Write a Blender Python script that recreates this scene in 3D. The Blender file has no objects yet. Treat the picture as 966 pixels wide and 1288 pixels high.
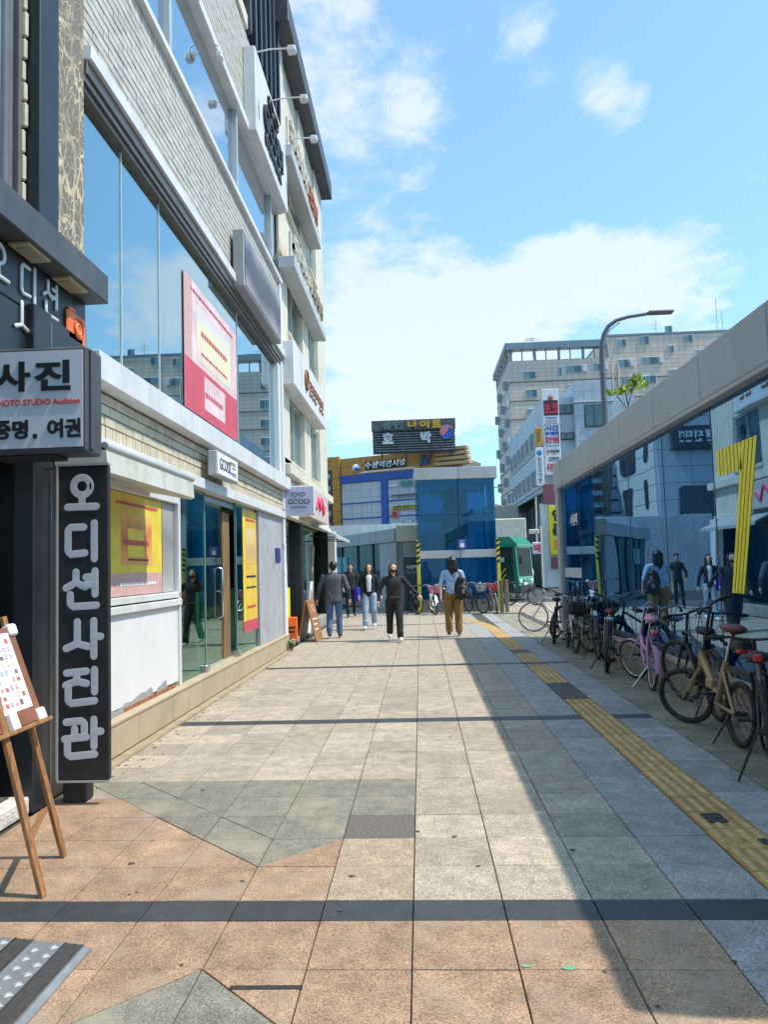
import bpy, math, random
import numpy as np
from mathutils import Vector, Matrix, noise as mnoise
random.seed(7)
S = bpy.context.scene
COL = S.collection
R = math.radians
# ------------------------------------------------------------------ camera
def make_camera():
    p, y, r = 0.0727081, -0.0451923, -0.0296706
    cp, sp, cy, sy, cr, sr = math.cos(p), math.sin(p), math.cos(y), math.sin(y), math.cos(r), math.sin(r)
    fwd = Vector((sy*cp, cy*cp, sp)); right = Vector((cy, -sy, 0)); up = right.cross(fwd)
    r2 = cr*right + sr*up; u2 = -sr*right + cr*up
    cam = bpy.data.cameras.new("camera"); ob = bpy.data.objects.new("camera", cam); COL.objects.link(ob)
    m = Matrix((r2, u2, -fwd)).transposed().to_4x4(); m.translation = Vector((0.08117, -3.58852, 1.50168))
    ob.matrix_world = m
    cam.sensor_fit = 'VERTICAL'; cam.sensor_height = 36; cam.sensor_width = 27; cam.lens = 965/1288*36
    cam.clip_start = .05; cam.clip_end = 3000
    S.camera = ob
make_camera()
# ------------------------------------------------------------------ sun, sky, exposure
SUN_EL, SUN_AZ = R(58.5), R(98)          # azimuth clockwise from +Y
sd = Vector((math.sin(SUN_AZ)*math.cos(SUN_EL), math.cos(SUN_AZ)*math.cos(SUN_EL), math.sin(SUN_EL)))
sl = bpy.data.lights.new("sun", 'SUN'); sl.energy = 5.0; sl.angle = R(.55); sl.color = (1, .91, .77)
so = bpy.data.objects.new("sun", sl); COL.objects.link(so); so.rotation_euler = sd.to_track_quat('Z', 'Y').to_euler(); so.location = sd*60
S.view_settings.view_transform = 'Standard'; S.view_settings.look = 'None'; S.view_settings.gamma = 1
S.view_settings.exposure = 0.05
def make_world():
    w = bpy.data.worlds.new("World"); S.world = w; w.use_nodes = True
    nt = w.node_tree; N = nt.nodes; L = nt.links; N.clear()
    out = N.new('ShaderNodeOutputWorld'); bg = N.new('ShaderNodeBackground'); L.new(bg.outputs[0], out.inputs[0])
    bg.inputs[1].default_value = .145
    sky = N.new('ShaderNodeTexSky'); sky.sky_type = 'NISHITA'; sky.sun_disc = False
    sky.sun_elevation = SUN_EL; sky.sun_rotation = SUN_AZ; sky.air_density = 1.0; sky.dust_density = 1.0; sky.ozone_density = 1.6
    tc = N.new('ShaderNodeTexCoord')
    sep = N.new('ShaderNodeSeparateXYZ'); L.new(tc.outputs['Generated'], sep.inputs[0])
    def math_(op, a, b=None, clamp=False):
        n = N.new('ShaderNodeMath'); n.operation = op; n.use_clamp = clamp
        for i, v in enumerate((a, b)):
            if v is None: continue
            if isinstance(v, (int, float)): n.inputs[i].default_value = v
            else: L.new(v, n.inputs[i])
        return n.outputs[0]
    # project the view direction on a cloud deck so that clouds shrink to the horizon
    zz = math_('ADD', math_('MAXIMUM', sep.outputs[2], 0.0), .22)
    px = math_('DIVIDE', sep.outputs[0], zz); py = math_('DIVIDE', sep.outputs[1], zz)
    cmb = N.new('ShaderNodeCombineXYZ'); L.new(px, cmb.inputs[0]); L.new(py, cmb.inputs[1])
    def fbm(scale, detail, rough, off, dist=0.0):
        mp = N.new('ShaderNodeMapping'); mp.inputs[1].default_value = off; L.new(cmb.outputs[0], mp.inputs[0])
        n = N.new('ShaderNodeTexNoise'); n.inputs['Scale'].default_value = scale; n.inputs['Detail'].default_value = detail
        n.inputs['Roughness'].default_value = rough; n.inputs['Distortion'].default_value = dist; L.new(mp.outputs[0], n.inputs['Vector'])
        return n.outputs[0]
    n1 = fbm(3.4, 10, .62, (5.5, 5.1, 0), .3)
    n2 = fbm(11., 6, .65, (1.2, 7.7, 0), .4); n1 = math_('ADD', n1, math_('MULTIPLY', math_('SUBTRACT', n2, .5), .42))
    # cumulus banks seen in the sky ahead: soft lumps added to the random cover
    def lump(d, size, amt):
        vd = Vector(d).normalized()
        dp = N.new('ShaderNodeVectorMath'); dp.operation = 'DISTANCE'; dp.inputs[1].default_value = vd; L.new(tc.outputs['Generated'], dp.inputs[0])
        a = math_('DIVIDE', dp.outputs['Value'], size); a = math_('MULTIPLY', a, a); a = math_('MULTIPLY', a, -1.0)
        return math_('MULTIPLY', math_('EXPONENT', a), amt)
    tot = n1
    for d, s, a in LUMPS: tot = math_('ADD', tot, lump(d, s, a))
    rmp = N.new('ShaderNodeMapRange'); rmp.interpolation_type = 'SMOOTHSTEP'
    rmp.inputs[1].default_value = .60; rmp.inputs[2].default_value = .86; L.new(tot, rmp.inputs[0])
    # thin haze veil towards the horizon
    hz = math_('MULTIPLY', math_('EXPONENT', math_('MULTIPLY', math_('ABSOLUTE', sep.outputs[2]), -4.2)), .62)
    veil = math_('ADD', hz, .20)
    m1 = N.new('ShaderNodeMix'); m1.data_type = 'RGBA'; L.new(veil, m1.inputs[0]); 
    boost = N.new('ShaderNodeMix'); boost.data_type = 'RGBA'; boost.blend_type = 'MULTIPLY'; boost.inputs[0].default_value = 1
    L.new(sky.outputs[0], boost.inputs[6]); boost.inputs[7].default_value = (1.08, 1.82, 1.98, 1)
    L.new(boost.outputs[2], m1.inputs[6]); m1.inputs[7].default_value = (4.3, 5.9, 7.0, 1)
    m2 = N.new('ShaderNodeMix'); m2.data_type = 'RGBA'; L.new(math_('MULTIPLY', rmp.outputs[0], .74), m2.inputs[0])
    L.new(m1.outputs[2], m2.inputs[6]); m2.inputs[7].default_value = (6.5, 6.95, 7.5, 1)
    L.new(m2.outputs[2], bg.inputs[0])
LUMPS = [((-.112, .808, .579), .10, .20), ((-.033, .811, .585), .08, .18), ((.01, .838, .545), .04, .10), ((-.104, .865, .491), .05, .16), ((.116, .801, .587), .062, .21), ((.138, .819, .557), .055, .14),
         ((.205, .838, .502), .042, .17), ((.232, .83, .508), .038, .15), ((.262, .82, .518), .035, .14), ((.22, .86, .44), .04, -.12), ((.12, .875, .47), .06, -.14), ((.034, .919, .392), .04, .20), ((.12, .932, .342), .07, .24), ((.195, .912, .361), .06, .20), ((.12, .953, .279), .10, .22), ((.251, .914, .32), .06, .2),
         ((.348, .869, .35), .05, .20), ((-.039, .948, .315), .09, .27), ((-.073, .973, .22), .11, .24), ((.303, .903, .304), .07, .22), ((.04, .969, .245), .11, .22)]
make_world()
# ------------------------------------------------------------------ helpers
class MB:
    """collects shapes; build() links them as ONE mesh object"""
    def __init__(s): s.v = []; s.f = []; s.m = []; s.mi = 0; s.sm = []
    def add(s, vs, fs, smooth=False):
        n = len(s.v); s.v += [tuple(v) for v in vs]; s.f += [tuple(i+n for i in f) for f in fs]; s.m += [s.mi]*len(fs); s.sm += [smooth]*len(fs); return s
    def box(s, x0, x1, y0, y1, z0, z1, M=None):
        vs = [(x, y, z) for z in (z0, z1) for y in (y0, y1) for x in (x0, x1)]
        if M is not None: vs = [M @ Vector(v) for v in vs]
        return s.add(vs, [(0, 2, 3, 1), (4, 5, 7, 6), (0, 1, 5, 4), (2, 6, 7, 3), (0, 4, 6, 2), (1, 3, 7, 5)])
    def bbox(s, x0, x1, y0, y1, z0, z1, b=.01, M=None):
        """box with bevelled upright and horizontal edges"""
        cx, cy, cz = (x0+x1)/2, (y0+y1)/2, (z0+z1)/2; hx, hy, hz = (x1-x0)/2, (y1-y0)/2, (z1-z0)/2
        b = min(b, hx*.9, hy*.9, hz*.9); vs = []; idx = {}
        for sx in (-1, 1):
            for sy in (-1, 1):
                for sz in (-1, 1):
                    for a in range(3):
                        h = [hx-b, hy-b, hz-b]; h[a] = (hx, hy, hz)[a]
                        idx[(sx, sy, sz, a)] = len(vs); vs.append(Vector((cx+sx*h[0], cy+sy*h[1], cz+sz*h[2])))
        fs = []
        for a in range(3):
            o = [k for k in range(3) if k != a]
            for sg in (-1, 1):
                q = []
                for (p, r_) in ((-1, -1), (1, -1), (1, 1), (-1, 1)):
                    k = [0, 0, 0]; k[a] = sg; k[o[0]] = p; k[o[1]] = r_; q.append(idx[(*k, a)])
                fs.append(q)
        for a in range(3):
            o = [k for k in range(3) if k != a]
            for p in (-1, 1):
                for r_ in (-1, 1):
                    k0 = [0, 0, 0]; k0[a] = -1; k0[o[0]] = p; k0[o[1]] = r_; k1 = list(k0); k1[a] = 1
                    fs.append((idx[(*k0, o[0])], idx[(*k1, o[0])], idx[(*k1, o[1])], idx[(*k0, o[1])]))
        for sx in (-1, 1):
            for sy in (-1, 1):
                for sz in (-1, 1): fs.append(tuple(idx[(sx, sy, sz, a)] for a in range(3)))
        out = []
        c = Vector((cx, cy, cz))
        for f in fs:
            n = (vs[f[1]]-vs[f[0]]).cross(vs[f[2]]-vs[f[0]]); ctr = sum((vs[i] for i in f), Vector())/len(f)-c
            out.append(tuple(f) if n.dot(ctr) > 0 else tuple(reversed(f)))
        if M is not None: vs = [M @ v for v in vs]
        return s.add(vs, out)
    def prism(s, pts, ax, a0, a1, M=None):
        """polygon pts in the plane normal to axis ax, extruded a0..a1"""
        n = len(pts)
        def P(p, a):
            q = [0, 0, 0]; o = [k for k in range(3) if k != ax]; q[o[0]] = p[0]; q[o[1]] = p[1]; q[ax] = a; return Vector(q)
        vs = [P(p, a0) for p in pts]+[P(p, a1) for p in pts]
        if M is not None: vs = [M @ v for v in vs]
        return s.add(vs, [tuple(range(n)), tuple(range(2*n-1, n-1, -1))]+[(i, i+n, (i+1) % n+n, (i+1) % n) for i in range(n)])
    def tube(s, pts, r, n=8, closed=False, r1=None, caps=True):
        pts = [Vector(p) for p in pts]; k = len(pts); up = None; vs = []; fs = []
        for i, p in enumerate(pts):
            if closed: t = pts[(i+1) % k]-pts[i-1]
            else: t = pts[min(i+1, k-1)]-pts[max(i-1, 0)]
            t.normalize()
            if up is None:
                up = Vector((0, 0, 1)) if abs(t.z) < .9 else Vector((1, 0, 0))
            a = t.cross(up); a.normalize(); b = a.cross(t); up = b
            rr = r[i] if isinstance(r, (list, tuple)) else (r if r1 is None else r+(r1-r)*i/(k-1))
            for j in range(n):
                th = 2*math.pi*j/n; vs.append(p+(a*math.cos(th)+b*math.sin(th))*rr)
        for i in range(k if closed else k-1):
            for j in range(n):
                i2 = (i+1) % k; fs.append((i*n+j, i2*n+j, i2*n+(j+1) % n, i*n+(j+1) % n))
        s.add(vs, fs, True)
        if not closed and caps:
            s.add(vs[:n], [tuple(range(n))]); s.add(vs[-n:], [tuple(range(n-1, -1, -1))])
        return s
    def ring(s, c, axis, rad, r, seg=28, n=6, M=None):
        axis = Vector(axis).normalized(); u = axis.orthogonal().normalized(); w = axis.cross(u); c = Vector(c); vs = []; fs = []
        for i in range(seg):
            th = 2*math.pi*i/seg; d = u*math.cos(th)+w*math.sin(th)
            for j in range(n):
                ph = 2*math.pi*j/n; vs.append(c+d*(rad+r*math.cos(ph))+axis*r*math.sin(ph))
        for i in range(seg):
            for j in range(n): fs.append((i*n+j, ((i+1) % seg)*n+j, ((i+1) % seg)*n+(j+1) % n, i*n+(j+1) % n))
        return s.add(vs, fs, True)
    def ell(s, c, rad, seg=12, rings=8, M=None):
        c = Vector(c); rx, ry, rz = rad if isinstance(rad, (list, tuple)) else (rad,)*3; vs = [Vector((0, 0, rz))]
        for i in range(1, rings):
            th = math.pi*i/rings
            for j in range(seg):
                ph = 2*math.pi*j/seg; vs.append(Vector((rx*math.sin(th)*math.cos(ph), ry*math.sin(th)*math.sin(ph), rz*math.cos(th))))
        vs.append(Vector((0, 0, -rz))); vs = [(M @ v if M is not None else v)+c for v in vs]; fs = []
        for j in range(seg):
            fs.append((0, 1+j, 1+(j+1) % seg)); e = len(vs)-1; b = 1+(rings-2)*seg; fs.append((e, b+(j+1) % seg, b+j))
            for i in range(rings-2):
                a = 1+i*seg; fs.append((a+j, a+seg+j, a+seg+(j+1) % seg, a+(j+1) % seg))
        return s.add(vs, fs, True)
    def quad(s, a, b, c, d): return s.add([a, b, c, d], [(0, 1, 2, 3)])
    def mesh(s, name, mats, off=Vector((0, 0, 0))):
        me = bpy.data.meshes.new(name); me.from_pydata([(v[0]-off[0], v[1]-off[1], v[2]-off[2]) for v in s.v], [], s.f)
        for m in (mats if isinstance(mats, (list, tuple)) else [mats]): me.materials.append(m)
        me.polygons.foreach_set('material_index', s.m); me.polygons.foreach_set('use_smooth', s.sm); me.update(); return me
BASE = {}
def props(o, label=None, cat=None, group=None, kind=None):
    for k, v in (('label', label), ('category', cat), ('group', group), ('kind', kind)):
        if v: o[k] = v
    return o
def thing(name, label, cat, loc=(0, 0, 0), rz=0, group=None, local=False, rot=None):
    o = bpy.data.objects.new(name, None); COL.objects.link(o); o.location = loc; o.rotation_euler = rot if rot else (0, 0, rz)
    o.empty_display_size = .2; props(o, label, cat, group); BASE[o.name] = Vector((0, 0, 0)) if local else Vector(loc); return o
def part(name, mb, mats, parent=None, label=None, kind=None, cat=None, group=None):
    """one mesh object: a part of parent, or a thing / piece of the setting of its own"""
    if parent is not None: off = BASE[parent.name]
    elif kind == 'structure' or not mb.v: off = Vector((0, 0, 0))
    else:
        a = np.array(mb.v); off = Vector((float((a[:, 0].min()+a[:, 0].max())/2), float((a[:, 1].min()+a[:, 1].max())/2), float(a[:, 2].min())))
    o = bpy.data.objects.new(name, mb.mesh(name, mats, off)); COL.objects.link(o)
    if parent is not None: o.parent = parent
    else: o.location = off
    BASE[o.name] = off; props(o, label, cat, group, kind); return o
def place(name, me, parent, loc, rz=0, kind=None, label=None):
    """an instance of a shared mesh as a part; loc in the coordinates of the parent's meshes"""
    o = bpy.data.objects.new(name, me); COL.objects.link(o); o.parent = parent; o.location = Vector(loc)-BASE[parent.name]
    if rz: o.rotation_euler = (0, 0, rz)
    BASE[o.name] = BASE[parent.name]; props(o, label, kind=kind); return o
def kids(o): return [c for c in COL.objects if c.parent == o]
def copy_tree(o, parent=None):
    c = o.copy(); COL.objects.link(c); BASE[c.name] = BASE[o.name]
    if parent is not None: c.parent = parent
    for ch in list(o.children): copy_tree(ch, c)
    return c
# ------------------------------------------------------------------ materials
MATS = {}
def M(name, col, rough=.6, metal=0., var=.08, scale=6., bump=0., bscale=60., spec=.5, dirt=None, dscale=1.5, dpos=(.5, .7), rnd=0., stretch=None, coat=0., detail=5, speck=0., sscale=190.):
    if name in MATS: return MATS[name]
    m = bpy.data.materials.new(name); m.use_nodes = True; nt = m.node_tree; N = nt.nodes; L = nt.links
    b = N['Principled BSDF']; b.inputs['Roughness'].default_value = rough; b.inputs['Metallic'].default_value = metal
    b.inputs['Specular IOR Level'].default_value = spec; b.inputs['Coat Weight'].default_value = coat
    g = N.new('ShaderNodeNewGeometry'); vec = g.outputs['Position']
    if stretch:
        mp = N.new('ShaderNodeMapping'); mp.inputs[3].default_value = stretch; L.new(vec, mp.inputs[0]); vec = mp.outputs[0]
    n = N.new('ShaderNodeTexNoise'); n.inputs['Scale'].default_value = scale; n.inputs['Detail'].default_value = detail; n.inputs['Roughness'].default_value = .65; L.new(vec, n.inputs['Vector'])
    mr = N.new('ShaderNodeMapRange'); mr.inputs[1].default_value = .25; mr.inputs[2].default_value = .75; mr.inputs[3].default_value = 1-var*1.6; mr.inputs[4].default_value = 1+var*1.6; L.new(n.outputs[0], mr.inputs[0])
    fac = mr.outputs[0]
    if rnd:
        oi = N.new('ShaderNodeObjectInfo'); r = N.new('ShaderNodeMapRange'); r.inputs[3].default_value = 1-rnd; r.inputs[4].default_value = 1+rnd; L.new(oi.outputs['Random'], r.inputs[0])
        mm = N.new('ShaderNodeMath'); mm.operation = 'MULTIPLY'; L.new(fac, mm.inputs[0]); L.new(r.outputs[0], mm.inputs[1]); fac = mm.outputs[0]
    vm = N.new('ShaderNodeVectorMath'); vm.operation = 'SCALE'; vm.inputs[0].default_value = col[:3]; L.new(fac, vm.inputs[3]); c = vm.outputs[0]
    if speck:      # mineral grains
        n3 = N.new('ShaderNodeTexVoronoi'); n3.inputs['Scale'].default_value = sscale; n3.inputs['Randomness'].default_value = 1; L.new(g.outputs['Position'], n3.inputs['Vector'])
        sx = N.new('ShaderNodeSeparateXYZ'); L.new(n3.outputs['Color'], sx.inputs[0])
        r3 = N.new('ShaderNodeMapRange'); r3.interpolation_type = 'SMOOTHSTEP'; r3.inputs[1].default_value = .1; r3.inputs[2].default_value = .9; r3.inputs[3].default_value = 1-speck; r3.inputs[4].default_value = 1+speck; L.new(sx.outputs[0], r3.inputs[0])
        v3 = N.new('ShaderNodeVectorMath'); v3.operation = 'SCALE'; L.new(c, v3.inputs[0]); L.new(r3.outputs[0], v3.inputs[3]); c = v3.outputs[0]
    if dirt:
        n2 = N.new('ShaderNodeTexNoise'); n2.inputs['Scale'].default_value = dscale; n2.inputs['Detail'].default_value = 7; n2.inputs['Roughness'].default_value = .62; L.new(g.outputs['Position'] if not stretch else vec, n2.inputs['Vector'])
        r2 = N.new('ShaderNodeMapRange'); r2.inputs[1].default_value = dpos[0]; r2.inputs[2].default_value = dpos[1]; L.new(n2.outputs[0], r2.inputs[0])
        mx = N.new('ShaderNodeMix'); mx.data_type = 'RGBA'; L.new(r2.outputs[0], mx.inputs[0]); L.new(c, mx.inputs[6]); mx.inputs[7].default_value = (*dirt, 1); c = mx.outputs[2]
    L.new(c, b.inputs['Base Color'])
    if bump:
        nb = N.new('ShaderNodeTexNoise'); nb.inputs['Scale'].default_value = bscale; nb.inputs['Detail'].default_value = 4; L.new(vec, nb.inputs['Vector'])
        bp = N.new('ShaderNodeBump'); bp.inputs['Strength'].default_value = bump; bp.inputs['Distance'].default_value = .01; L.new(nb.outputs[0], bp.inputs['Height']); L.new(bp.outputs[0], b.inputs['Normal'])
    MATS[name] = m; return m
def GLASS(name, tint, refl=.3, rough=.01, rcol=(.9, .95, 1), power=1.5, wave=0., film=None, wscale=.8):
    """flat architectural glass: a tinted see-through layer under a mirror layer that grows towards grazing angles;
    film = (colour, amount): a translucent coloured film behind it; wave: the slight bowing of real panes"""
    if name in MATS: return MATS[name]
    m = bpy.data.materials.new(name); m.use_nodes = True; nt = m.node_tree; N = nt.nodes; L = nt.links; N.clear()
    out = N.new('ShaderNodeOutputMaterial'); t = N.new('ShaderNodeBsdfTransparent'); t.inputs[0].default_value = (*tint, 1)
    g = N.new('ShaderNodeBsdfGlossy'); g.inputs['Roughness'].default_value = rough; g.inputs[0].default_value = (*rcol, 1)
    lw = N.new('ShaderNodeLayerWeight'); lw.inputs[0].default_value = .5
    pw = N.new('ShaderNodeMath'); pw.operation = 'POWER'; pw.inputs[1].default_value = power*2; L.new(lw.outputs['Facing'], pw.inputs[0])
    mr = N.new('ShaderNodeMapRange'); mr.inputs[3].default_value = refl; mr.inputs[4].default_value = .97; L.new(pw.outputs[0], mr.inputs[0])
    base = t.outputs[0]
    if film:
        d = N.new('ShaderNodeBsdfDiffuse'); d.inputs[0].default_value = (*film[0], 1); tr = N.new('ShaderNodeBsdfTranslucent'); tr.inputs[0].default_value = (*film[0], 1)
        a = N.new('ShaderNodeMixShader'); a.inputs[0].default_value = .5; L.new(d.outputs[0], a.inputs[1]); L.new(tr.outputs[0], a.inputs[2])
        f = N.new('ShaderNodeMixShader'); f.inputs[0].default_value = film[1]; L.new(base, f.inputs[1]); L.new(a.outputs[0], f.inputs[2]); base = f.outputs[0]
    mx = N.new('ShaderNodeMixShader'); L.new(mr.outputs[0], mx.inputs[0]); L.new(base, mx.inputs[1]); L.new(g.outputs[0], mx.inputs[2])
    if wave:
        ge = N.new('ShaderNodeNewGeometry'); nz = N.new('ShaderNodeTexNoise'); nz.inputs['Scale'].default_value = wscale; nz.inputs['Detail'].default_value = 1; L.new(ge.outputs['Position'], nz.inputs['Vector'])
        bp = N.new('ShaderNodeBump'); bp.inputs['Strength'].default_value = wave; bp.inputs['Distance'].default_value = .05; L.new(nz.outputs[0], bp.inputs['Height']); L.new(bp.outputs[0], g.inputs['Normal'])
    L.new(mx.outputs[0], out.inputs[0]); MATS[name] = m; return m
def BLUR(name, stops, axis='Z', lo=0., hi=1., nscale=3., seed=0.):
    """printed poster in soft patches of colour"""
    m = bpy.data.materials.new(name); m.use_nodes = True; nt = m.node_tree; N = nt.nodes; L = nt.links
    b = N['Principled BSDF']; b.inputs['Roughness'].default_value = .45
    g = N.new('ShaderNodeNewGeometry'); sp = N.new('ShaderNodeSeparateXYZ'); L.new(g.outputs['Position'], sp.inputs[0])
    mr = N.new('ShaderNodeMapRange'); mr.inputs[1].default_value = lo; mr.inputs[2].default_value = hi; L.new(sp.outputs[axis], mr.inputs[0])
    n = N.new('ShaderNodeTexNoise'); n.noise_dimensions = '4D'; n.inputs['W'].default_value = seed; n.inputs['Scale'].default_value = nscale; n.inputs['Detail'].default_value = 1; L.new(g.outputs['Position'], n.inputs['Vector'])
    a = N.new('ShaderNodeMath'); a.operation = 'MULTIPLY_ADD'; a.inputs[1].default_value = .5; a.inputs[2].default_value = -.25; L.new(n.outputs[0], a.inputs[0])
    s = N.new('ShaderNodeMath'); s.operation = 'ADD'; L.new(a.outputs[0], s.inputs[0]); L.new(mr.outputs[0], s.inputs[1])
    cr = N.new('ShaderNodeValToRGB'); L.new(s.outputs[0], cr.inputs[0]); e = cr.color_ramp.elements
    while len(e) < len(stops): e.new(.5)
    for k, (p, c) in enumerate(stops): e[k].position = p; e[k].color = (*c, 1)
    L.new(cr.outputs[0], b.inputs['Base Color']); return m
# lettering: built as meshes from the font that ships with the program
DG = None
def text_mesh(txt, size=1., bold=0., depth=.01, mat=None, align='CENTER', xscale=1., track=1.):
    cu = bpy.data.curves.new("lettering", 'FONT'); cu.body = txt; cu.size = size; cu.offset = bold; cu.extrude = depth; cu.align_x = align; cu.align_y = 'CENTER'; cu.space_character = track; cu.resolution_u = 4
    o = bpy.data.objects.new("lettering_tmp", cu); COL.objects.link(o); bpy.context.view_layer.update()
    me = bpy.data.meshes.new_from_object(o.evaluated_get(bpy.context.evaluated_depsgraph_get()))
    bpy.data.objects.remove(o); bpy.data.curves.remove(cu)
    if xscale != 1.: me.transform(Matrix.Diagonal((xscale, 1, 1, 1)))
    me.materials.clear()
    if mat: me.materials.append(mat)
    me.polygons.foreach_set('material_index', [0]*len(me.polygons))
    return me
def frame_matrix(pos, right, up):
    r = Vector(right).normalized(); u = Vector(up).normalized(); n = r.cross(u); m = Matrix((r, u, n)).transposed().to_4x4(); m.translation = Vector(pos); return m
FRONT = ((1, 0, 0), (0, 0, 1))      # faces -Y
SIDE = ((0, 1, 0), (0, 0, 1))       # faces +X
def letters(txt, parent, pos, orient, size, mat, bold=0., depth=.008, name='lettering', fit=None, **kw):
    me = text_mesh(txt, size, bold, depth, mat, **kw)
    if fit:   # (width, height) in metres
        a = np.empty(len(me.vertices)*3); me.vertices.foreach_get('co', a); a = a.reshape(-1, 3)
        lo, hi = a.min(0), a.max(0); c = (lo+hi)/2
        sx = fit[0]/(hi[0]-lo[0]) if fit[0] else 1; sy = fit[1]/(hi[1]-lo[1]) if fit[1] else sx
        if not fit[0]: sx = sy
        me.transform(Matrix.Diagonal((sx, sy, 1, 1)) @ Matrix.Translation((-c[0], -c[1], 0)))
    me.transform(frame_matrix(Vector(pos)-BASE[parent.name], *orient))
    o = bpy.data.objects.new(name, me); COL.objects.link(o); o.parent = parent; BASE[o.name] = BASE[parent.name]; return o
def marks(parent, pos, orient, width, height, n, mat, depth=.02, name='letter_marks', seed=1):
    """a line of small unreadable strokes, as far signs show them"""
    rd = random.Random(seed); mb = MB(); r = Vector(orient[0]).normalized(); u = Vector(orient[1]); nn = r.cross(u)
    m = Matrix((r, u, nn)).transposed().to_4x4(); m.translation = Vector(pos); cw = width/n; t = height*.15
    for k in range(n):
        x0, x1 = -width/2+cw*(k+.1), -width/2+cw*(k+.88); xm = x0+(x1-x0)*rd.uniform(.45, .62); h = height/2
        z = rd.random()
        mb.box(x0, xm, h*.55, h*.55+t, 0, depth, m)
        if z < .6: mb.box(x0, xm, -h*.1, -h*.1+t, 0, depth*.9, m)
        if z > .25: mb.box(x0, x0+t, -h*.1, h*.55, 0, depth*.95, m)
        mb.box(x1-t, x1, -h*.3, h, 0, depth, m)
        if z > .4: mb.box(xm+t*.3, x1-t, h*.15, h*.15+t*.8, 0, depth*.9, m)
        if z < .75: mb.box(x0+cw*.1, x1, -h, -h+t, 0, depth, m)
        if z < .5: mb.box(x0+cw*.1, x0+cw*.1+t, -h+t, -h*.45, 0, depth*.9, m)
    return part(name, mb, mat, parent, kind='stuff')
# brush-like Hangul strokes with round ends, cell 1 x 1
def arc(cx, cy, rx, ry, a0=0, a1=360, n=22): return [(cx+rx*math.cos(R(a0+(a1-a0)*i/n)), cy+ry*math.sin(R(a0+(a1-a0)*i/n))) for i in range(n+1)]
HAN = {
 '오': [arc(.5, .68, .25, .24), [(.5, .44), (.5, .14)], [(.08, .12), (.92, .12)]],
 '디': [[(.55, .88), (.16, .88), (.09, .8), (.09, .24), (.16, .15), (.58, .18)], [(.86, .98), (.86, .02)]],
 '션': [[(.32, .98), (.32, .72)], [(.04, .56), (.32, .7), (.6, .58)], [(.88, 1.), (.88, .38)], [(.62, .84), (.88, .84)], [(.62, .64), (.88, .64)], [(.16, .38), (.16, .14), (.24, .06), (.92, .08)]],
 '사': [[(.36, .96), (.36, .4)], [(.04, .26), (.36, .38), (.68, .3)], [(.84, .98), (.84, .04)], [(.84, .56), (1.04, .56)]],
 '진': [[(.05, .92), (.62, .96)], [(.34, .93), (.34, .68)], [(.03, .6), (.34, .7), (.62, .64)], [(.86, 1.), (.86, .42)], [(.1, .5), (.1, .2), (.18, .12), (.86, .18)]],
 '관': [[(.04, .94), (.48, .97), (.56, .9), (.56, .68)], [(.28, .76), (.28, .54)], [(.0, .5), (.62, .55)], [(.84, 1.), (.84, .3)], [(.84, .68), (1.04, .69)], [(.08, .38), (.08, .12), (.16, .05), (.86, .1)]],
}
def strokes(mb, strs, origin, w, h, width, right, up, flat=.35):
    r = Vector(right); u = Vector(up); n = r.cross(u)
    for si, st in enumerate(strs):
        pts = [Vector(origin)+n*(.0006*si)+r*(x*w)+u*(y*h) for x, y in st]; k = 10; vs = []; fs = []
        # flattened round-ended ribbon
        dense = [pts[0]]
        for a, b in zip(pts, pts[1:]):
            dense += [a.lerp(b, t/2) for t in (1, 2)]
        t0 = (dense[1]-dense[0]).normalized(); t1 = (dense[-1]-dense[-2]).normalized(); hw = width/2
        path = []; rad = []
        for a in (80, 55, 28): path.append(dense[0]-t0*hw*math.sin(R(a))); rad.append(hw*math.cos(R(a)))
        path += dense; rad += [hw]*len(dense)
        for a in (28, 55, 80): path.append(dense[-1]+t1*hw*math.sin(R(a))); rad.append(hw*math.cos(R(a)))
        for i, p in enumerate(path):
            t = (path[min(i+1, len(path)-1)]-path[max(i-1, 0)]).normalized(); s_ = t.cross(n)
            for j in range(k):
                th = 2*math.pi*j/k; sn = math.sin(th); vs.append(p+s_*(rad[i]*math.cos(th))+n*((rad[i]*flat*sn) if flat > .1 else math.copysign(abs(sn)**.25, sn)*min(rad[i]*.3, hw*flat)))
        for i in range(len(path)-1):
            for j in range(k): fs.append((i*k+j, (i+1)*k+j, (i+1)*k+(j+1) % k, i*k+(j+1) % k))
        mb.add(vs, fs, flat > .1)
# ------------------------------------------------------------------ shared materials
m_granite = M('granite_grey', (.355, .30, .238), .75, var=.2, scale=7, bump=.15, bscale=170, rnd=.15, dirt=(.26, .23, .2), dscale=2.2, dpos=(.56, .8), speck=.4, sscale=240)
m_granite_b = M('granite_bluegrey', (.315, .305, .295), .72, var=.2, scale=7, bump=.15, bscale=170, rnd=.13, dirt=(.25, .25, .25), dscale=2.2, dpos=(.58, .8), speck=.4, sscale=240)
m_pink = M('granite_pink', (.31, .20, .13), .78, var=.24, scale=6, bump=.15, bscale=150, rnd=.13, dirt=(.32, .26, .2), dscale=2.6, dpos=(.5, .75), speck=.4, sscale=240)
m_green = M('granite_green', (.195, .185, .15), .75, var=.2, scale=8, bump=.3, bscale=150, rnd=.07, dirt=(.33, .29, .22), dscale=2.5, dpos=(.5, .72), speck=.4, sscale=240)
m_ochre = M('granite_ochre', (.33, .255, .185), .78, var=.18, scale=8, bump=.3, bscale=150, rnd=.08, speck=.4, sscale=240)
m_stripe = M('granite_black', (.042, .045, .05), .55, var=.15, scale=9, bump=.12, bscale=150, rnd=.10, speck=.25)
m_darktile = M('granite_dark', (.13, .115, .1), .75, var=.4, scale=60, bump=.3, bscale=150)
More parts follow.
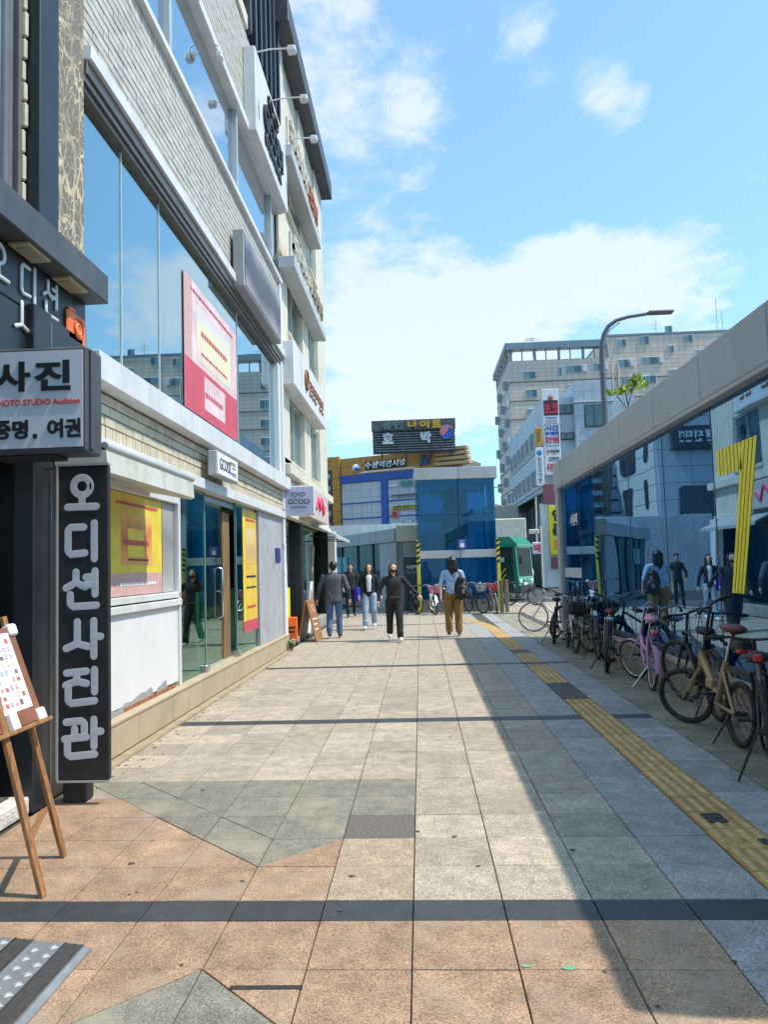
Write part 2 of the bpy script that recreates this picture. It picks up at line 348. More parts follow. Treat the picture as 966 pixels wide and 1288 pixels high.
m_strip = M('old_concrete_flags', (.27, .245, .19), .85, var=.22, scale=4, bump=.35, bscale=90, rnd=.1, dirt=(.15, .14, .11), dscale=1.6, dpos=(.48, .7), speck=.4, sscale=240)
m_joint = M('joint_mortar', (.075, .065, .052), .95, var=.3, scale=20)
m_tact = M('tactile_yellow', (.43, .25, .08), .75, var=.2, scale=10, bump=.25, bscale=120, rnd=.16, dirt=(.20, .14, .07), dscale=3, dpos=(.56, .78))
m_asph = M('asphalt', (.055, .055, .056), .85, var=.25, scale=14, bump=.4, bscale=120)
m_white = M('white_painted_metal', (.64, .64, .66), .5, var=.08, scale=3, dirt=(.46, .43, .39), dscale=2.2, dpos=(.52, .82), stretch=(1, 1, .35))
m_offwhite = M('cream_paint', (.62, .58, .48), .65, var=.08, scale=2.5, dirt=(.42, .38, .3), dscale=.9, dpos=(.55, .85), bump=.1)
m_black = M('black_painted_metal', (.016, .018, .024), .38, var=.3, scale=5, bump=.03)
m_black2 = M('matt_black', (.02, .02, .022), .6, var=.3, scale=5)
m_rubber = M('tyre_rubber', (.022, .021, .02), .8, var=.3, scale=30, dirt=(.09, .08, .065), dscale=12, dpos=(.5, .8))
m_steel = M('brushed_steel', (.55, .55, .56), .3, 1., var=.1, scale=20)
m_chrome = M('worn_chrome', (.6, .6, .6), .25, 1., var=.15, scale=30)
m_gray = M('grey_metal_cladding', (.42, .445, .47), .5, var=.06, scale=2, dirt=(.35, .355, .36), dscale=1.2, dpos=(.5, .8), stretch=(1, 1, .25))
m_dgray = M('dark_grey_metal', (.06, .064, .075), .5, var=.2, scale=3, dirt=(.11, .11, .12), dscale=2, dpos=(.55, .8))
m_brick_w = M('white_glazed_brick', (.50, .47, .42), .5, var=.12, scale=8, rnd=.12, bump=.08, bscale=50, dirt=(.33, .27, .2), dscale=1.5, dpos=(.6, .82))
m_brick_c = M('cream_brick', (.56, .49, .37), .7, var=.14, scale=9, rnd=.1, bump=.15, bscale=60, dirt=(.3, .24, .16), dscale=2.5, dpos=(.58, .8))
m_mortar = M('brick_mortar', (.17, .155, .135), .95, var=.2, scale=15)
m_wood = M('varnished_wood', (.30, .14, .055), .5, var=.4, scale=4, stretch=(14, 14, 1.2), bump=.1)
m_wood_red = M('red_brown_wood', (.34, .16, .07), .5, var=.3, scale=4, stretch=(12, 12, 1.5), bump=.1)
m_stone = M('beige_stone_slab', (.43, .35, .245), .7, var=.1, scale=4, bump=.1, rnd=.06, dirt=(.4, .32, .22), dscale=2.5, dpos=(.55, .8))
m_lettergray = M('pale_grey_lettering', (.58, .57, .62), .5, var=.06, scale=20)
m_ink = M('black_lettering', (.012, .012, .014), .5)
m_orange = M('orange_paint', (.85, .16, .03), .45, var=.1)
m_red = M('red_paint', (.55, .04, .05), .45)
m_yellow = M('yellow_film', (.86, .74, .02), .45, var=.06)
m_bluef = M('blue_paint', (.02, .07, .36), .5, var=.1)
m_paper = M('white_paper', (.78, .78, .8), .6, var=.04)
m_dimpanel = M('lightbox_acrylic', (.56, .57, .62), .35, var=.03, scale=1.5, spec=.4)
m_concrete = M('rough_concrete', (.30, .28, .25), .9, var=.18, scale=3, bump=.35, bscale=45, dirt=(.16, .14, .11), dscale=1.8, dpos=(.52, .75))
m_dint = M('dim_interior', (.06, .075, .08), .9, var=.3, scale=1.2)
g_up = GLASS('upper_window_glass', (.30, .42, .46), .34, wave=.02, rcol=(.86, .94, 1.0), power=.8)
g_up1 = GLASS('first_floor_glass', (.26, .40, .44), .30, wave=.02, rcol=(.74, .90, .95), power=.85)
g_shop = GLASS('shop_window_glass', (.55, .76, .70), .07, wave=.01, power=1.5, rcol=(.6, .78, .74))
g_teal = GLASS('tinted_window_glass', (.25, .38, .36), .22, wave=.03, rcol=(.85, .95, .93), power=1.0)
# ------------------------------------------------------------------ ground and paving
SKEW = -.01493
def gy(x, y): return y+SKEW*x
g = MB(); g.box(-400, 500, -60, 900, -.30, -.06); part('ground', g, M('ground_far', (.10, .095, .09), .9, var=.2, scale=.4), kind='structure')
g = MB(); g.box(-40, 60, 26.6, 420, -.058, -.05); part('road', g, m_asph, kind='structure')
pav = MB(); pav.box(-3.0, 3.0, -14, 27.2, -.055, -.0135); pav.box(3.0, 16, 12.14, 26.6, -.055, -.0135); pav = part('pavement', pav, m_joint, kind='structure')
GREEN_APEX = (-2, 1)
TILE_SETS = []
def clip(poly, f):
    """keep the side where f >= 0"""
    out = []
    for i, a in enumerate(poly):
        b = poly[(i+1) % len(poly)]; fa, fb = f(a), f(b)
        if fa >= 0: out.append(a)
        if fa*fb < 0:
            t = fa/(fa-fb); out.append((a[0]+(b[0]-a[0])*t, a[1]+(b[1]-a[1])*t))
    return out
def inset(poly, d):
    poly = [p for k, p in enumerate(poly) if (p[0]-poly[k-1][0])**2+(p[1]-poly[k-1][1])**2 > 1e-8]
    if len(poly) < 3: return None
    n = len(poly); A = sum(poly[i][0]*poly[(i+1) % n][1]-poly[(i+1) % n][0]*poly[i][1] for i in range(n))/2
    if A < .004: return None
    out = []
    for i in range(n):
        p0, p1, p2 = poly[i-1], poly[i], poly[(i+1) % n]
        e1 = Vector((p1[0]-p0[0], p1[1]-p0[1])); e2 = Vector((p2[0]-p1[0], p2[1]-p1[1]))
        if e1.length < 1e-5 or e2.length < 1e-5: continue
        e1.normalize(); e2.normalize(); n1 = Vector((-e1.y, e1.x)); n2 = Vector((-e2.y, e2.x)); b = n1+n2
        if b.length < .1: continue
        b.normalize(); k = d/max(.35, b.dot(n1)); out.append((p1[0]+b.x*k, p1[1]+b.y*k))
    return out if len(out) > 2 else None
def slab(mb, poly, top, ch=.0018, bot=-.014):
    """one flag: chamfered top on short sides"""
    inn = inset(poly, ch)
    if not inn or len(inn) != len(poly): inn = poly
    n = len(poly); vs = [(*p, bot) for p in poly]+[(*p, top-ch) for p in poly]+[(*p, top) for p in inn]; fs = []
    for L in (0, 1): fs += [(L*n+i, L*n+(i+1) % n, (L+1)*n+(i+1) % n, (L+1)*n+i) for i in range(n)]
    fs.append(tuple(range(2*n, 3*n))); mb.add(vs, fs)
pieces = []     # (polygon world, material, near)
def tile_mat(i, j, u, v):
    """i column (0.4 m), j row counted from the near black band"""
    if v < 0:
        if u > 3: return m_granite_b
        return m_pink
    if j == 2 and i == -1: return m_darktile
    if u < 0 and v < 5 and v > 1+abs(u+2): return m_green
    if i == -1 and 2 < v < 3: return m_green
    if i == -1 and 3 <= j < 5: return m_green
    if i == -1 and j in (0, 1): return m_ochre if not (v > 1 and u < -1.0+0 and False) else m_pink
    if u < 0 and v < 1+abs(u+2) and v < 5 and not (u > -1): return m_pink if v < 3.6+.0*u else (m_ochre if v < 4.4 else m_granite)
    if u >= 3: return m_granite_b
    return m_granite
def cut_lines(i, j):
    """seams that cross tiles: the edges of the two green diamonds"""
    L = []
    if 0 <= j < 5 and i < 0:
        L += [lambda p: (p[1])-(1-(p[0]+2)), lambda p: p[1]-(1+(p[0]+2)), lambda p: p[1]-(2-(p[0]+2))]
        if i >= -2: L = L[1:2] if i == -2 else []
    return L
def band_y(j):
    """row j -> y of its near edge and depth; every ten rows a black band of 0.2 m"""
    k = j//10; return k*4.2+(j-k*10)*.4
for j in range(-3, 50):
    y0 = band_y(j)-(0 if j >= 0 else 0); y1 = y0+.4
    if j < 0: y0 = -.2+j*.4+.0; y1 = y0+.4
    for i in range(-7, 6):
        if i < 4: x0, x1 = i*.4, i*.4+.4
        elif i == 4: continue
        else: x0, x1 = 1.905, 2.27
        if x0 < -2.42: 
            x0 = -2.44
            if x1 <= x0: continue
        u0, u1, v0, v1 = x0/.4, x1/.4, j, j+1
        if j < 0:
            polys = [[(u0, v0), (u1, v0), (u1, v1), (u0, v1)]]
            if i < 0:     # second diamond, nearest the camera
                f1 = lambda p: (-1-abs(p[0]+2))-p[1]
                res = []
                for pl in polys:
                    for sgn in (1, -1):
                        if i >= -2: g_ = lambda p: (-1-(p[0]+2))-p[1]
                        else: g_ = lambda p: (-1+(p[0]+2))-p[1]
                        q = clip(pl, (lambda p: g_(p)) if sgn > 0 else (lambda p: -g_(p)))
                        if len(q) > 2: res.append((q, m_green if sgn > 0 else m_pink))
                for q, mt in res: pieces.append(([(a*.4, -.2+b*.4) for a, b in q], mt, j < 16))
                continue
            pieces.append(([(a*.4, -.2+b*.4) for a, b in polys[0]], tile_mat(i, j, (u0+u1)/2, v0+.5), True)); continue
        polys = [[(u0, v0), (u1, v0), (u1, v1), (u0, v1)]]
        for f in cut_lines(i, j):
            nxt = []
            for pl in polys:
                a, b = clip(pl, f), clip(pl, lambda p: -f(p))
                for q in (a, b):
                    if len(q) > 2 and inset(q, .01): nxt.append(q)
            polys = nxt
        for pl in polys:
            cu = sum(p[0] for p in pl)/len(pl); cv = sum(p[1] for p in pl)/len(pl)
            k = j//10
            pieces.append(([(a*.4, k*4.2+(b-10*k)*.4) for a, b in pl], tile_mat(i, j, cu, cv), j < 15))
for k in range(0, 6):         # black bands
    for i in range(-7, 6):
        if i < 4: x0, x1 = i*.4, i*.4+.4
        elif i == 4: continue
        else: x0, x1 = 1.905, 2.27
        x0 = max(x0, -2.44)
        if x1 <= x0: continue
        y1 = k*4.2; pieces.append(([(x0, y1-.2), (x1, y1-.2), (x1, y1), (x0, y1)], m_stripe, k < 3))
for k in range(-2, 36):       # the brownish flags along the station
    y0 = -1.6+k*.6; pieces.append(([(2.275, y0), (2.98, y0), (2.98, y0+.6), (2.275, y0+.6)], m_strip, -1 < y0 < 4.5))
for j in range(31, 66):       # plaza beyond the station and round the lift tower
    y0 = .4*j+.2
    for i in range(-7, 33):
        x0 = i*.4
        if (x0 < 2.98 and y0 < 20.6) or y0 > 26.2: continue
        pieces.append(([(x0, y0), (x0+.4, y0), (x0+.4, y0+.4), (x0, y0+.4)], m_granite if random.random() < .9 else m_ochre, False))
far = {}; n_ind = 0
pieces.sort(key=lambda p: sum(q[1] for q in p[0])/len(p[0]))
for poly, mt, near in pieces:
    q = inset(poly, .0028)
    if not q: continue
    q = [(x, gy(x, y)) for x, y in q]; top = random.uniform(-.0012, .0012)
    cx = sum(p[0] for p in q)/len(q); cy = sum(p[1] for p in q)/len(q)
    if near and n_ind < 292 and cy > -1.45:
        mb = MB(); slab(mb, [(x-cx, y-cy) for x, y in q], top); n_ind += 1
        place('paving_tile', mb.mesh('paving_tile', mt), pav, (cx, cy, 0))
    else: slab(far.setdefault(mt.name, (MB(), mt))[0], q, top)
fm = MB(); fmats = []
for nme, (mb, mt) in far.items():
    fm.mi = len(fmats); fmats.append(mt); fm.add(mb.v, mb.f)
part('distant_paving_tiles', fm, fmats, pav, kind='stuff')
lit = MB()
for k in range(150):      # dry leaf bits and grit along the plinth and the station wall
    side_ = k % 3; x = -2.36+abs(random.gauss(0, .10)) if side_ else 2.9-abs(random.gauss(0, .18)); y = random.uniform(1.8, 11); r = random.uniform(.006, .016); a = random.uniform(0, 3.1)
    lit.add([(x+r*1.6*math.cos(a), y+r*1.6*math.sin(a), .004), (x-r*.6*math.sin(a), y+r*.6*math.cos(a), .009), (x-r*1.6*math.cos(a), y-r*1.6*math.sin(a), .004), (x+r*.6*math.sin(a), y-r*.6*math.cos(a), .003)], [(0, 1, 2, 3)])
part('leaf_litter', lit, M('dry_leaf', (.16, .10, .05), .8, var=.4, scale=30), pav, kind='stuff')
# yellow guiding tiles with four raised bars
def tactile_mesh():
    mb = MB(); slab(mb, [(-.147, -.147), (.147, -.147), (.147, .147), (-.147, .147)], .001)
    for k in range(4):
        x = -.108+k*.072; b = [(x-.0165, -.138), (x+.0165, -.138), (x+.0165, .138), (x-.0165, .138)]; t = [(x-.011, -.13), (x+.011, -.13), (x+.011, .13), (x-.011, .13)]
        vs = [(*p, .0008) for p in b]+[(*p, .0065) for p in t]; mb.mi = 1; mb.add(vs, [(i, (i+1) % 4, 4+(i+1) % 4, 4+i) for i in range(4)]+[(4, 5, 6, 7)]); mb.mi = 0
    return mb
tme = tactile_mesh().mesh('tactile_tile', [m_tact, M('tactile_bar', (.57, .39, .17), .7, var=.2, scale=12, rnd=.1, dirt=(.3, .2, .08), dscale=5, dpos=(.52, .72))])
pme = MB(); slab(pme, [(-.147, -.147), (.147, -.147), (.147, .147), (-.147, .147)], .0); pme = pme.mesh('patch_tile', m_stripe)
pme2 = MB(); slab(pme2, [(-.147, -.147), (.147, -.147), (.147, .147), (-.147, .147)], .0); pme2 = pme2.mesh('patch_tile_brown', M('patch_brown', (.11, .095, .075), .8, var=.25, scale=12, bump=.2))
for k in range(-8, 46):
    y = .15+k*.3; x = 1.755
    me = tme
    if 5.15 < y < 6.35: me = pme2 if y < 5.7 else pme
    elif 8.0 < y < 8.3 or 9.7 < y < 10.2: me = pme
    place('tactile_tile' if me is tme else 'patch_tile', me, pav, (x, gy(x, y), random.uniform(-.001, .001)))
for k in range(20):           # the line swings left towards the crossing
    y = 13.95+k*.3; x = 1.755-.0022*k*k
    place('tactile_tile', tme, pav, (x, y, .0005), R(.6*k))
mb = MB(); mb.box(1.68, 1.79, .97, 1.13, -.006, .0072); mb.box(1.83, 1.87, .62, .70, -.006, .0072); part('worn_hole', mb, M('bare_mortar', (.05, .05, .05), .9, var=.4, scale=40), pav)
# small dark repair strip, gum spots and green paint dabs
mb = MB(); mb.box(-.66, -.40, -.735, -.708, -.004, .0025); part('tar_strip', mb, M('tar', (.03, .028, .026), .8, var=.4, scale=60, bump=.4, bscale=120), pav)
spots = MB()
for k in range(85):
    x, y = random.uniform(-2.3, 2.2), random.uniform(-.9, 11)**1.0; r = random.uniform(.006, .02); n = 7
    vs = [(x+r*math.cos(2*math.pi*i/n)*random.uniform(.6, 1.2), y+r*math.sin(2*math.pi*i/n)*random.uniform(.6, 1.3), .0026) for i in range(n)]; spots.add(vs, [tuple(range(n))])
part('gum_spots', spots, M('dark_gum', (.07, .06, .055), .8), pav, kind='stuff')
mb = MB()
for x, y, r in ((.43, -.585, .016), (.585, -.60, .022)):
    mb.add([(x+r*1.3*math.cos(a), y+r*.7*math.sin(a), .003) for a in np.linspace(0, 6.28, 9)[:-1]], [tuple(range(8))])
part('paint_dabs', mb, M('green_paint', (.16, .33, .2), .6), pav, kind='stuff')
# ------------------------------------------------------------------ photo studio, nearest on the left
st = thing('photo_studio', 'black fronted photo studio with canopy and raised silver lettering, nearest on the left', 'shop', (-4, 0, 0))
b = MB(); b.box(-9, -2.62, -4.5, 2.16, 0, 14); part('wall', b, m_dint, st)
b = MB(); b.bbox(-2.62, -2.44, 1.32, 1.56, 0, 3.34); b.bbox(-2.62, -2.47, 1.60, 2.12, 0, 3.34); part('column', b, m_black, st, kind='stuff')
b = MB(); b.bbox(-2.62, -2.48, -.1, .1, 0, 3.3); part('column', b, m_black, st)
b = MB(); b.bbox(-2.475, -2.455, 1.565, 1.595, 0, 3.3); part('trim_strip', b, m_steel, st)
b = MB(); b.box(-2.60, -2.58, .1, 1.3, .12, 3.25); part('door_glass', b, GLASS('dark_door_glass', (.12, .13, .11), .06, power=1.6), st)
b = MB(); b.bbox(-2.64, -2.5, -2.2, 2.235, 3.30, 3.92, .008); part('sign_panel', b, m_black, st)
b = MB(); b.bbox(-2.64, -2.33, -2.4, 2.27, 3.655, 3.885, .008); part('canopy', b, m_dgray, st); can = [c for c in st.children if c.name == 'canopy'][0]
for y in (1.22, 1.80):
    b = MB(); b.box(-2.49, -2.36, y-.15, y+.15, 3.635, 3.654); lp = part('downlight', b, M('brass_frame', (.42, .36, .2), .5, var=.1), st)
    b = MB(); b.box(-2.465, -2.385, y-.1, y+.1, 3.628, 3.6345); part('lens', b, M('downlight_lens', (.33, .31, .24), .4), lp)
def han(parent, ch, origin, w, h, wd, right, up, mat, flat=.35):
    mb = MB(); strokes(mb, HAN[ch], origin, w, h, wd, right, up, flat); return part('letter', mb, mat, parent)
x = -2.492
mlet = M('silver_letters', (.62, .64, .64), .4, .2, var=.1, scale=8)
for ch, y, z, w, h in (('오', .82, 3.30, .28, .26), ('디', 1.22, 3.285, .22, .27), ('션', 1.53, 3.275, .22, .27), ('사', 1.16, 3.01, .24, .26), ('진', 1.52, 3.01, .24, .26)):
    han(st, ch, (x, y, z+.06), w, h, .03, (0, 1, 0), (0, 0, 1), mlet, .8)
b = MB(); b.bbox(-2.64, -2.502, -2.2, 2.235, 2.9, 3.296, .006); part('sign_panel', b, m_black, st)
b = MB(); b.bbox(-2.50, -2.47, 1.87, 2.17, 3.275, 3.50, .02); b.bbox(-2.50, -2.472, 1.91, 2.0, 3.49, 3.53, .01); cam_i = part('camera_emblem', b, m_orange, st, kind=None)
b = MB(); b.ring((-2.468, 2.04, 3.385), (1, 0, 0), .075, .009, 24, 6); part('lens_ring', b, M('dark_orange', (.4, .06, .015), .5), cam_i)
b = MB(); b.ring((-2.468, 2.04, 3.385), (1, 0, 0), .04, .006, 20, 6); part('lens_ring', b, M('pale_orange', (.9, .35, .12), .5), cam_i)
# upper storey: window, black jamb, crackled pillar
b = MB(); b.box(-2.60, -2.59, -3, 1.20, 3.9, 13); part('window_pane', b, g_up, st)
b = MB()
for y0, y1, x1 in ((1.17, 1.22, -2.575), (1.24, 1.29, -2.585), (1.32, 1.36, -2.56)): b.box(-2.62, x1, y0, y1, 3.9, 13)
part('window_frame', b, M('anodised_frame', (.22, .2, .2), .4, .4, var=.1), st, kind='stuff')
b = MB(); z = 3.9
while z < 12: h = random.uniform(.14, .2); b.bbox(-2.62, -2.54+random.uniform(-.01, .01), 1.365, 1.40, z, z+h-.015, .01); z += h
part('stone_edge', b, m_brick_c, st, kind='stuff')
b = MB(); b.bbox(-2.66, -2.46, 1.42, 1.70, 3.885, 13, .006); part('jamb', b, m_black, st)
def crackle():
    m = bpy.data.materials.new('crackled_pillar'); m.use_nodes = True; nt = m.node_tree; N = nt.nodes; L = nt.links; b = N['Principled BSDF']; b.inputs['Roughness'].default_value = .7
    g = N.new('ShaderNodeNewGeometry'); mp = N.new('ShaderNodeMapping'); mp.inputs[3].default_value = (1, 1, .6); L.new(g.outputs['Position'], mp.inputs[0])
    no = N.new('ShaderNodeTexNoise'); no.inputs['Scale'].default_value = 5; no.inputs['Detail'].default_value = 4; L.new(mp.outputs[0], no.inputs['Vector'])
    mx = N.new('ShaderNodeMix'); mx.data_type = 'RGBA'; mx.inputs[0].default_value = .16; L.new(mp.outputs[0], mx.inputs[6]); L.new(no.outputs['Color'], mx.inputs[7])
    def vor(sc, w):
        v = N.new('ShaderNodeTexVoronoi'); v.feature = 'DISTANCE_TO_EDGE'; v.inputs['Scale'].default_value = sc; L.new(mx.outputs[2], v.inputs['Vector'])
        r = N.new('ShaderNodeMapRange'); r.inputs[1].default_value = w*.4; r.inputs[2].default_value = w; r.inputs[3].default_value = 1; r.inputs[4].default_value = 0; L.new(v.outputs['Distance'], r.inputs[0]); return r.outputs[0]
    a = N.new('ShaderNodeMath'); a.operation = 'MAXIMUM'; L.new(vor(5, .055), a.inputs[0]); L.new(vor(22, .07), a.inputs[1])
    mk = N.new('ShaderNodeMath'); mk.operation = 'MULTIPLY'; L.new(a.outputs[0], mk.inputs[0])
    n2 = N.new('ShaderNodeTexNoise'); n2.inputs['Scale'].default_value = 3; n2.inputs['Detail'].default_value = 3; L.new(g.outputs['Position'], n2.inputs['Vector'])
    r2 = N.new('ShaderNodeMapRange'); r2.inputs[1].default_value = .38; r2.inputs[2].default_value = .55; r2.inputs[3].default_value = .25; L.new(n2.outputs[0], r2.inputs[0]); L.new(r2.outputs[0], mk.inputs[1])
    c = N.new('ShaderNodeMix'); c.data_type = 'RGBA'; L.new(mk.outputs[0], c.inputs[0]); c.inputs[6].default_value = (.17, .145, .12, 1); c.inputs[7].default_value = (.62, .5, .33, 1); L.new(c.outputs[2], b.inputs['Base Color'])
    bp = N.new('ShaderNodeBump'); bp.inputs['Strength'].default_value = .5; bp.inputs['Distance'].default_value = .01; L.new(a.outputs[0], bp.inputs['Height']); L.new(bp.outputs[0], b.inputs['Normal']); return m
b = MB(); b.bbox(-2.66, -2.48, 1.705, 2.165, 3.885, 13, .008); part('crackled_pillar', b, crackle(), st)
# projecting light box
lb = thing('projecting_light_box', 'grey light box sign reading 사진 with red PHOTO STUDIO line, jutting from the black front', 'sign', (-2.2, 1.0, 2.25))
b = MB(); b.bbox(-2.50, -1.90, .9, 1.12, 2.25, 2.905, .015); part('casing', b, m_dgray, lb)
b = MB(); b.box(-2.47, -1.925, .893, .899, 2.285, 2.88); part('face', b, m_dimpanel, lb)
b = MB(); b.bbox(-1.898, -1.885, .93, .98, 2.27, 2.89, .005); part('edge_rib', b, m_dgray, lb)
yf = .889
def flatletters(txt, parent, pos, orient, width, height, mat, bold=.01, depth=.003, gap=.12, name='letter'):
    """each character is a mesh of its own, width is the whole line"""
    chars = [c for c in txt]; n = len(chars); cw = width/n; r = Vector(orient[0]).normalized()
    for k, c in enumerate(chars):
        if c == ' ': continue
        if c == '.':
            b = MB(); p = Vector(pos)+r*(-width/2+cw*(k+.35)); b.bbox(p.x-.014, p.x+.014, p.y-.003, p.y+.003, p.z-height/2, p.z-height/2+.028, .004); part('full_stop', b, mat, parent); continue
        letters(c, parent, Vector(pos)+r*(-width/2+cw*(k+.5)), orient, 1., mat, bold, depth, name, fit=(cw*(1-gap), height))
flatletters('사진', lb, (-2.235, yf, 2.725), FRONT, .50, .185, m_ink, .035, gap=.1)
letters('PHOTO STUDIO Audition', lb, (-2.205, yf, 2.565), FRONT, .1, m_red, .0015, .002, fit=(.53, .036))
flatletters('증명.여권', lb, (-2.20, yf, 2.40), FRONT, .54, .115, m_ink, .035, gap=.1)
b = MB(); b.bbox(-2.5, -2.1, .92, 1.08, 2.225, 2.248, .005); b.tube([(-2.16, 1.0, 2.23), (-2.14, .98, 2.17), (-2.2, .97, 2.16)], .006, 6); part('bracket', b, m_black2, lb, kind='stuff')
# tall standing sign
bs = thing('standing_sign', 'tall black upright sign with rounded white letters 오디션사진관 beside the columns', 'sign', (-2.2, 1.5, .16))
b = MB(); b.bbox(-2.37, -2.018, 1.5, 1.54, .16, 2.255, .008); part('board', b, m_black2, bs)
b = MB(); b.box(-2.378, -2.366, 1.49, 1.545, .158, 2.26); b.box(-2.372, -2.016, 1.492, 1.545, 2.256, 2.272); b.box(-2.372, -2.016, 1.492, 1.542, .146, .158); part('frame', b, M('grey_trim', (.42, .41, .4), .5, .2), bs, kind='stuff')
for k, ch in enumerate('오디션사진관'):
    han(bs, ch, (-2.318, 1.496, 1.945-k*.328), .235, .25, .05, (1, 0, 0), (0, 0, 1), m_lettergray, .035)
b = MB(); b.bbox(-2.36, -2.20, 1.55, 1.68, 0, .17); b.bbox(-2.37, -2.25, 1.62, 2.0, 2.26, 2.29); part('foot', b, m_black2, bs, kind='stuff')
# checker plate ramp and doorstep
rp = thing('checker_plate_ramp', 'ribbed metal checker plate ramp with black grip strips at the near left corner', 'ramp', (-1.8, -.8, 0))
b = MB(); b.prism([(-2.5, 0), (-1.295, 0), (-1.295, .012), (-1.33, .022), (-2.5, .14)], 1, -1.6, -.44); part('plate', b, M('galvanised_plate', (.36, .38, .39), .42, .6, var=.15, scale=8, dirt=(.25, .23, .2), dscale=6), rp)
def onramp(x): return .022+(-1.33-x)*.101
bd = MB(); gr = MB(); ln = MB()
for k in range(5):
    x1 = -1.325-k*.205; x0 = x1-.072
    gr.quad((x0, -1.58, onramp(x0)+.004), (x1, -1.58, onramp(x1)+.004), (x1, -.445, onramp(x1)+.004), (x0, -.445, onramp(x0)+.004))
    for xx in (x0, x1): ln.box(xx-.004, xx+.004, -1.58, -.445, onramp(xx)-.01, onramp(xx)+.008)
    for q in range(2):
        for n in range(16):
            cx = x0-.036-q*.062; cy = -.48-n*.068-(.034 if q else 0); a = .024; zz = onramp(cx)
            bd.add([(cx-a, cy, onramp(cx-a)+.001), (cx, cy-a*.9, zz+.001), (cx+a, cy, onramp(cx+a)+.001), (cx, cy+a*.9, zz+.001), (cx, cy, zz+.007)], [(0, 1, 4), (1, 2, 4), (2, 3, 4), (3, 0, 4)])
part('raised_lozenges', bd, M('polished_tread', (.66, .67, .66), .35, .7), rp, kind='stuff'); part('grip_strips', gr, M('black_grip_tape', (.045, .043, .042), .9, var=.3, scale=60, bump=.4, bscale=300), rp, kind='stuff'); part('edge_rails', ln, m_steel, rp, kind='stuff')
sp_ = thing('doorstep', 'low white checker plate doorstep under the black studio door', 'step', (-2.6, .8, 0))
b = MB(); b.bbox(-2.7, -2.47, -.2, 1.58, 0, .11); part('step_block', b, M('worn_white_plate', (.6, .58, .54), .6, var=.12, scale=10, dirt=(.35, .33, .3), dscale=6), sp_)
bd = MB()
for n in range(26):
    for q in range(2):
        cy = -.15+n*.066+q*.033; cz = .03+q*.045; bd.add([(-2.4695, cy-.02, cz), (-2.4695, cy, cz-.014), (-2.4695, cy+.02, cz), (-2.4695, cy, cz+.014), (-2.464, cy, cz)], [(0, 1, 4), (1, 2, 4), (2, 3, 4), (3, 0, 4)])
part('raised_lozenges', bd, M('worn_white_plate'  , (0, 0, 0)), sp_, kind='stuff')
# easel
ea = thing('display_easel', 'wooden easel holding a brown framed sheet of small photos by the studio door', 'easel', (-1.9, .3, 0))
def leg(p0, p1, w=.021):
    mb = MB(); d = Vector(p1)-Vector(p0); u = d.normalized(); s = u.cross(Vector((0, 1, 0))).normalized(); t = u.cross(s); m = Matrix((s, t, u)).transposed().to_4x4(); m.translation = Vector(p0); mb.bbox(-w*.6, w*.6, -w, w, 0, d.length, .004, m); return mb
for p0, p1 in (((-1.75, .07, 0), (-2.12, .14, 1.30)), ((-1.89, .58, 0), (-2.17, .46, 1.30)), ((-1.82, -.32, 0), (-2.13, -.12, 1.30)), ((-2.34, .20, 0), (-2.13, .17, 1.25))):
    part('leg', leg(p0, p1), m_wood, ea)
b = leg((-1.83, .10, .26), (-1.98, .54, .26), .016); part('stretcher', b, m_wood, ea)
Mb = Matrix.Translation((-1.98, 0, .77)) @ Matrix.Rotation(R(-20), 4, 'Y')
b = MB(); b.bbox(-.012, .012, -.22, .50, -.02, .50, .004, Mb); bo = part('board', b, M('brown_frame_board', (.24, .095, .05), .5, var=.15, scale=8), ea)
b = MB(); b.box(.0125, .015, -.19, .43, .06, .47, Mb); sh = part('photo_sheet', b, m_paper, bo)
b = MB(); bb = []
for i in range(13):
    for j in range(9):
        if random.random() < .12: continue
        y = -.175+i*.045; z = .085+j*.041; b.mi = random.randrange(6); b.box(.0152, .0162, y+random.uniform(0, .006), y+.034, z, z+random.uniform(.02, .032), Mb)
po = bpy.data.objects.new('photo_prints', b.mesh('photo_prints', [M('print_%s' % n, c, .5, var=.5, scale=90) for n, c in (('pink', (.6, .36, .34)), ('grey', (.42, .42, .47)), ('red', (.5, .14, .12)), ('beige', (.66, .52, .42)), ('pale', (.6, .62, .7)), ('dark', (.16, .14, .15)))], BASE[ea.name])); COL.objects.link(po); po.parent = bo; po['kind'] = 'stuff'
b = MB(); b.bbox(-.02, .03, .44, .515, -.03, .04, .01, Mb); b.bbox(-.02, .03, .44, .515, .45, .515, .01, Mb); b.bbox(-.02, .045, .16, .22, -.045, .07, .012, Mb)
part('corner_guard', b, m_paper, ea, kind='stuff')
b = MB(); b.bbox(-.02, .05, -.25, .52, -.045, -.022, .004, Mb); part('ledge', b, m_wood, ea)
# ------------------------------------------------------------------ eyewear shop building
es = thing('eyewear_shop_building', 'white brick shop building with long mirrored windows and glass shopfront', 'building', (-5, 6, 0))
Y0, Y1 = 2.17, 11.0
b = MB(); b.box(-9, -4.6, Y0, Y1, 0, 10.4); b.box(-9, -2.56, Y0, Y1, 5.42, 7.12); b.box(-9, -2.56, Y0, Y1, 2.62, 3.26); b.box(-9, -2.56, Y0, Y1, 8.6, 10.4); b.box(-4.6, -2.9, Y1-.3, Y1, 0, 10.4); b.box(-4.6, -2.62, Y0, Y0+.1, 0, 10.4)
part('wall', b, m_dint, es, kind='stuff')
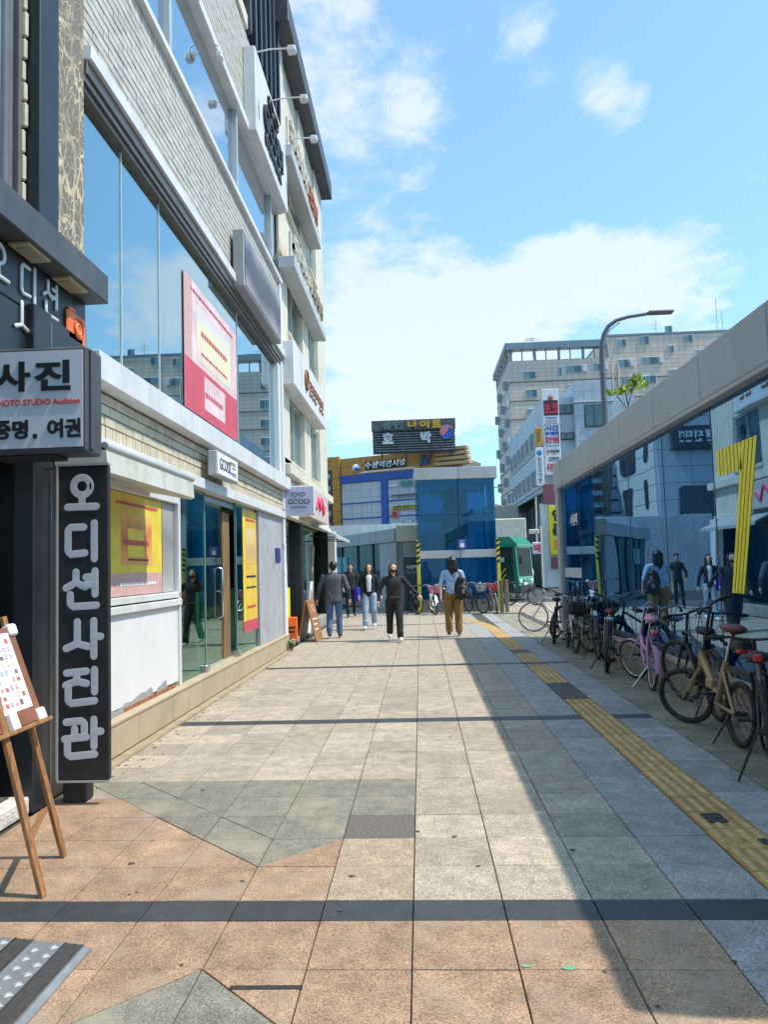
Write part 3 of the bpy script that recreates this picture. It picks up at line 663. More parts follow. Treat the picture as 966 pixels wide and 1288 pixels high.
# plinth of stone slabs
b = MB(); b.box(-4.6, -2.52, Y0, Y1+.02, 0, .28); part('plinth_core', b, m_mortar, es)
y = Y0
for k in range(9):
    y2 = min(y+1.0, Y1+.02); b = MB(); b.bbox(-2.53, -2.45, y+.002, y2-.002, .03, .30, .006); part('stone_slab', b, m_stone, es)
    b = MB(); b.bbox(-2.80, -2.44, y+.002, y2-.002, .285, .312, .004) ; part('stone_slab', b, m_stone, es); y = y2
b = MB(); b.box(-2.46, -2.36, Y0, Y1, -.004, .022); part('plinth_kerb', b, M('stained_kerb', (.33, .27, .18), .85, var=.2, scale=5), es)
# bricks: nearest ones laid singly
br_l, br_s, br_h = .218, .062, .085
def brick_mesh(l, h, d, mt):
    mb = MB(); mb.bbox(-d, 0, 0, l-.012, 0, h-.012, .004); return mb.mesh('brick', mt)
bm_up = brick_mesh(br_l, br_h, .05, m_brick_w); bm_sold = brick_mesh(.085, .20, .05, m_brick_w); bm_lo = brick_mesh(br_l, .09, .05, m_brick_c); bm_los = brick_mesh(.075, .125, .05, m_brick_c)
rows = []
for k in range(13): rows.append((5.78+k*br_h, bm_up, br_l, br_h, (k % 2)*.11, m_brick_w, Y0))
rows.append((5.78+13*br_h, bm_sold, .085, .20, 0, m_brick_w, Y0))
for k in range(3): rows.append((3.03-.09*(k+1)-.006, bm_lo, br_l, .09, (k % 2)*.11, m_brick_c, Y0))
rows.append((2.63, bm_los, .075, .125, 0, m_brick_c, Y0))
for k in range(20): rows.append((8.66+k*br_h, bm_up, br_l, br_h, (k % 2)*.11, m_brick_w, 5.0))
cand = []
for z, me, l, h, off, mt, ys in rows:
    y = ys-off
    while y < Y1-.02:
        cand.append((y, z, me, l, h, mt)); y += l
cand.sort(key=lambda c: c[0]+max(0, c[1]-6)*.8); rest = {}
for k, (y, z, me, l, h, mt) in enumerate(cand):
    if k < 298: place('brick', me, es, (-2.50+random.uniform(-.003, .003), max(y, Y0), z))
    else:
        mb = rest.setdefault(mt.name, (MB(), mt))[0]; mb.bbox(-2.55, -2.50+random.uniform(-.003, .003), y, min(y+l-.012, Y1), z, z+h-.012, .004)
rm = MB(); rmat = []
for nme, (mb, mt) in rest.items(): rm.mi = len(rmat); rmat.append(mt); rm.add(mb.v, mb.f)
part('distant_bricks', rm, rmat, es, kind='stuff')
b = MB(); b.box(-2.6, -2.515, Y0, Y1, 5.76, 7.06); b.box(-2.6, -2.515, Y0, Y1, 2.62, 3.04); b.box(-2.6, -2.515, 5.0, Y1, 8.64, 10.38); part('mortar_bed', b, m_mortar, es, kind='stuff')
# ledges and window heads
for z0, z1, x1, mt in ((3.035, 3.265, -2.36, m_white), (5.64, 5.765, -2.42, m_white), (7.075, 7.16, -2.43, m_white), (8.52, 8.65, -2.42, m_white), (2.50, 2.625, -2.45, m_white)):
    b = MB(); b.bbox(-2.62, x1, Y0, Y1, z0, z1, .006); part('ledge', b, mt, es)
b = MB(); b.bbox(-2.60, -2.455, Y0, Y1, 5.52, 5.64, .005); b.bbox(-2.60, -2.475, Y0, Y1, 5.455, 5.52, .004); b.bbox(-2.60, -2.50, Y0, Y1, 5.40, 5.456, .004); part('window_head', b, M('bronze_frame', (.14, .125, .11), .4, .5, var=.15), es, kind='stuff')
b = MB(); b.box(-2.575, -2.565, Y0, 10.55, 3.25, 5.42); part('window_pane', b, g_up1, es)
b = MB()
for y in (3.12, 4.14, 7.6): b.box(-2.585, -2.555, y-.006, y+.006, 3.26, 5.42)
part('glass_joint', b, M('silicone_joint', (.5, .58, .6), .4), es, kind='stuff')
b = MB(); b.bbox(-2.64, -2.47, 10.5, 10.72, 3.26, 5.42); b.bbox(-2.64, -2.46, 10.78, 11.0, 2.66, 7.1); part('corner_post', b, m_white, es, kind='stuff')
b = MB(); b.bbox(-3.2, -2.9, 3.45, 3.72, 2.9, 5.42); part('inner_column', b, M('pale_column_reflection', (.62, .64, .6), .7), es)  # solid column behind the pane standing in for a pale reflection
b = MB(); b.box(-4.6, -2.6, Y0+.1, Y1-.3, 3.18, 3.25); part('upper_floor', b, m_gray, es)
for yy0, yy1 in ((Y0, 4.38), (4.44, 7.50), (7.56, 10.2), (10.26, 10.9)):
    b = MB(); b.box(-2.57, -2.56, yy0, yy1, 7.16, 8.53); part('window_pane', b, g_up, es)
for y in (4.41, 7.53, 10.23):
    b = MB(); b.bbox(-2.62, -2.49, y-.04, y+.04, 7.16, 8.52, .004); part('mullion', b, M('grey_mullion', (.45, .46, .48), .4, .3), es)
b = MB(); b.bbox(-9, -2.45, Y0, 5.0, 8.66, 9.6); part('parapet', b, m_white, es)
b = MB(); b.bbox(-2.6, -2.46, 5.0, 8.3, 10.38, 10.62); b.box(-9, -2.6, 5.0, 11, 10.3, 12.5); part('parapet', b, m_offwhite, es, kind='stuff')
b = MB()
b.box(-9, -2.52, 8.35, 11.0, 10.65, 14.5)
for y in np.arange(8.4, 11.05, .44): b.bbox(-2.56, -2.42, y-.05, y+.05, 10.4, 14.5)
part('dark_cladding', b, M('navy_cladding', (.03, .035, .055), .35, .3, var=.2), es, kind='stuff')
for y in np.arange(8.47, 10.9, .88):
    b = MB(); b.box(-2.51, -2.50, y, y+.32, 10.9, 14.4); part('window_pane', b, g_up, es)
b = MB(); b.bbox(-2.6, -2.3, 8.2, 11.2, 14.3, 14.6); part('roof_edge', b, m_dgray, es)
# shopfront
b = MB(); b.bbox(-2.60, -2.55, Y0+.02, 4.62, .36, 1.17, .004); part('counter_panel', b, M('scuffed_white_panel', (.70, .70, .72), .5, var=.05, scale=3, dirt=(.55, .54, .55), dscale=2.5, dpos=(.6, .8)), es)
b = MB()
pts = [(Y0+.1, .315)]; y = Y0+.1
tops = [(2.62, .345), (2.8, .385), (2.9, .35), (3.05, .355), (3.12, .39), (3.3, .375), (3.42, .40), (3.5, .415), (3.62, .405), (3.78, .425), (3.82, .40), (3.83, .33), (3.95, .33), (3.96, .385), (4.05, .40), (4.15, .425), (4.22, .43), (4.26, .315)]
b.prism([(Y0+.1, .315)]+[(Y0+.1, .36)]+tops, 0, -2.56, -2.546); part('peeled_base', b, M('bare_grey_board', (.3, .3, .31), .8, var=.15, scale=9), es)
b = MB(); b.box(-2.57, -2.541, 3.1, 4.5, .313, .345); part('rust_line', b, M('rust_stain', (.27, .11, .05), .9, var=.4, scale=18), es)
b = MB(); b.bbox(-2.66, -2.51, Y0, 4.66, 1.17, 1.235, .005); b.bbox(-2.62, -2.53, Y0, 4.66, 1.25, 1.31, .004); b.bbox(-2.62, -2.53, 4.62, 4.69, .31, 2.5, .004); b.bbox(-2.62, -2.53, Y0, 4.62, 2.26, 2.34, .004); part('window_frame', b, m_white, es, kind='stuff')
b = MB(); b.box(-2.60, -2.59, Y0+.05, 4.6, 1.31, 2.26); part('window_pane', b, g_shop, es)
def soft(name, stops, lo, hi, sc, sd, ax='Z'): return BLUR(name, stops, ax, lo, hi, sc, sd)
def poster(x, y0, y1, z0, z1, base, blocks, lines, lab='window_poster'):
    """a printed sheet: base colour, flat printed areas, rows of small print"""
    b = MB(); b.box(x-.004, x, y0, y1, z0, z1); p = part(lab, b, base, es); w, h = y1-y0, z1-z0
    b = MB(); mts = []
    for k, (u0, u1, v0, v1, mt) in enumerate(blocks):
        if mt not in mts: mts.append(mt)
        b.mi = mts.index(mt); b.box(x, x+.0012+.0006*k, y0+u0*w, y0+u1*w, z0+v0*h, z0+v1*h)
    if blocks: part('printed_area', b, mts, p, kind='stuff')
    b = MB(); mts = []; rd = random.Random(int(y0*10))
    for k, (u, v, lw_, lh, n, mt) in enumerate(lines):     # rows of print, too soft in the photograph to read
        if mt not in mts: mts.append(mt)
        b.mi = mts.index(mt); a = y0+(u-lw_/2)*w
        while a < y0+(u+lw_/2)*w-.01: e = a+rd.uniform(.02, .07)*w; b.box(x+.004, x+.0052, a, min(e, y0+(u+lw_/2)*w), z0+(v-lh*.16)*h, z0+(v+lh*.16)*h); a = e+.012*w
    part('print_rows', b, mts, p, kind='stuff')
m_pyel = M('print_yellow', (.78, .60, .05), .45, var=.12, scale=4); m_por = soft('print_orange_picture', [(0, (.72, .36, .3)), (.3, (.80, .34, .06)), (.55, (.62, .2, .07)), (.75, (.82, .5, .1)), (1, (.6, .5, .3))], 1.5, 2.2, 4., 1.); m_ppk = M('print_pink', (.72, .36, .34), .45, var=.2, scale=4); m_pred = M('print_crimson', (.58, .07, .11), .45, var=.12, scale=3); m_ppale = M('print_pale_rose', (.72, .52, .54), .5, var=.2, scale=2); m_pcream = soft('print_cream_picture', [(0, (.72, .45, .45)), (.35, (.74, .66, .5)), (.6, (.78, .72, .42)), (.8, (.66, .62, .62)), (1, (.74, .5, .52))], 3.9, 4.9, 2.4, 3.)
poster(-2.583, 2.9, 4.22, 1.32, 2.25, m_pyel, [(.18, .78, .30, .80, m_por), (0, 1, 0, .22, m_ppk), (.3, .62, .38, .66, m_pyel)], [(.5, .90, .8, .09, 6, m_pred), (.47, .52, .5, .16, 4, m_pred), (.5, .11, .7, .1, 7, m_paper), (.5, .35, .4, .05, 8, m_ink)])
b = MB(); b.box(-2.588, -2.583, 4.24, 4.6, 1.32, 2.25); part('window_poster', b, BLUR('poster_grey', [(0, (.45, .43, .42)), (.5, (.22, .23, .23)), (1, (.42, .4, .38))], 'Z', 1.3, 2.3, 3., 4.), es)
for yy0, yy1 in ((4.70, 5.74), (7.32, 8.72)):
    b = MB(); b.box(-2.575, -2.562, yy0, yy1, .32, 2.5); part('shop_window_pane', b, g_shop, es)
    b = MB(); b.bbox(-2.585, -2.553, yy1-.02 if yy0 < 5 else yy0, yy1 if yy0 < 5 else yy0+.02, .32, 2.5, .003); part('glass_edge', b, M('green_glass_edge', (.16, .3, .27), .2), es)
b = MB(); b.bbox(-2.62, -2.52, 5.62, 5.78, .31, .40); b.bbox(-2.62, -2.52, 7.28, 7.46, .31, .40); part('floor_hinge', b, m_steel, es, kind='stuff')
b = MB(); b.box(-2.66, -2.648, 5.8, 6.84, .35, 2.40, ); dr = part('open_door_pane', b, g_shop, es)
b = MB(); b.tube([(-2.645, 6.7, .9), (-2.60, 6.7, .92), (-2.60, 6.7, 1.55), (-2.645, 6.7, 1.57)], .014, 8); part('handle', b, m_chrome, dr)
tp = None
for k, (x0, x1, c) in enumerate(((-2.90, -2.815, (.20, .12, .05)), (-2.812, -2.725, (.30, .19, .075)), (-2.722, -2.63, (.22, .13, .05)))):
    b = MB(); b.bbox(x0, x1, 6.88+random.uniform(-.012, .012), 7.24, .32, 2.34, .012); part('timber_plank', b, M('weathered_timber_%d' % k, c, .8, var=.6, scale=2.2, stretch=(18, 18, .8), bump=.4, bscale=18, dirt=(.07, .045, .02), dscale=1.2, dpos=(.5, .75)), es)
b = MB(); b.box(-2.72, -2.58, 5.76, 7.3, 2.40, 2.46); part('door_rail', b, m_chrome, es)
b = MB(); b.box(-4.58, -4.4, Y0, Y1-.3, .3, 2.5); b.box(-2.95, -2.93, 6.6, 8.7, .34, 1.25); part('inner_wall', b, M('mint_inner_wall', (.36, .58, .5), .6, var=.1), es, kind='stuff')
b = MB(); b.box(-4.5, -2.6, Y0, Y1-.3, .3, .33); part('shop_floor', b, M('shop_floor_tile', (.42, .40, .36), .3, var=.1), es)
b = MB(); b.box(-4.5, -2.6, Y0+.1, Y1-.3, 2.46, 2.5); part('shop_ceiling', b, M('shop_ceiling', (.35, .37, .36), .8), es)
poster(-2.556, 7.75, 8.7, .60, 2.45, M('print_amber', (.74, .50, .06), .45, var=.12, scale=3), [(0, .16, .08, 1, m_pyel), (.2, .9, .55, .85, soft('print_tan_picture', [(0, (.74, .46, .1)), (.4, (.62, .4, .2)), (.7, (.78, .56, .2)), (1, (.7, .55, .3))], 1.6, 2.2, 5., 2.)), (0, 1, 0, .09, m_pred)], [(.55, .92, .7, .05, 5, m_pred), (.55, .45, .7, .05, 5, m_ink), (.55, .36, .7, .04, 7, m_ink), (.55, .2, .6, .06, 4, m_pred)])
b = MB(); b.bbox(-2.9, -2.52, 8.74, 10.76, .31, 2.5, .006); part('grey_pier', b, M('weathered_grey_pier', (.36, .37, .40), .7, var=.12, scale=3, dirt=(.2, .2, .21), dscale=4, dpos=(.58, .75)), es)
b = MB(); b.bbox(-2.9, -2.47, 10.78, 11.02, .0, 2.64, .006); part('white_pier', b, M('flaking_white_pier', (.68, .68, .68), .7, var=.05, scale=5, dirt=(.3, .3, .3), dscale=5, dpos=(.6, .68)), es)
b = MB(); b.bbox(-2.518, -2.505, 10.1, 10.55, 1.66, 1.92, .003); part('number_plate', b, M('navy_plate', (.02, .03, .18), .4), es)
b = MB(); b.bbox(-2.56, -2.534, 2.2, 5.0, 2.50, 2.56); part('painted_shadow_gap', b, m_black2, es)  # solid matt black strip, the gap's shade put into its colour
poster(-2.551, 4.96, 7.5, 3.42, 5.02, m_ppale, [(0, 1, 0, .38, m_pred), (.2, .85, .42, .86, m_pcream), (.32, .72, .08, .34, m_ppale), (.0, .12, .38, 1, m_ppk)], [(.5, .93, .8, .07, 6, m_pred), (.52, .66, .5, .12, 4, m_pred), (.52, .5, .5, .06, 7, m_pred), (.5, .2, .34, .12, 4, m_pred)])
# awning case
aw = thing('awning_case', 'closed pale awning case above the yellow posters', 'awning', (-2.3, 2.5, 2.2))
b = MB(); b.prism([(-2.53, 2.46), (-2.16, 2.43), (-2.10, 2.39), (-2.085, 2.23), (-2.12, 2.215), (-2.53, 2.30)], 1, 1.66, 3.72); part('casing', b, M('weathered_cream_metal', (.56, .56, .50), .6, var=.08, scale=4, dirt=(.40, .39, .33), dscale=3), aw)
b = MB(); b.tube([(-2.115, 1.66, 2.415), (-2.115, 3.74, 2.415)], .03, 10); part('roller', b, M('dull_aluminium', (.5, .5, .47), .45, .5), aw)
# signs of the eyewear shop
ss = thing('flat_light_box', 'small white GCODI light box on the brick band above the glass door', 'sign', (-2.4, 5.7, 2.66))
b = MB(); b.bbox(-2.41, -2.30, 5.38, 6.42, 2.67, 2.965, .008); part('casing', b, m_gray, ss)
b = MB(); b.box(-2.299, -2.295, 5.40, 6.40, 2.69, 2.945); part('face', b, m_paper, ss)
letters('GCODI', ss, (-2.292, 5.74, 2.82), SIDE, .2, m_ink, 0, .002, fit=(.5, .14)); marks(ss, (-2.2945, 6.12, 2.87), SIDE, .34, .085, 3, m_ink, .003, seed=8); marks(ss, (-2.2945, 6.12, 2.755), SIDE, .38, .045, 6, m_bluef, .003, seed=9)
hs = thing('hanging_sign', 'square lilac GCODI EYEWEAR blade sign with spectacles outline', 'sign', (-2.2, 10.9, 2.55))
b = MB(); b.bbox(-2.50, -1.90, 10.9, 11.05, 2.55, 3.11, .01); part('casing', b, m_white, hs)
b = MB(); b.box(-2.485, -1.915, 10.894, 10.899, 2.565, 3.095); part('face', b, M('lilac_acrylic', (.44, .45, .60), .4, var=.04, scale=2), hs)
letters('GCODI', hs, (-2.2, 10.889, 2.81), FRONT, .2, m_ink, .0, .002, fit=(.42, .09)); letters('EYEWEAR', hs, (-2.2, 10.889, 2.70), FRONT, .1, m_ink, 0, .002, fit=(.30, .035))
def specs(parent, c, w, orient, mat, r=.006, name='spectacles_emblem'):
    rt, up = Vector(orient[0]), Vector(orient[1]); mb = MB()
    def P(x, y): return Vector(c)+rt*(x*w)+up*(y*w)
    for s in (-1, 1):
        mb.tube([P(s*(.27+.2*math.cos(t)), .17*math.sin(t) if math.sin(t) < 0 else .11*math.sin(t)) for t in np.linspace(0, 2*math.pi, 17)[:-1]], r, 6, closed=True)
        mb.tube([P(s*.46, .06), P(s*.52, .09)], r, 6)
    mb.tube([P(-.08, .04), P(0, .08), P(.08, .04)], r, 6); return part(name, mb, mat, parent, kind='stuff')
specs(hs, (-2.2, 10.889, 2.955), .26, FRONT, m_ink, .005)
bg_ = thing('large_wall_sign', 'big white box sign with black GCODI letters high on the brick front', 'sign', (-2.3, 8.5, 8.0))
b = MB(); b.bbox(-2.50, -2.30, 8.05, 10.95, 8.51, 9.93, .01); part('casing', b, m_white, bg_)
letters('GCODI', bg_, (-2.285, 9.45, 9.16), SIDE, .5, m_ink, .02, .03, fit=(1.7, .44)); letters('EYEWEAR', bg_, (-2.29, 9.45, 8.78), SIDE, .2, m_ink, .012, .02, fit=(1.5, .17))
specs(bg_, (-2.28, 9.45, 9.60), .85, SIDE, m_ink, .035)
for k, (y, z) in enumerate(((8.2, 9.92), (9.5, 9.92), (10.8, 9.92))):
    fl = thing('arm_floodlight', ['nearest', 'middle', 'farthest'][k]+' white floodlight on a thin arm above the big GCODI sign', 'floodlight', (-2.3, y, z), group='floodlights above the sign')
    b = MB(); b.tube([(-2.4, y, z-.02), (-2.1, y, z+.03), (-1.78, y, z+.03)], .012, 8); part('arm', b, m_white, fl)
    b = MB(); b.bbox(-1.80, -1.66, y-.07, y+.07, z-.05, z+.05, .02, None); hd = part('lamp_head', b, m_white, fl)
    b = MB(); b.box(-1.79, -1.67, y-.055, y+.055, z-.056, z-.051); part('lens', b, m_dimpanel, hd)
for k, (y, z) in enumerate(((4.9, 7.75), (6.0, 7.78))):
    fl = thing('window_floodlight', ['left', 'right'][k]+' small floodlight bracketed in front of the second floor window', 'floodlight', (-2.4, y, z+.7), group='floodlights at the second floor window')
    b = MB(); b.tube([(-2.45, y, 8.52), (-2.36, y, 8.46), (-2.36, y, 8.36)], .010, 6); part('arm', b, m_white, fl)
    b = MB(); b.bbox(-2.40, -2.31, y-.06, y+.06, 8.27, 8.36, .015); part('lamp_head', b, m_white, fl)
dk = thing('dark_fascia_sign', 'dark grey box sign with pale edges across the first floor window head', 'sign', (-2.3, 8, 5.6))
b = MB(); b.bbox(-2.46, -2.3, 7.0, 9.9, 5.58, 6.42, .01); part('casing', b, M('grey_sign_case', (.30, .30, .31), .5), dk)
b = MB(); b.box(-2.3, -2.29, 7.06, 9.86, 5.62, 6.38); part('face', b, BLUR('dark_sign_face', [(0, (.3, .28, .28)), (.35, (.06, .055, .07)), (.7, (.08, .07, .09)), (1, (.3, .3, .31))], 'Z', 5.6, 6.4, 1.2, 3.), dk)
# ------------------------------------------------------------------ cream corner building
cb = thing('cream_office_building', 'cream four storey building with paired windows beyond the eyewear shop', 'building', (-5, 14.5, 0))
C0, C1 = 11.05, 18.25
b = MB(); b.box(-12, -3.4, C0, C1, 0, 12.2); part('wall', b, m_dint, cb)
for z0, z1 in ((2.62, 3.75), (5.15, 6.45), (7.75, 9.2), (10.3, 12.5)):
    b = MB(); b.bbox(-3.5, -2.55, C0, C1, z0, z1, .006); part('spandrel', b, m_offwhite, cb)
for y0, y1 in ((C0, 11.9), (13.95, 14.95), (16.7, C1)):
    b = MB(); b.bbox(-3.5, -2.5, y0, y1, 2.6, 12.5, .008); part('pier', b, m_offwhite, cb)
for z0, z1 in ((3.75, 5.15), (6.45, 7.75), (9.2, 10.3)):
    for y0, y1 in ((11.9, 13.95), (14.95, 16.7)):
        b = MB(); b.bbox(-2.66, -2.58, y0, y1, z1-.06, z1, .003); b.box(-2.66, -2.58, y0, y1, z0, z0+.05); b.box(-2.66, -2.58, y0, y0+.05, z0+.05, z1-.06); b.box(-2.66, -2.58, y1-.05, y1, z0+.05, z1-.06); b.box(-2.66, -2.585, (y0+y1)/2-.025, (y0+y1)/2+.025, z0+.05, z1-.06); wf = part('window_frame', b, m_steel if False else M('pale_frame', (.5, .52, .5), .4, .3), cb)
        b = MB(); b.box(-2.64, -2.63, y0+.05, y1-.05, z0+.05, z1-.06); part('window_pane', b, g_teal, wf)
        b = MB(); b.bbox(-2.6, -2.47, y0-.04, y1+.04, z0-.06, z0, .004); part('sill', b, m_offwhite, cb)
b = MB(); b.bbox(-12, -2.2, C0-.1, C1+.25, 12.5, 13.0, .02); part('roof_fascia', b, m_dgray, cb)
b = MB(); b.bbox(-3.5, -2.36, C0, C1+.1, 3.38, 3.58, .01); b.bbox(-2.6, -2.44, C0, C1, 2.55, 2.66); part('string_course', b, m_offwhite, cb, kind='stuff')
b = MB(); b.bbox(-2.56, -2.5, 11.1, 13.5, 3.62, 3.74); b.box(-2.54, -2.535, 11.2, 13.6, 2.75, 3.35); part('white_banner', b, m_paper, cb, kind='stuff')
# ground floor openings
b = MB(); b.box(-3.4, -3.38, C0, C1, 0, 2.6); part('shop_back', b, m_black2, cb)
b = MB(); b.bbox(-3.4, -2.55, 13.3, 13.55, 0, 2.6); b.bbox(-3.4, -2.5, 17.9, C1, 0, 2.6); part('pier', b, m_black2, cb, kind='stuff')
b = MB(); b.bbox(-2.58, -2.5, C0, 13.3, 0, .12); b.bbox(-3.4, -2.52, 13.55, 17.9, 0, .28); part('threshold', b, m_concrete, cb, kind='stuff')
b = MB(); b.box(-2.7, -2.69, 11.1, 13.3, .12, 2.55); part('shop_window_pane', b, g_teal, cb)
b = MB(); b.box(-2.7, -2.69, 13.6, 17.8, .3, 2.55); part('shop_window_pane', b, g_shop, cb)
b = MB(); b.box(-2.68, -2.66, 11.5, 12.4, .35, 1.15); part('window_poster', b, m_yellow, cb)
def sign_ledge(y0, y1, z, txt, m1, m2, lab, h):
    t = thing('ledge_sign', lab, 'sign', (-2.3, (y0+y1)/2, z))
    b = MB(); b.bbox(-2.5, -2.18, y0, y1, z, z+.22, .008); part('ledge', b, m_gray, t)
    L_ = y1-y0-.4; ym = y0+.2+L_*.58
    marks(t, (-2.26, y0+.2+L_*.29, z+.22+h/2), SIDE, L_*.58, h, 4, m1, .06, seed=len(lab)); marks(t, (-2.26, ym+L_*.21, z+.22+h/2), SIDE, L_*.40, h, 3, m2, .06, seed=len(lab)+5)
    b = MB(); b.box(-2.30, -2.262, y0+.1, y1-.1, z+.2, z+.22+h*.9); part('letter_backing', b, m_offwhite, t)
sign_ledge(10.8, 15.3, 9.62, '커피와사람들', M('pale_letters', (.55, .52, .44), .5), M('rust_letters', (.38, .12, .06), .5), 'raised letter sign on a grey ledge under the roof edge', .7)
sign_ledge(10.9, 15.9, 7.42, '미용실헤어스튜디오', M('pale_letters', (0, 0, 0)), M('bronze_letters', (.33, .26, .17), .5), 'raised letter sign on a grey ledge between the second and third floor windows', .6)
wb = thing('white_box_sign', 'white box sign with small brown emblem between two window rows', 'sign', (-2.4, 13.5, 5.1))
b = MB(); b.bbox(-2.56, -2.25, 10.98, 16.0, 5.12, 5.98, .01); part('casing', b, m_white, wb)
m_brown = M('brown_letters', (.25, .09, .03), .5)
b = MB(); b.ring((-2.235, 12.6, 5.58), (1, 0, 0), .2, .035, 20, 6); b.ell((-2.235, 12.6, 5.58), (.02, .09, .12)); part('emblem', b, m_brown, wb, kind='stuff')
marks(wb, (-2.247, 14.2, 5.53), SIDE, 2.5, .34, 6, m_brown, .02, seed=4)
rs = thing('pink_script_sign', 'small beige box sign with pink brush mark over the shop awning', 'sign', (-2.3, 14.0, 2.55))
b = MB(); b.bbox(-2.55, -2.2, 12.4, 15.6, 2.62, 3.30, .01); part('casing', b, M('beige_sign', (.55, .46, .42), .5), rs)
b = MB(); b.tube([(-2.19, 13.3, 2.85), (-2.19, 13.7, 3.12), (-2.19, 13.9, 2.86), (-2.19, 14.3, 3.15), (-2.19, 14.5, 2.8), (-2.19, 14.8, 3.0)], .04, 6); part('brush_mark', b, M('pink_lettering', (.75, .04, .14), .5), rs)
aw2 = thing('shop_awning', 'small grey fabric awning over the farther shop doorway', 'awning', (-2.2, 16, 2.3))
b = MB(); b.prism([(-2.5, 2.56), (-2.48, 2.60), (-1.86, 2.30), (-1.86, 2.22), (-1.89, 2.22), (-1.89, 2.28)], 1, 14.2, 17.6); part('fabric', b, M('grey_awning_fabric', (.38, .38, .38), .8), aw2)
b = MB()
for y in (14.3, 15.9, 17.5): b.tube([(-2.5, y, 2.3), (-1.9, y, 2.25)], .015, 6)
part('arm', b, m_black2, aw2, kind='stuff')
wc = thing('white_column', 'plain white pillar at the far corner of the cream building', 'pillar', (-2.4, 17.9, 0))
b = MB(); b.bbox(-2.49, -2.28, 17.75, 18.1, 0, 2.56, .01); part('shaft', b, m_white, wc)
b = MB(); b.bbox(-2.52, -2.25, 17.72, 18.13, 0, .12, .01); part('base', b, m_concrete, wc)
# pavement boards in front of the shops
ab = thing('a_board', 'folding wooden A board with white lettering outside the dark shop', 'signboard', (-2.3, 12.9, 0))
for s, nm in ((-1, 'panel'), (1, 'panel')):
    Mx = Matrix.Translation((-2.32+.0, 12.85, 0)) @ Matrix.Rotation(R(-8), 4, 'Z') @ Matrix.Translation((s*.20-0, 0, 0)) @ Matrix.Rotation(R(-s*12.5), 4, 'Y')
    b = MB(); b.bbox(-.015, .015, -.27, .27, 0, .88, .006, Mx); pn = part('panel', b, m_wood_red, ab)
    if s > 0:
        b = MB(); b.ring(Mx @ Vector((.018, 0, .70)), Mx.to_3x3() @ Vector((1, 0, 0)), .07, .006, 18, 5)
        for k in range(3): b.box(.0155, .018, -.16, .16-.05*k, .46-k*.11, .485-k*.11, Mx)
        part('white_print', b, m_paper, pn, kind='stuff')
ob_ = thing('orange_board', 'small bright orange standing board by the shop pier', 'signboard', (-2.55, 12.0, 0))
b = MB(); b.bbox(-2.66, -2.46, 12.0, 12.08, .06, .56, .01); part('board', b, m_orange, ob_)
b = MB(); b.bbox(-2.66, -2.46, 11.98, 12.14, 0, .06, .01); part('foot', b, m_black2, ob_)
b = MB(); b.box(-2.62, -2.5, 11.994, 11.999, .33, .37); b.box(-2.62, -2.52, 11.994, 11.999, .25, .28); part('print', b, m_ink, ob_, kind='stuff')
tb = thing('tall_banner', 'narrow tall dark and white banner stand leaning at the shop entrance', 'banner', (-2.45, 13.8, 0))
Mx = Matrix.Translation((-2.48, 13.75, .1)) @ Matrix.Rotation(R(4), 4, 'Y')
b = MB(); b.mi = 0; b.box(-.012, .012, -.22, .22, .0, 1.15, Mx); b.mi = 1; b.box(-.012, .012, -.22, .22, 1.15, 1.95, Mx); part('panel', b, [m_paper, m_dgray], tb)
b = MB(); b.bbox(-.06, .10, -.22, .22, -.1, -.06, .01, Mx); b.tube([Mx @ Vector((0, 0, -.1)), Mx @ Vector((0, 0, 1.95))], .012, 6); part('stand', b, m_black2, tb, kind='stuff')
b = MB(); b.ell(Mx @ Vector((.014, 0, .85)), (.01, .12, .2), 10, 6); b.ell(Mx @ Vector((.014, .02, 1.4)), (.01, .1, .1), 10, 6); part('print', b, M('food_print', (.5, .2, .1), .6, var=.4, scale=25), tb, kind='stuff')
def leaf_cloud(mb, c, rad, n, sz, flat=1.):
    for _ in range(n):
        d = Vector((random.gauss(0, 1), random.gauss(0, 1), random.gauss(0, 1))).normalized(); p = Vector(c)+Vector((d.x*rad[0], d.y*rad[1], d.z*rad[2]))*random.random()**.5
        a = d.orthogonal().normalized().lerp(Vector((random.gauss(0, 1), random.gauss(0, 1), random.gauss(0, 1))), .5).normalized(); b_ = a.cross(d).normalized(); s = sz*random.uniform(.6, 1.3)
        mb.mi = random.randrange(3); mb.add([p-a*s, p+b_*s*.5, p+a*s, p-b_*s*.5+d*s*.2], [(0, 1, 2, 3)])
m_leaf = [M('leaf_%d' % k, c, .6, var=.2, scale=20) for k, c in enumerate(((.09, .15, .03), (.16, .22, .05), (.05, .09, .02)))]
pl = thing('weed_clump', 'small green weed growing at the foot of the white pier', 'plant', (-2.4, 10.7, 0))
b = MB(); leaf_cloud(b, (-2.38, 10.75, .12), (.07, .1, .11), 70, .035); part('foliage', b, m_leaf, pl, kind='stuff')
b = MB()
for k in range(4): b.tube([(-2.39, 10.75, 0), (-2.38+random.uniform(-.04, .04), 10.75+random.uniform(-.06, .06), .15)], .004, 5)
part('stem', b, m_leaf[0], pl, kind='stuff')
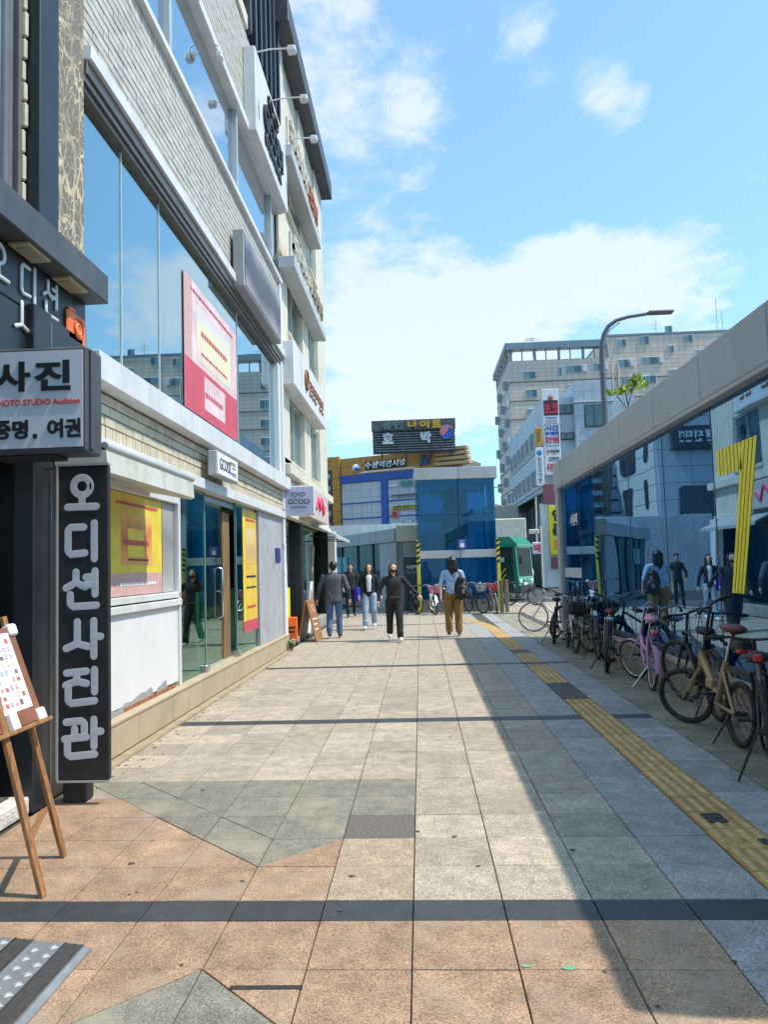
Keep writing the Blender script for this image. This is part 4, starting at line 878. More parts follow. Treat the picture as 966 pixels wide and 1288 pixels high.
# ------------------------------------------------------------------ subway entrance on the right
se = thing('subway_entrance', 'glass walled subway entrance with grey roof fascia and big yellow 7', 'building', (4, 6, 0))
SX = 2.84
m_stgray = M('cool_grey_cladding', (.36, .40, .44), .5, var=.06, scale=2, dirt=(.29, .31, .33), dscale=1.2, dpos=(.5, .8), stretch=(1, 1, .25))
g_st = GLASS('station_glass', (.10, .32, .55), .20, wave=.09, rcol=(.36, .60, .82), power=.9, wscale=.7, film=((.006, .14, .34), .30))
ys = [-1.16, .91, 2.40, 3.88, 5.37, 6.86, 8.37, 10.1, 12.1]
for a, b_ in zip(ys, ys[1:]):
    b = MB(); b.bbox(SX, SX+.22, a+.008, b_-.008, 3.02, 3.49, .006); part('fascia_panel', b, m_stgray, se)
for a, b_ in ((2.84, 4.6), (4.6, 6.36)):
    b = MB(); b.bbox(a+.01, b_-.01, -1.18, -.98, 3.02, 3.49, .006); part('fascia_panel', b, m_stgray, se)
    b = MB(); b.bbox(a+.01, b_-.01, 11.92, 12.12, 3.02, 3.49, .006); part('fascia_panel', b, m_stgray, se)
b = MB(); b.bbox(SX-.012, SX+.2, -1.16, 12.1, 2.965, 3.012, .005); part('fascia_trim', b, m_stgray, se)
b = MB(); b.box(SX+.03, 6.34, -1.0, 11.95, 3.03, 3.40); part('roof', b, m_stgray, se)
b = MB(); b.box(SX+.12, 6.3, -.7, 11.9, 2.93, 3.02); part('ceiling', b, M('station_ceiling', (.20, .22, .25), .7), se)
# sloping plinth wall and sill
b = MB(); b.prism([(2.93, 0), (3.2, 0), (3.2, .34), (2.93, .34)], 1, -.85, 12.0); part('plinth', b, m_concrete, se)
b = MB(); b.bbox(2.90, 3.06, -.85, 12.0, .34, .405, .006); part('sill', b, M('dull_aluminium', (.5, .5, .47), .45, .5), se)
b = MB(); b.bbox(2.905, 2.94, -.85, 12.0, .44, .50, .004); part('kick_rail', b, m_dgray, se)
posts = [-.8, .84, 2.52, 4.05, 5.9, 8.37, 10.1]
for k, y in enumerate(ys[1:-1]):
    b = MB(); b.bbox(2.922, 2.945, y-.009, y+.009, .405, 2.965, .002); part('glass_joint', b, M('dark_sealant', (.05, .07, .09), .5), se)
    b = MB(); b.bbox(3.02, 3.12, y-.05, y+.05, .1, 2.93, .006); part('steel_post', b, m_stgray, se)
for a, b_ in zip(ys, ys[1:]):
    y0, y1 = (a+.010, b_-.010)
    pass
    if b_ > 12: y1 = 11.75
    b = MB(); b.box(2.926, 2.938, y0, y1, .405, 2.965); part('glass_pane', b, g_st, se)
b = MB(); b.bbox(2.86, 3.15, 11.78, 12.08, 0, 3.02, .01); part('corner_column', b, m_stgray, se)
b = MB(); b.bbox(2.86, 3.15, -1.14, -.88, 0, 3.02, .01); part('corner_column', b, m_stgray, se)
for y in (4.55, 8.9, .9):
    b = MB(); b.bbox(3.3, 3.52, y-.12, y+.12, .1, 2.93, .01); part('inner_column', b, m_offwhite, se)
b = MB(); b.box(5.9, 6.3, -.8, 12, 0, 2.93); part('inner_wall', b, M('navy_inner_wall', (.03, .07, .14), .5, var=.25, scale=.8), se)
b = MB(); b.box(3.2, 5.9, -.8, 12, .0, .02); part('inner_floor', b, M('dark_floor', (.06, .07, .08), .4), se)
b = MB(); b.box(2.99, 3.0, 10.12, 11.75, .5, 2.95); b.box(3.0, 5.9, 11.7, 11.74, .1, 2.93); part('blue_panel', b, M('deep_blue_panel', (.015, .09, .50), .4, var=.15, scale=1.5), se, kind='stuff')
b = MB(); b.box(2.922, 2.9255, 10.15, 11.7, 1.22, 1.40); part('frosted_band', b, M('frosted_film', (.42, .5, .6), .5), se)
# the exit number: slanting yellow stripes
NX = 2.922
def P7(y, z): return (y, z)
mst = m_yellow; n = 0
top0, top1 = (3.80, 2.515), (2.90, 2.515)      # upper edge, left (far) to right (near)
for k in range(11):      # short stripes of the flag
    y0 = 3.77-k*.0815; y1 = y0-.059; zt = 2.515; zb = 2.27
    if y0 < 3.02+.03 and False: break
    sl = .0
    b = MB(); b.prism([(y0, zb+.0), (y0, zt), (y1, zt), (y1, zb)], 0, NX, NX+.0035); 
    if k < 7: part('number_stripe', b, mst, se)
for k in range(4):       # long stripes of the stem
    yt = 3.196-k*.081; yb = 3.60-k*.070; 
    b = MB(); b.prism([(yb, 1.18), (yt, 2.515), (yt-.060, 2.515), (yb-.051, 1.18)], 0, NX, NX+.0035); part('number_stripe', b, mst, se)
for k in range(2): pass
letters('수원역', se, (2.921, 10.6, 2.28), ((0, -1, 0), (0, 0, 1)), .3, m_paper, .008, .001, fit=(.62, .22))
# young shoots growing on the roof
wd = thing('roof_sapling', 'bright green sapling sprouting from the station roof edge', 'plant', (3.28, 8.0, 3.4))
b = MB(); b.tube([(3.28, 8.0, 3.4), (3.30, 8.0, 3.8), (3.27, 8.05, 4.1)], .014, 6, r1=.007); b.tube([(3.30, 8.0, 3.75), (3.12, 7.95, 3.98)], .008, 5); b.tube([(3.30, 8.0, 3.85), (3.42, 8.0, 4.22)], .007, 5); part('stem', b, M('twig', (.1, .07, .04), .8), wd)
m_leafb = [M('fresh_leaf_%d' % k, c, .55, var=.2, scale=20) for k, c in enumerate(((.26, .36, .03), (.36, .44, .05), (.2, .3, .03)))]
b = MB()
for c in ((3.06, 7.95, 4.02), (3.18, 8, 4.06), (3.46, 8, 4.26), (3.36, 8.03, 4.18), (3.27, 8, 4.08), (3.50, 8, 4.14)): leaf_cloud(b, c, (.11, .1, .06), 30, .05)
part('foliage', b, m_leafb, wd, kind='stuff')
wd2 = thing('roof_weed', 'low green weed on the station roof under the lamp post', 'plant', (3.2, 8.6, 3.4))
b = MB(); leaf_cloud(b, (3.1, 8.6, 3.54), (.08, .25, .07), 90, .035); part('foliage', b, m_leafb, wd2, kind='stuff')
b = MB(); b.tube([(3.1, 8.6, 3.4), (3.12, 8.62, 3.56)], .006, 5); b.tube([(3.08, 8.5, 3.4), (3.1, 8.45, 3.55)], .006, 5); part('stem', b, m_leafb[2], wd2, kind='stuff')
# ------------------------------------------------------------------ street lamp
sl_ = thing('street_lamp', 'grey curved arm street lamp rising behind the station roof', 'street lamp', (5.9, 20, 0))
b = MB(); arcp = [(5.9, 20, 0), (5.9, 20, 3), (5.9, 20, 7.7), (5.92, 20, 8.15), (6.0, 20, 8.5), (6.15, 20, 8.76), (6.4, 20, 8.93), (6.75, 20, 9.02), (7.4, 20, 9.1)]
b.tube(arcp, [.11, .1, .085, .075, .07, .065, .06, .055, .05], 12); part('pole', b, M('lamp_grey', (.12, .125, .15), .5, .3, var=.1), sl_)
b = MB(); b.bbox(7.35, 8.15, 19.86, 20.14, 9.07, 9.17, .04); part('lamp_head', b, M('lamp_grey', (0, 0, 0)), sl_)
b = MB(); b.tube([(5.96, 20, 8.1), (6.05, 20, 8.4), (6.2, 20, 8.65), (6.5, 20, 8.86)], .02, 6); part('brace', b, m_gray, sl_)
b = MB(); b.tube([(5.9, 20, 0), (5.9, 20, .35)], .17, 12); part('base', b, M('lamp_grey', (0, 0, 0)), sl_)
# ------------------------------------------------------------------ glass lift tower
lt = thing('lift_tower', 'three storey blue glass lift tower with pale grey roof band', 'lift tower', (1.3, 23, 0))
g_blue = GLASS('blue_lift_glass', (.13, .62, .86), .06, wave=.05, power=1.6, rcol=(.5, .75, .9), film=((.01, .34, .55), .09))
g_blueb = GLASS('blue_lift_glass_sides', (.30, .78, .9), .04, power=2, rcol=(.4, .6, .7), film=((.05, .50, .66), .55))
TY = 21.7
Mt = Matrix.Translation((1.32, TY, 0)) @ Matrix.Rotation(R(1.5), 4, 'Z')
def tb_(x0, x1, y0, y1, z0, z1, bev=.006): b = MB(); b.bbox(x0, x1, y0, y1, z0, z1, bev, Mt); return b
part('roof_band', tb_(-1.36, .10, -.06, 2.7, 4.36, 4.75, .01), m_gray, lt); part('roof_band', tb_(.115, 1.38, -.06, 2.7, 4.36, 4.75, .01), m_gray, lt)
part('floor_band', tb_(-1.29, .07, -.03, .04, 1.76, 2.01), m_gray, lt); part('floor_band', tb_(.085, 1.30, -.03, .04, 1.76, 2.01), m_gray, lt)
part('plinth', tb_(-1.34, 1.34, .05, 2.6, 0, .42), m_concrete, lt)
for x0, x1 in ((-1.27, -.0+.06), (.09, 1.28)):
    for z0, z1 in ((.42, 1.75), (2.02, 3.18), (3.2, 4.35)):
        b = MB(); b.box(x0, x1, 0, .012, z0, z1, Mt); part('glass_pane', b, g_blue, lt)
for s in (-1.28, 1.27):
    for z0, z1 in ((.42, 1.9), (1.92, 3.18), (3.2, 4.35)):
        b = MB(); b.box(s, s+.012, .05, 2.55, z0, z1, Mt); part('glass_pane', b, g_blueb, lt)
for z0, z1 in ((.42, 1.9), (1.92, 3.18), (3.2, 4.35)):
    b = MB(); b.box(-1.25, 1.25, 2.56, 2.572, z0, z1, Mt); part('glass_pane', b, g_blueb, lt)
m_steelblue = M('painted_steel', (.14, .18, .21), .5, .2, var=.1)
for x in (-1.22, .03, 1.18):
    for y in (.1, 2.4): part('steel_post', tb_(x-.05, x+.05, y, y+.1, .42, 4.36), m_steelblue, lt)
for z in (1.9, 3.16, 4.2):
    for y in (.1, 2.4): part('steel_beam', tb_(-1.17, 1.13, y+.01, y+.09, z-.05, z+.05), m_steelblue, lt)
part('joint_cover', tb_(.066, .088, -.012, .0, .42, 4.36, .002), M('slim_mullion', (0, 0, 0)), lt)
part('lift_car', tb_(-.45, .42, .7, 2.0, 2.1, 4.1), M('lift_car_glass', (.06, .09, .11), .3), lt); part('hoist', tb_(-.35, .02, .5, .7, 3.45, 4.05, .05), m_black2, lt); part('yellow_panel', tb_(-.28, -.03, .4, .45, 2.35, 2.75), M('dull_yellow', (.5, .42, .05), .6), lt)
part('bright_pane', tb_(.42, .95, .30, .32, 3.35, 3.9), m_paper, lt); part('bright_pane', tb_(-1.0, -.4, .30, .32, 3.35, 3.75), M('pale_cyan_pane', (.35, .6, .7), .4), lt); part('white_panel', tb_(.45, .95, .9, .95, 2.1, 2.9), M('pale_cyan_pane', (0, 0, 0)), lt); part('floor_slab', tb_(-1.2, 1.2, .2, 2.4, 1.94, 2.04), m_gray, lt); part('floor_slab', tb_(-1.2, 1.2, .2, 2.4, 3.12, 3.2), m_gray, lt)
for x in (-.85, .5, .75, 1.0): part('guide_rail', tb_(x-.02, x+.02, 1.9, 1.94, 2.04, 4.2), m_steel, lt)
sg = tb_(.0, .30, -.06, -.045, 2.05, 2.36, .004); sg = part('lift_sign', sg, m_bluef, lt)
b = MB(); b.box(.08, .22, -.0635, -.0605, 2.10, 2.24, Mt); b.box(.08, .12, -.0635, -.0605, 2.28, 2.31, Mt); b.box(.17, .21, -.0635, -.0605, 2.28, 2.31, Mt); part('lift_symbol', b, m_paper, sg, kind='stuff')
for s, lab in ((-1, 'yellow post with black stripes at the left corner of the lift tower'), (1, 'yellow post with black stripes at the right corner of the lift tower')):
    t = thing('striped_post', lab, 'post', (1.32+s*1.3, TY-.16, 0))
    bx = 1.32+s*1.30
    b = MB(); b.bbox(bx-.055, bx+.055, TY-.21, TY-.10, 0, 2.36, .01); part('post', b, M('post_yellow', (.62, .52, .04) if s < 0 else (.62, .52, .04), .5, var=.15), t)
    b = MB()
    for k in range(5): b.prism([(bx-.058, 1.55+k*.17), (bx+.058, 1.61+k*.17), (bx+.058, 1.69+k*.17), (bx-.058, 1.63+k*.17)], 1, TY-.2135, TY-.2105)
    part('stripes', b, m_ink, t, kind='stuff')
# second exit, behind on the left
ex = thing('second_exit', 'low subway exit with grey panel fascia and teal glass left of the lift tower', 'building', (-2, 25, 0))
A, B = Vector((-.72, 23.8, 0)), Vector((-4.5, 31.5, 0)); d = (B-A).normalized(); nrm = Vector((-d.y, d.x, 0)); 
Mx = Matrix((d, nrm, Vector((0, 0, 1)))).transposed().to_4x4(); Mx.translation = A          # local x leftwards along the front, y towards the street
L_ = (B-A).length
for k in range(5):
    x0 = k*L_/5; b = MB(); b.bbox(x0+.012, x0+L_/5-.012, -.3, .12, 2.42, 2.90, .01, Mx); part('fascia_panel', b, m_gray, ex)
b = MB(); b.box(0, L_, -3, -.3, 2.5, 2.82, Mx); part('roof', b, m_gray, ex)
b = MB(); b.bbox(0, 1.5, -.2, .06, 0, 2.41, .01, Mx); part('pier', b, m_gray, ex)
b = MB(); b.box(1.51, L_-.1, -.08, -.06, .3, 2.41, Mx); part('glass_pane', b, GLASS('teal_glass', (.02, .3, .36), .06, power=2, rcol=(.3, .5, .55), film=((.0, .13, .19), .5)), ex)
for x in (2.4, 4.0, 5.8, 7.3):
    b = MB(); b.bbox(x-.04, x+.04, -.12, .0, .3, 2.41, .004, Mx); part('mullion', b, m_steelblue, ex)
b = MB(); b.bbox(1.51, L_, -.15, .05, 0, .3, .01, Mx); part('plinth', b, m_concrete, ex)
b = MB(); b.box(.2, L_-.2, -2.8, -2.6, 0, 2.41, Mx); part('inner_wall', b, M('teal_interior', (.02, .08, .1), .8), ex)
b = MB(); b.bbox(5.2, 7.2, -.05, -.03, 1.35, 2.0, .004, Mx); part('pale_panel', b, M('pale_teal_panel', (.15, .42, .46), .5, var=.5, scale=6), ex)  # mottled pale teal panel in front of the glass
b = MB(); b.bbox(-.02, .05, -.55, -.1, 0, 2.41, .01, Mx); part('white_edge', b, m_white, ex)
b = MB(); b.bbox(-.72, .02, 23.05, 24.4, 2.40, 2.95, .012); part('side_fascia', b, m_offwhite, ex)
b = MB(); b.box(-.5, .03, 23.25, 24.2, 0, 1.85); part('side_door', b, M('dark_teal_door', (.015, .05, .07), .3), ex)
for k in range(7):
    b = MB(); b.bbox(-.5, .03, 23.2, 23.25, 1.86+k*.075, 1.92+k*.075, .004); part('louvre', b, m_gray, ex)
letters('수원역', ex, (-.235, 23.24, 1.5), FRONT, .2, m_paper, .008, .003, fit=(.36, .15)); letters('Suwon Stn.', ex, (-.235, 23.24, 1.33), FRONT, .1, m_paper, 0, .002, fit=(.34, .07))
# white hoarding behind the exit
hw = thing('white_hoarding', 'white panel hoarding running behind the second exit', 'hoarding', (-4, 33, 0))
for k in range(11):
    b = MB(); b.bbox(-8.2+k*.76, -7.46+k*.76, 33.8, 33.86, 0, 3.62, .006); part('panel', b, m_white, hw)
# ------------------------------------------------------------------ market building with billboard
mk = thing('market_building', 'orange and white panelled market building with blue bands and raised sign', 'building', (-1, 50, 0))
Aq, Bq = Vector((3.2, 46.2, 0)), Vector((-5.9, 50.2, 0)); d = (Bq-Aq).normalized(); nrm = Vector((-d.y, d.x, 0))
Mm = Matrix((-d, -nrm, Vector((0, 0, 1)))).transposed().to_4x4(); Mm.translation = Bq       # local x rightwards, y into the building
m_orp = M('ochre_cladding', (.50, .25, .045), .5, var=.06, rnd=.05, dirt=(.40, .22, .07), dscale=.6); m_wpan = M('pale_blue_panels', (.50, .55, .62), .45, var=.05, rnd=.04); m_blu = M('blue_band_metal', (.02, .10, .42), .45, var=.08)
W_ = (Aq-Bq).length
b = MB(); b.box(-14, W_-.3, .12, 4, 0, 8.6, Mm); part('wall', b, M('market_core', (.2, .2, .2), .8), mk)
b = MB(); b.box(-14, W_-.6, .3, 3.6, 8.6, 8.75, Mm); part('roof', b, m_gray, mk)
for k in range(9):
    for r in range(2):
        x0 = .62+k*(W_-.62)/9; b = MB(); b.bbox(x0+.01, x0+(W_-.62)/9-.01, 0, .12, 8.02+r*.62, 8.62+r*.62, .008, Mm); part('ochre_panel', b, m_orp, mk)
for r in range(8):
    b = MB(); b.bbox(0, .60, -.15, .12, 3.2+r*.78, 3.96+r*.78, .008, Mm); part('ochre_panel', b, m_orp, mk)
for r in range(3):
    b = MB(); b.bbox(-2.0, -.01, -.12, .12, 8.5+r*.32, 8.80+r*.32, .008, Mm); part('ochre_panel', b, m_orp, mk)
for c in range(8):
    for r in range(7):
        x0 = .66+c*.78 + (.5 if c >= 4 else 0)
        z0 = 3.7+r*.54
        if x0 > W_-1: continue
        b = MB(); b.bbox(x0+.008, x0+.772, .03, .12, z0, z0+.532, .006, Mm); part('wall_panel', b, m_wpan, mk)
for x0, x1, z0, z1, y in ((.62, W_-.3, 7.5, 8.0, -.1), (3.80, 4.27, 3.2, 7.5, -.1), (.64, 3.8, 6.0, 6.09, -.02), (.64, 3.8, 4.93, 5.02, -.02), (4.27, W_-1, 6.0, 6.09, -.02), (4.27, W_-1, 4.93, 5.02, -.02)):
    b = MB(); b.bbox(x0, x1, y, .11, z0, z1, .006, Mm); part('blue_band', b, m_blu, mk)
for k in range(4):
    b = MB(); b.bbox(W_-2.0, W_+.4-.05*k, -.3, .3, 8.1+k*.32, 8.32+k*.32, .02, Mm); part('cornice_rib', b, M('peach_rib', (.55, .36, .2), .6), mk)
for k in range(6):
    b = MB(); b.bbox(-1.6, -.1, -.05, .12, 3.2+k*.88, 3.9+k*.88, .01, Mm); wn = part('window', b, m_dgray, mk)
    b = MB(); b.box(-1.5, -.2, -.06, -.052, 3.5+k*.88, 3.85+k*.88, Mm); part('pane', b, M('small_sign_teal', (.25, .42, .44), .4, var=.6, scale=4), wn)
    b = MB(); b.bbox(-5.2, -2.3, -.02, .12, 3.2+k*.88, 3.9+k*.88, .01, Mm); part('wall_panel', b, m_wpan, mk)
def ml(txt, x, z, w, h, mat, bold=.02, y=-.16, per=True):
    org = Mm @ Vector((x, y, z)); rt = Mm.to_3x3() @ Vector((1, 0, 0))
    if per:
        n = len(txt); cw = w/n
        for k, c in enumerate(txt):
            if c != ' ': letters(c, mk, org+rt*(-w/2+cw*(k+.5)), (rt, (0, 0, 1)), 1., mat[k] if isinstance(mat, list) else mat, bold, .04, 'letter', fit=(cw*.86, h))
    else: letters(txt, mk, org, (rt, (0, 0, 1)), 1., mat, bold, .04, 'letter', fit=(w, h))
mw, mt_ = m_paper, M('teal_letters', (.45, .75, .74), .4)
b = MB(); b.prism([(1.9, 8.1), (6.3, 8.1), (7.2, 8.35), (6.3, 8.14), (6.3, 8.22), (2.6, 8.22)], 1, -.06, -.02, Mm); part('sign_swoosh', b, mw, mk)
b = MB()
for k in range(6): b.bbox(2.66+k*.52, 3.14+k*.52, -.13, -.05, 8.3, 8.86, .03, Mm)
part('letter_backing', b, m_black2, mk, kind='stuff'); ml('수원역전시장', 4.21, 8.58, 3.12, .44, [mw, mw, mt_, mt_, mw, mw], .03)
b = MB(); b.ell(Mm @ Vector((1.95, -.1, 8.5)), (.3, .06, .26), 12, 8); part('sign_emblem', b, mw, mk); b = MB(); b.ell(Mm @ Vector((2.0, -.14, 8.4)), (.2, .05, .12), 12, 8); part('sign_emblem', b, m_blu, mk)
b = MB(); b.prism([(6.75, 8.2), (6.85, 8.6), (7.0, 8.95), (7.2, 8.98), (7.4, 8.8), (7.5, 8.3)], 1, -.12, -.03, Mm); part('sign_emblem', b, M('slate_blue', (.06, .09, .22), .5), mk)
mteal = M('dark_teal_letters', (.05, .28, .28), .5)
ml('박정', 5.75, 7.1, .95, .45, mteal); b = MB(); b.bbox(4.45, 5.1, -.08, .02, 7.0, 7.1, .01, Mm); b.bbox(4.5, 5.3, -.08, .02, 4.42, 4.52, .01, Mm); part('sign_bar', b, mw, mk, kind='stuff')
mm_ = lambda x, z, w, h, n, mat, y, sd: marks(mk, Mm @ Vector((x, y, z)), (Mm.to_3x3() @ Vector((1, 0, 0)), (0, 0, 1)), w, h, n, mat, .04, seed=sd)
mm_(5.5, 6.32, 1.9, .24, 9, m_dgray, -.05, 51)
b = MB(); b.bbox(4.55, 6.5, -.1, .02, 5.42, 5.66, .03, Mm); part('letter_backing', b, m_yellow, mk); mm_(5.5, 5.54, 1.7, .24, 7, m_ink, -.105, 52)
b = MB(); b.bbox(4.55, 5.05, -.1, .02, 4.85, 5.36, .02, Mm); part('emblem_panel', b, M('rose_panel', (.75, .3, .28), .5), mk); ml('S', 4.8, 5.1, .34, .4, m_red, .05, per=False)
ml('ZERO', 5.9, 4.55, .95, .26, mw, .04, -.14, per=False); b = MB(); b.bbox(5.4, 6.45, -.09, .02, 4.4, 4.7, .02, Mm); part('letter_backing', b, m_ink, mk); mm_(5.5, 3.9, 1.5, .22, 7, m_dgray, -.05, 53)
bl = thing('roof_billboard', 'big slatted rooftop billboard with pale 호박 letters and round red and blue emblem', 'billboard', (0, 46, 9))
by = 45.6
b = MB(); b.bbox(-2.75, 2.6, by+.3, by+.5, 8.9, 11.0, .02); part('back_panel', b, m_dgray, bl)
b = MB(); b.bbox(-2.8, 2.65, by+.05, by+.32, 10.35, 11.05, .02); part('upper_panel', b, M('weathered_board', (.10, .10, .105), .7, var=.25, scale=3, stretch=(.3, 1, 3)), bl)
ms = M('aluminium_slat', (.22, .22, .23), .5, .3, var=.3, scale=3)
for k in range(8):
    b = MB(); b.bbox(-2.75+random.uniform(-.03, .03), 2.62+random.uniform(-.03, .03), by+.16, by+.28, 9.02+k*.165, 9.09+k*.165, .01); part('slat', b, ms, bl)
mor, mfa = M('amber_letters', (.62, .36, .02), .5), M('faded_letters', (.12, .2, .2), .6)
for k, c in enumerate('성인나이트'): letters(c, bl, (-1.85+k*.78+(.15 if k > 1 else 0), by-.02, 10.7), FRONT, 1., mfa if k < 2 else mor, .05, .05, 'letter', fit=(.62, .52))
for c, x in (('호', -1.75), ('박', .72)): letters(c, bl, (x, by+.06, 9.86), FRONT, 1., M('off_white_letters', (.6, .6, .58), .5), .07, .06, 'letter', fit=(.72, .74))
cx, cz, rr = 2.05, 10.15, .43
b = MB(); b.ring((cx, by+.0, cz), (0, 1, 0), rr, .03, 28, 6); b.add([(cx+rr*math.cos(a), by+.03, cz+rr*math.sin(a)) for a in np.linspace(0, 6.2832, 29)[:-1]], [tuple(range(27, -1, -1))]); em = part('round_emblem', b, M('emblem_blue', (.03, .13, .55), .5), bl, kind=None)
up_half = [(rr*math.cos(a), rr*math.sin(a)) for a in np.linspace(.35, 3.49, 18)]; wave = [(rr*(-.94+1.88*t), rr*(-.34+.68*t)+.16*math.sin(t*6.283)*-1) for t in np.linspace(0, 1, 14)]
b = MB(); b.prism([(cx+x, cz+z) for x, z in up_half+wave[1:-1]], 1, by-.03, by-.005); part('red_half', b, M('emblem_pink', (.62, .18, .22), .5), em)
b = MB()
for x in (-2.2, -.6, 1.0, 2.3): b.tube([(x, by+.6, 8.7), (x, by+.5, 11)], .05, 6); b.tube([(x, by+1.6, 8.7), (x, by+.6, 10.4)], .04, 6)
part('support', b, m_dgray, bl, kind='stuff')
# tiled building left of the market: out of the direct view, it shows in the station glass
tl = thing('tiled_building', 'white tiled building with rounded dark windows mirrored in the station glass', 'building', (-12, 44, 0))
b = MB(); b.box(-16, -8.5, 42.5, 52, 0, 12); part('wall', b, M('white_wall_tile', (.6, .62, .64), .4, var=.04), tl)
for r in range(12):
    for c in range(7):
        b = MB(); b.bbox(-15.9+c*1.05, -14.87+c*1.05, 42.44, 42.5, .02+r*1.0, .98+r*1.0, .01); part('tile', b, M('white_wall_tile', (0, 0, 0)), tl)
for r in range(12):
    for c in range(9):
        b = MB(); b.bbox(-8.5, -8.44, 42.52+c*1.05, 43.55+c*1.05, .02+r*1.0, .98+r*1.0, .01); part('tile', b, M('white_wall_tile', (0, 0, 0)), tl)
for y, z, w, h in ((44.5, 8.6, 1.1, 2.0), (44.6, 5.6, 1.0, 1.8), (48.6, 5.2, 2.6, 2.2), (48.0, 8.2, 3.0, 1.9), (44.4, 2.6, 1.2, 1.8), (49.4, 2.4, 2.4, 1.7)):
    pts = []
    for (sx, sz, a0) in ((1, 1, 0), (-1, 1, 90), (-1, -1, 180), (1, -1, 270)):
        for a in range(0, 91, 30): pts.append((y+sx*(w/2-.35)+.35*math.cos(R(a0+a)), z+sz*(h/2-.35)+.35*math.sin(R(a0+a))))
    b = MB(); b.prism(pts, 0, -8.43, -8.36); w_ = part('window', b, M('dark_round_glass', (.04, .06, .08), .15), tl)
    b = MB()
    for q in range(1, 4): b.box(-8.358, -8.345, y-w/2+q*w/4-.03, y-w/2+q*w/4+.03, z-h/2+.05, z+h/2-.05)
    part('glazing_bar', b, m_dgray, w_, kind='stuff')
for k, (x, z, w, h) in enumerate(((-14.6, 7.0, .9, 1.8), (-14.6, 4.4, .8, 1.6), (-10.6, 4.6, 1.9, 2.4), (-11.3, 2.0, 2.4, 1.9), (-14.4, 9.5, .9, 1.5))):
    b = MB(); pts = []
    for (sx, sz, a0) in ((1, 1, 0), (-1, 1, 90), (-1, -1, 180), (1, -1, 270)):
        for a in range(0, 91, 30): pts.append((x+sx*(w/2-.3)+.3*math.cos(R(a0+a)), z+sz*(h/2-.3)+.3*math.sin(R(a0+a))))
    b.prism(pts, 1, 42.38, 42.45); part('window', b, M('dark_round_glass', (.04, .06, .08), .15), tl)
b = MB(); b.bbox(-13.2, -9.2, 42.0, 42.4, 8.0, 9.4, .03); sgp = part('sign_board', b, m_dgray, tl)
marks(tl, (-11.2, 41.99, 8.75), FRONT, 3.2, .7, 6, m_paper, .03, seed=41)
# ------------------------------------------------------------------ tall tiled block far behind
def tile_grid(name, c1, c2, mort, bw, bh, mw=.012, axis_uv=('X', 'Z')):
    m = bpy.data.materials.new(name); m.use_nodes = True; nt = m.node_tree; N = nt.nodes; L = nt.links; b = N['Principled BSDF']; b.inputs['Roughness'].default_value = .6
    g = N.new('ShaderNodeNewGeometry'); sp = N.new('ShaderNodeSeparateXYZ'); L.new(g.outputs['Position'], sp.inputs[0]); sn = N.new('ShaderNodeSeparateXYZ'); L.new(g.outputs['Normal'], sn.inputs[0])
    ab = N.new('ShaderNodeMath'); ab.operation = 'ABSOLUTE'; L.new(sn.outputs[0], ab.inputs[0])
    mx = N.new('ShaderNodeMix'); L.new(ab.outputs[0], mx.inputs[0]); L.new(sp.outputs[0], mx.inputs[2]); L.new(sp.outputs[1], mx.inputs[3])
    cm = N.new('ShaderNodeCombineXYZ'); L.new(mx.outputs[0], cm.inputs[0]); L.new(sp.outputs[2], cm.inputs[1])
    br = N.new('ShaderNodeTexBrick'); br.offset = 0; br.inputs['Scale'].default_value = 1; br.inputs['Brick Width'].default_value = bw; br.inputs['Row Height'].default_value = bh; br.inputs['Mortar Size'].default_value = mw*2
    br.inputs['Color1'].default_value = (*c1, 1); br.inputs['Color2'].default_value = (*c2, 1); br.inputs['Mortar'].default_value = (*mort, 1); L.new(cm.outputs[0], br.inputs['Vector'])
    n = N.new('ShaderNodeTexNoise'); n.inputs['Scale'].default_value = .25; n.inputs['Detail'].default_value = 6; L.new(g.outputs['Position'], n.inputs['Vector'])
    mr = N.new('ShaderNodeMapRange'); mr.inputs[3].default_value = .82; mr.inputs[4].default_value = 1.15; L.new(n.outputs[0], mr.inputs[0])
    vm = N.new('ShaderNodeVectorMath'); vm.operation = 'SCALE'; L.new(br.outputs[0], vm.inputs[0]); L.new(mr.outputs[0], vm.inputs[3]); L.new(vm.outputs[0], b.inputs['Base Color']); return m
m_tall = tile_grid('beige_facade_tile', (.72, .58, .475), (.68, .55, .45), (.54, .43, .36), 1.0, .62, .03)
m_band = M('brown_band', (.22, .15, .115), .7, var=.1)
m_darkw = M('far_window_glass', (.06, .12, .14), .12, var=.25, scale=.5, spec=.8)
m_darkw2 = M('far_window_glass_pale', (.16, .27, .29), .15, var=.25, scale=.5, spec=.8)
tk = thing('apartment_block', 'tall beige tiled apartment block with open blue grey roof frame, farthest on the right', 'building', (31, 120, 0))
TX0, TX1, TYf, TYb = 14.6, 52.0, 112.0, 131.0
b = MB(); b.box(TX0, TX1, TYf, TYb, 0, 32.3); b.box(29.2, TX1, TYf, TYb, 32.3, 35.4); part('wall', b, m_tall, tk, kind='stuff')
b = MB(); b.bbox(TX0-.6, 29.4, TYf-.5, TYf+1.0, 33.9, 35.0, .05); b.bbox(TX0-.6, TX0+.8, TYf+1.0, TYb, 33.9, 35.0, .05); b.bbox(29.1, TX1+.2, TYf-.1, TYb, 35.4, 35.75, .03); part('roof_frame', b, M('blue_grey_metal', (.20, .26, .31), .5, var=.1, scale=1), tk, kind='stuff')
for k in range(9):
    b = MB(); x = TX0+.1+k*1.82; b.bbox(x, x+(.36 if k % 2 == 0 else .14), TYf-.1, TYf+.3, 32.3, 33.9, .02); part('frame_post', b, M('blue_grey_metal', (0, 0, 0)), tk)
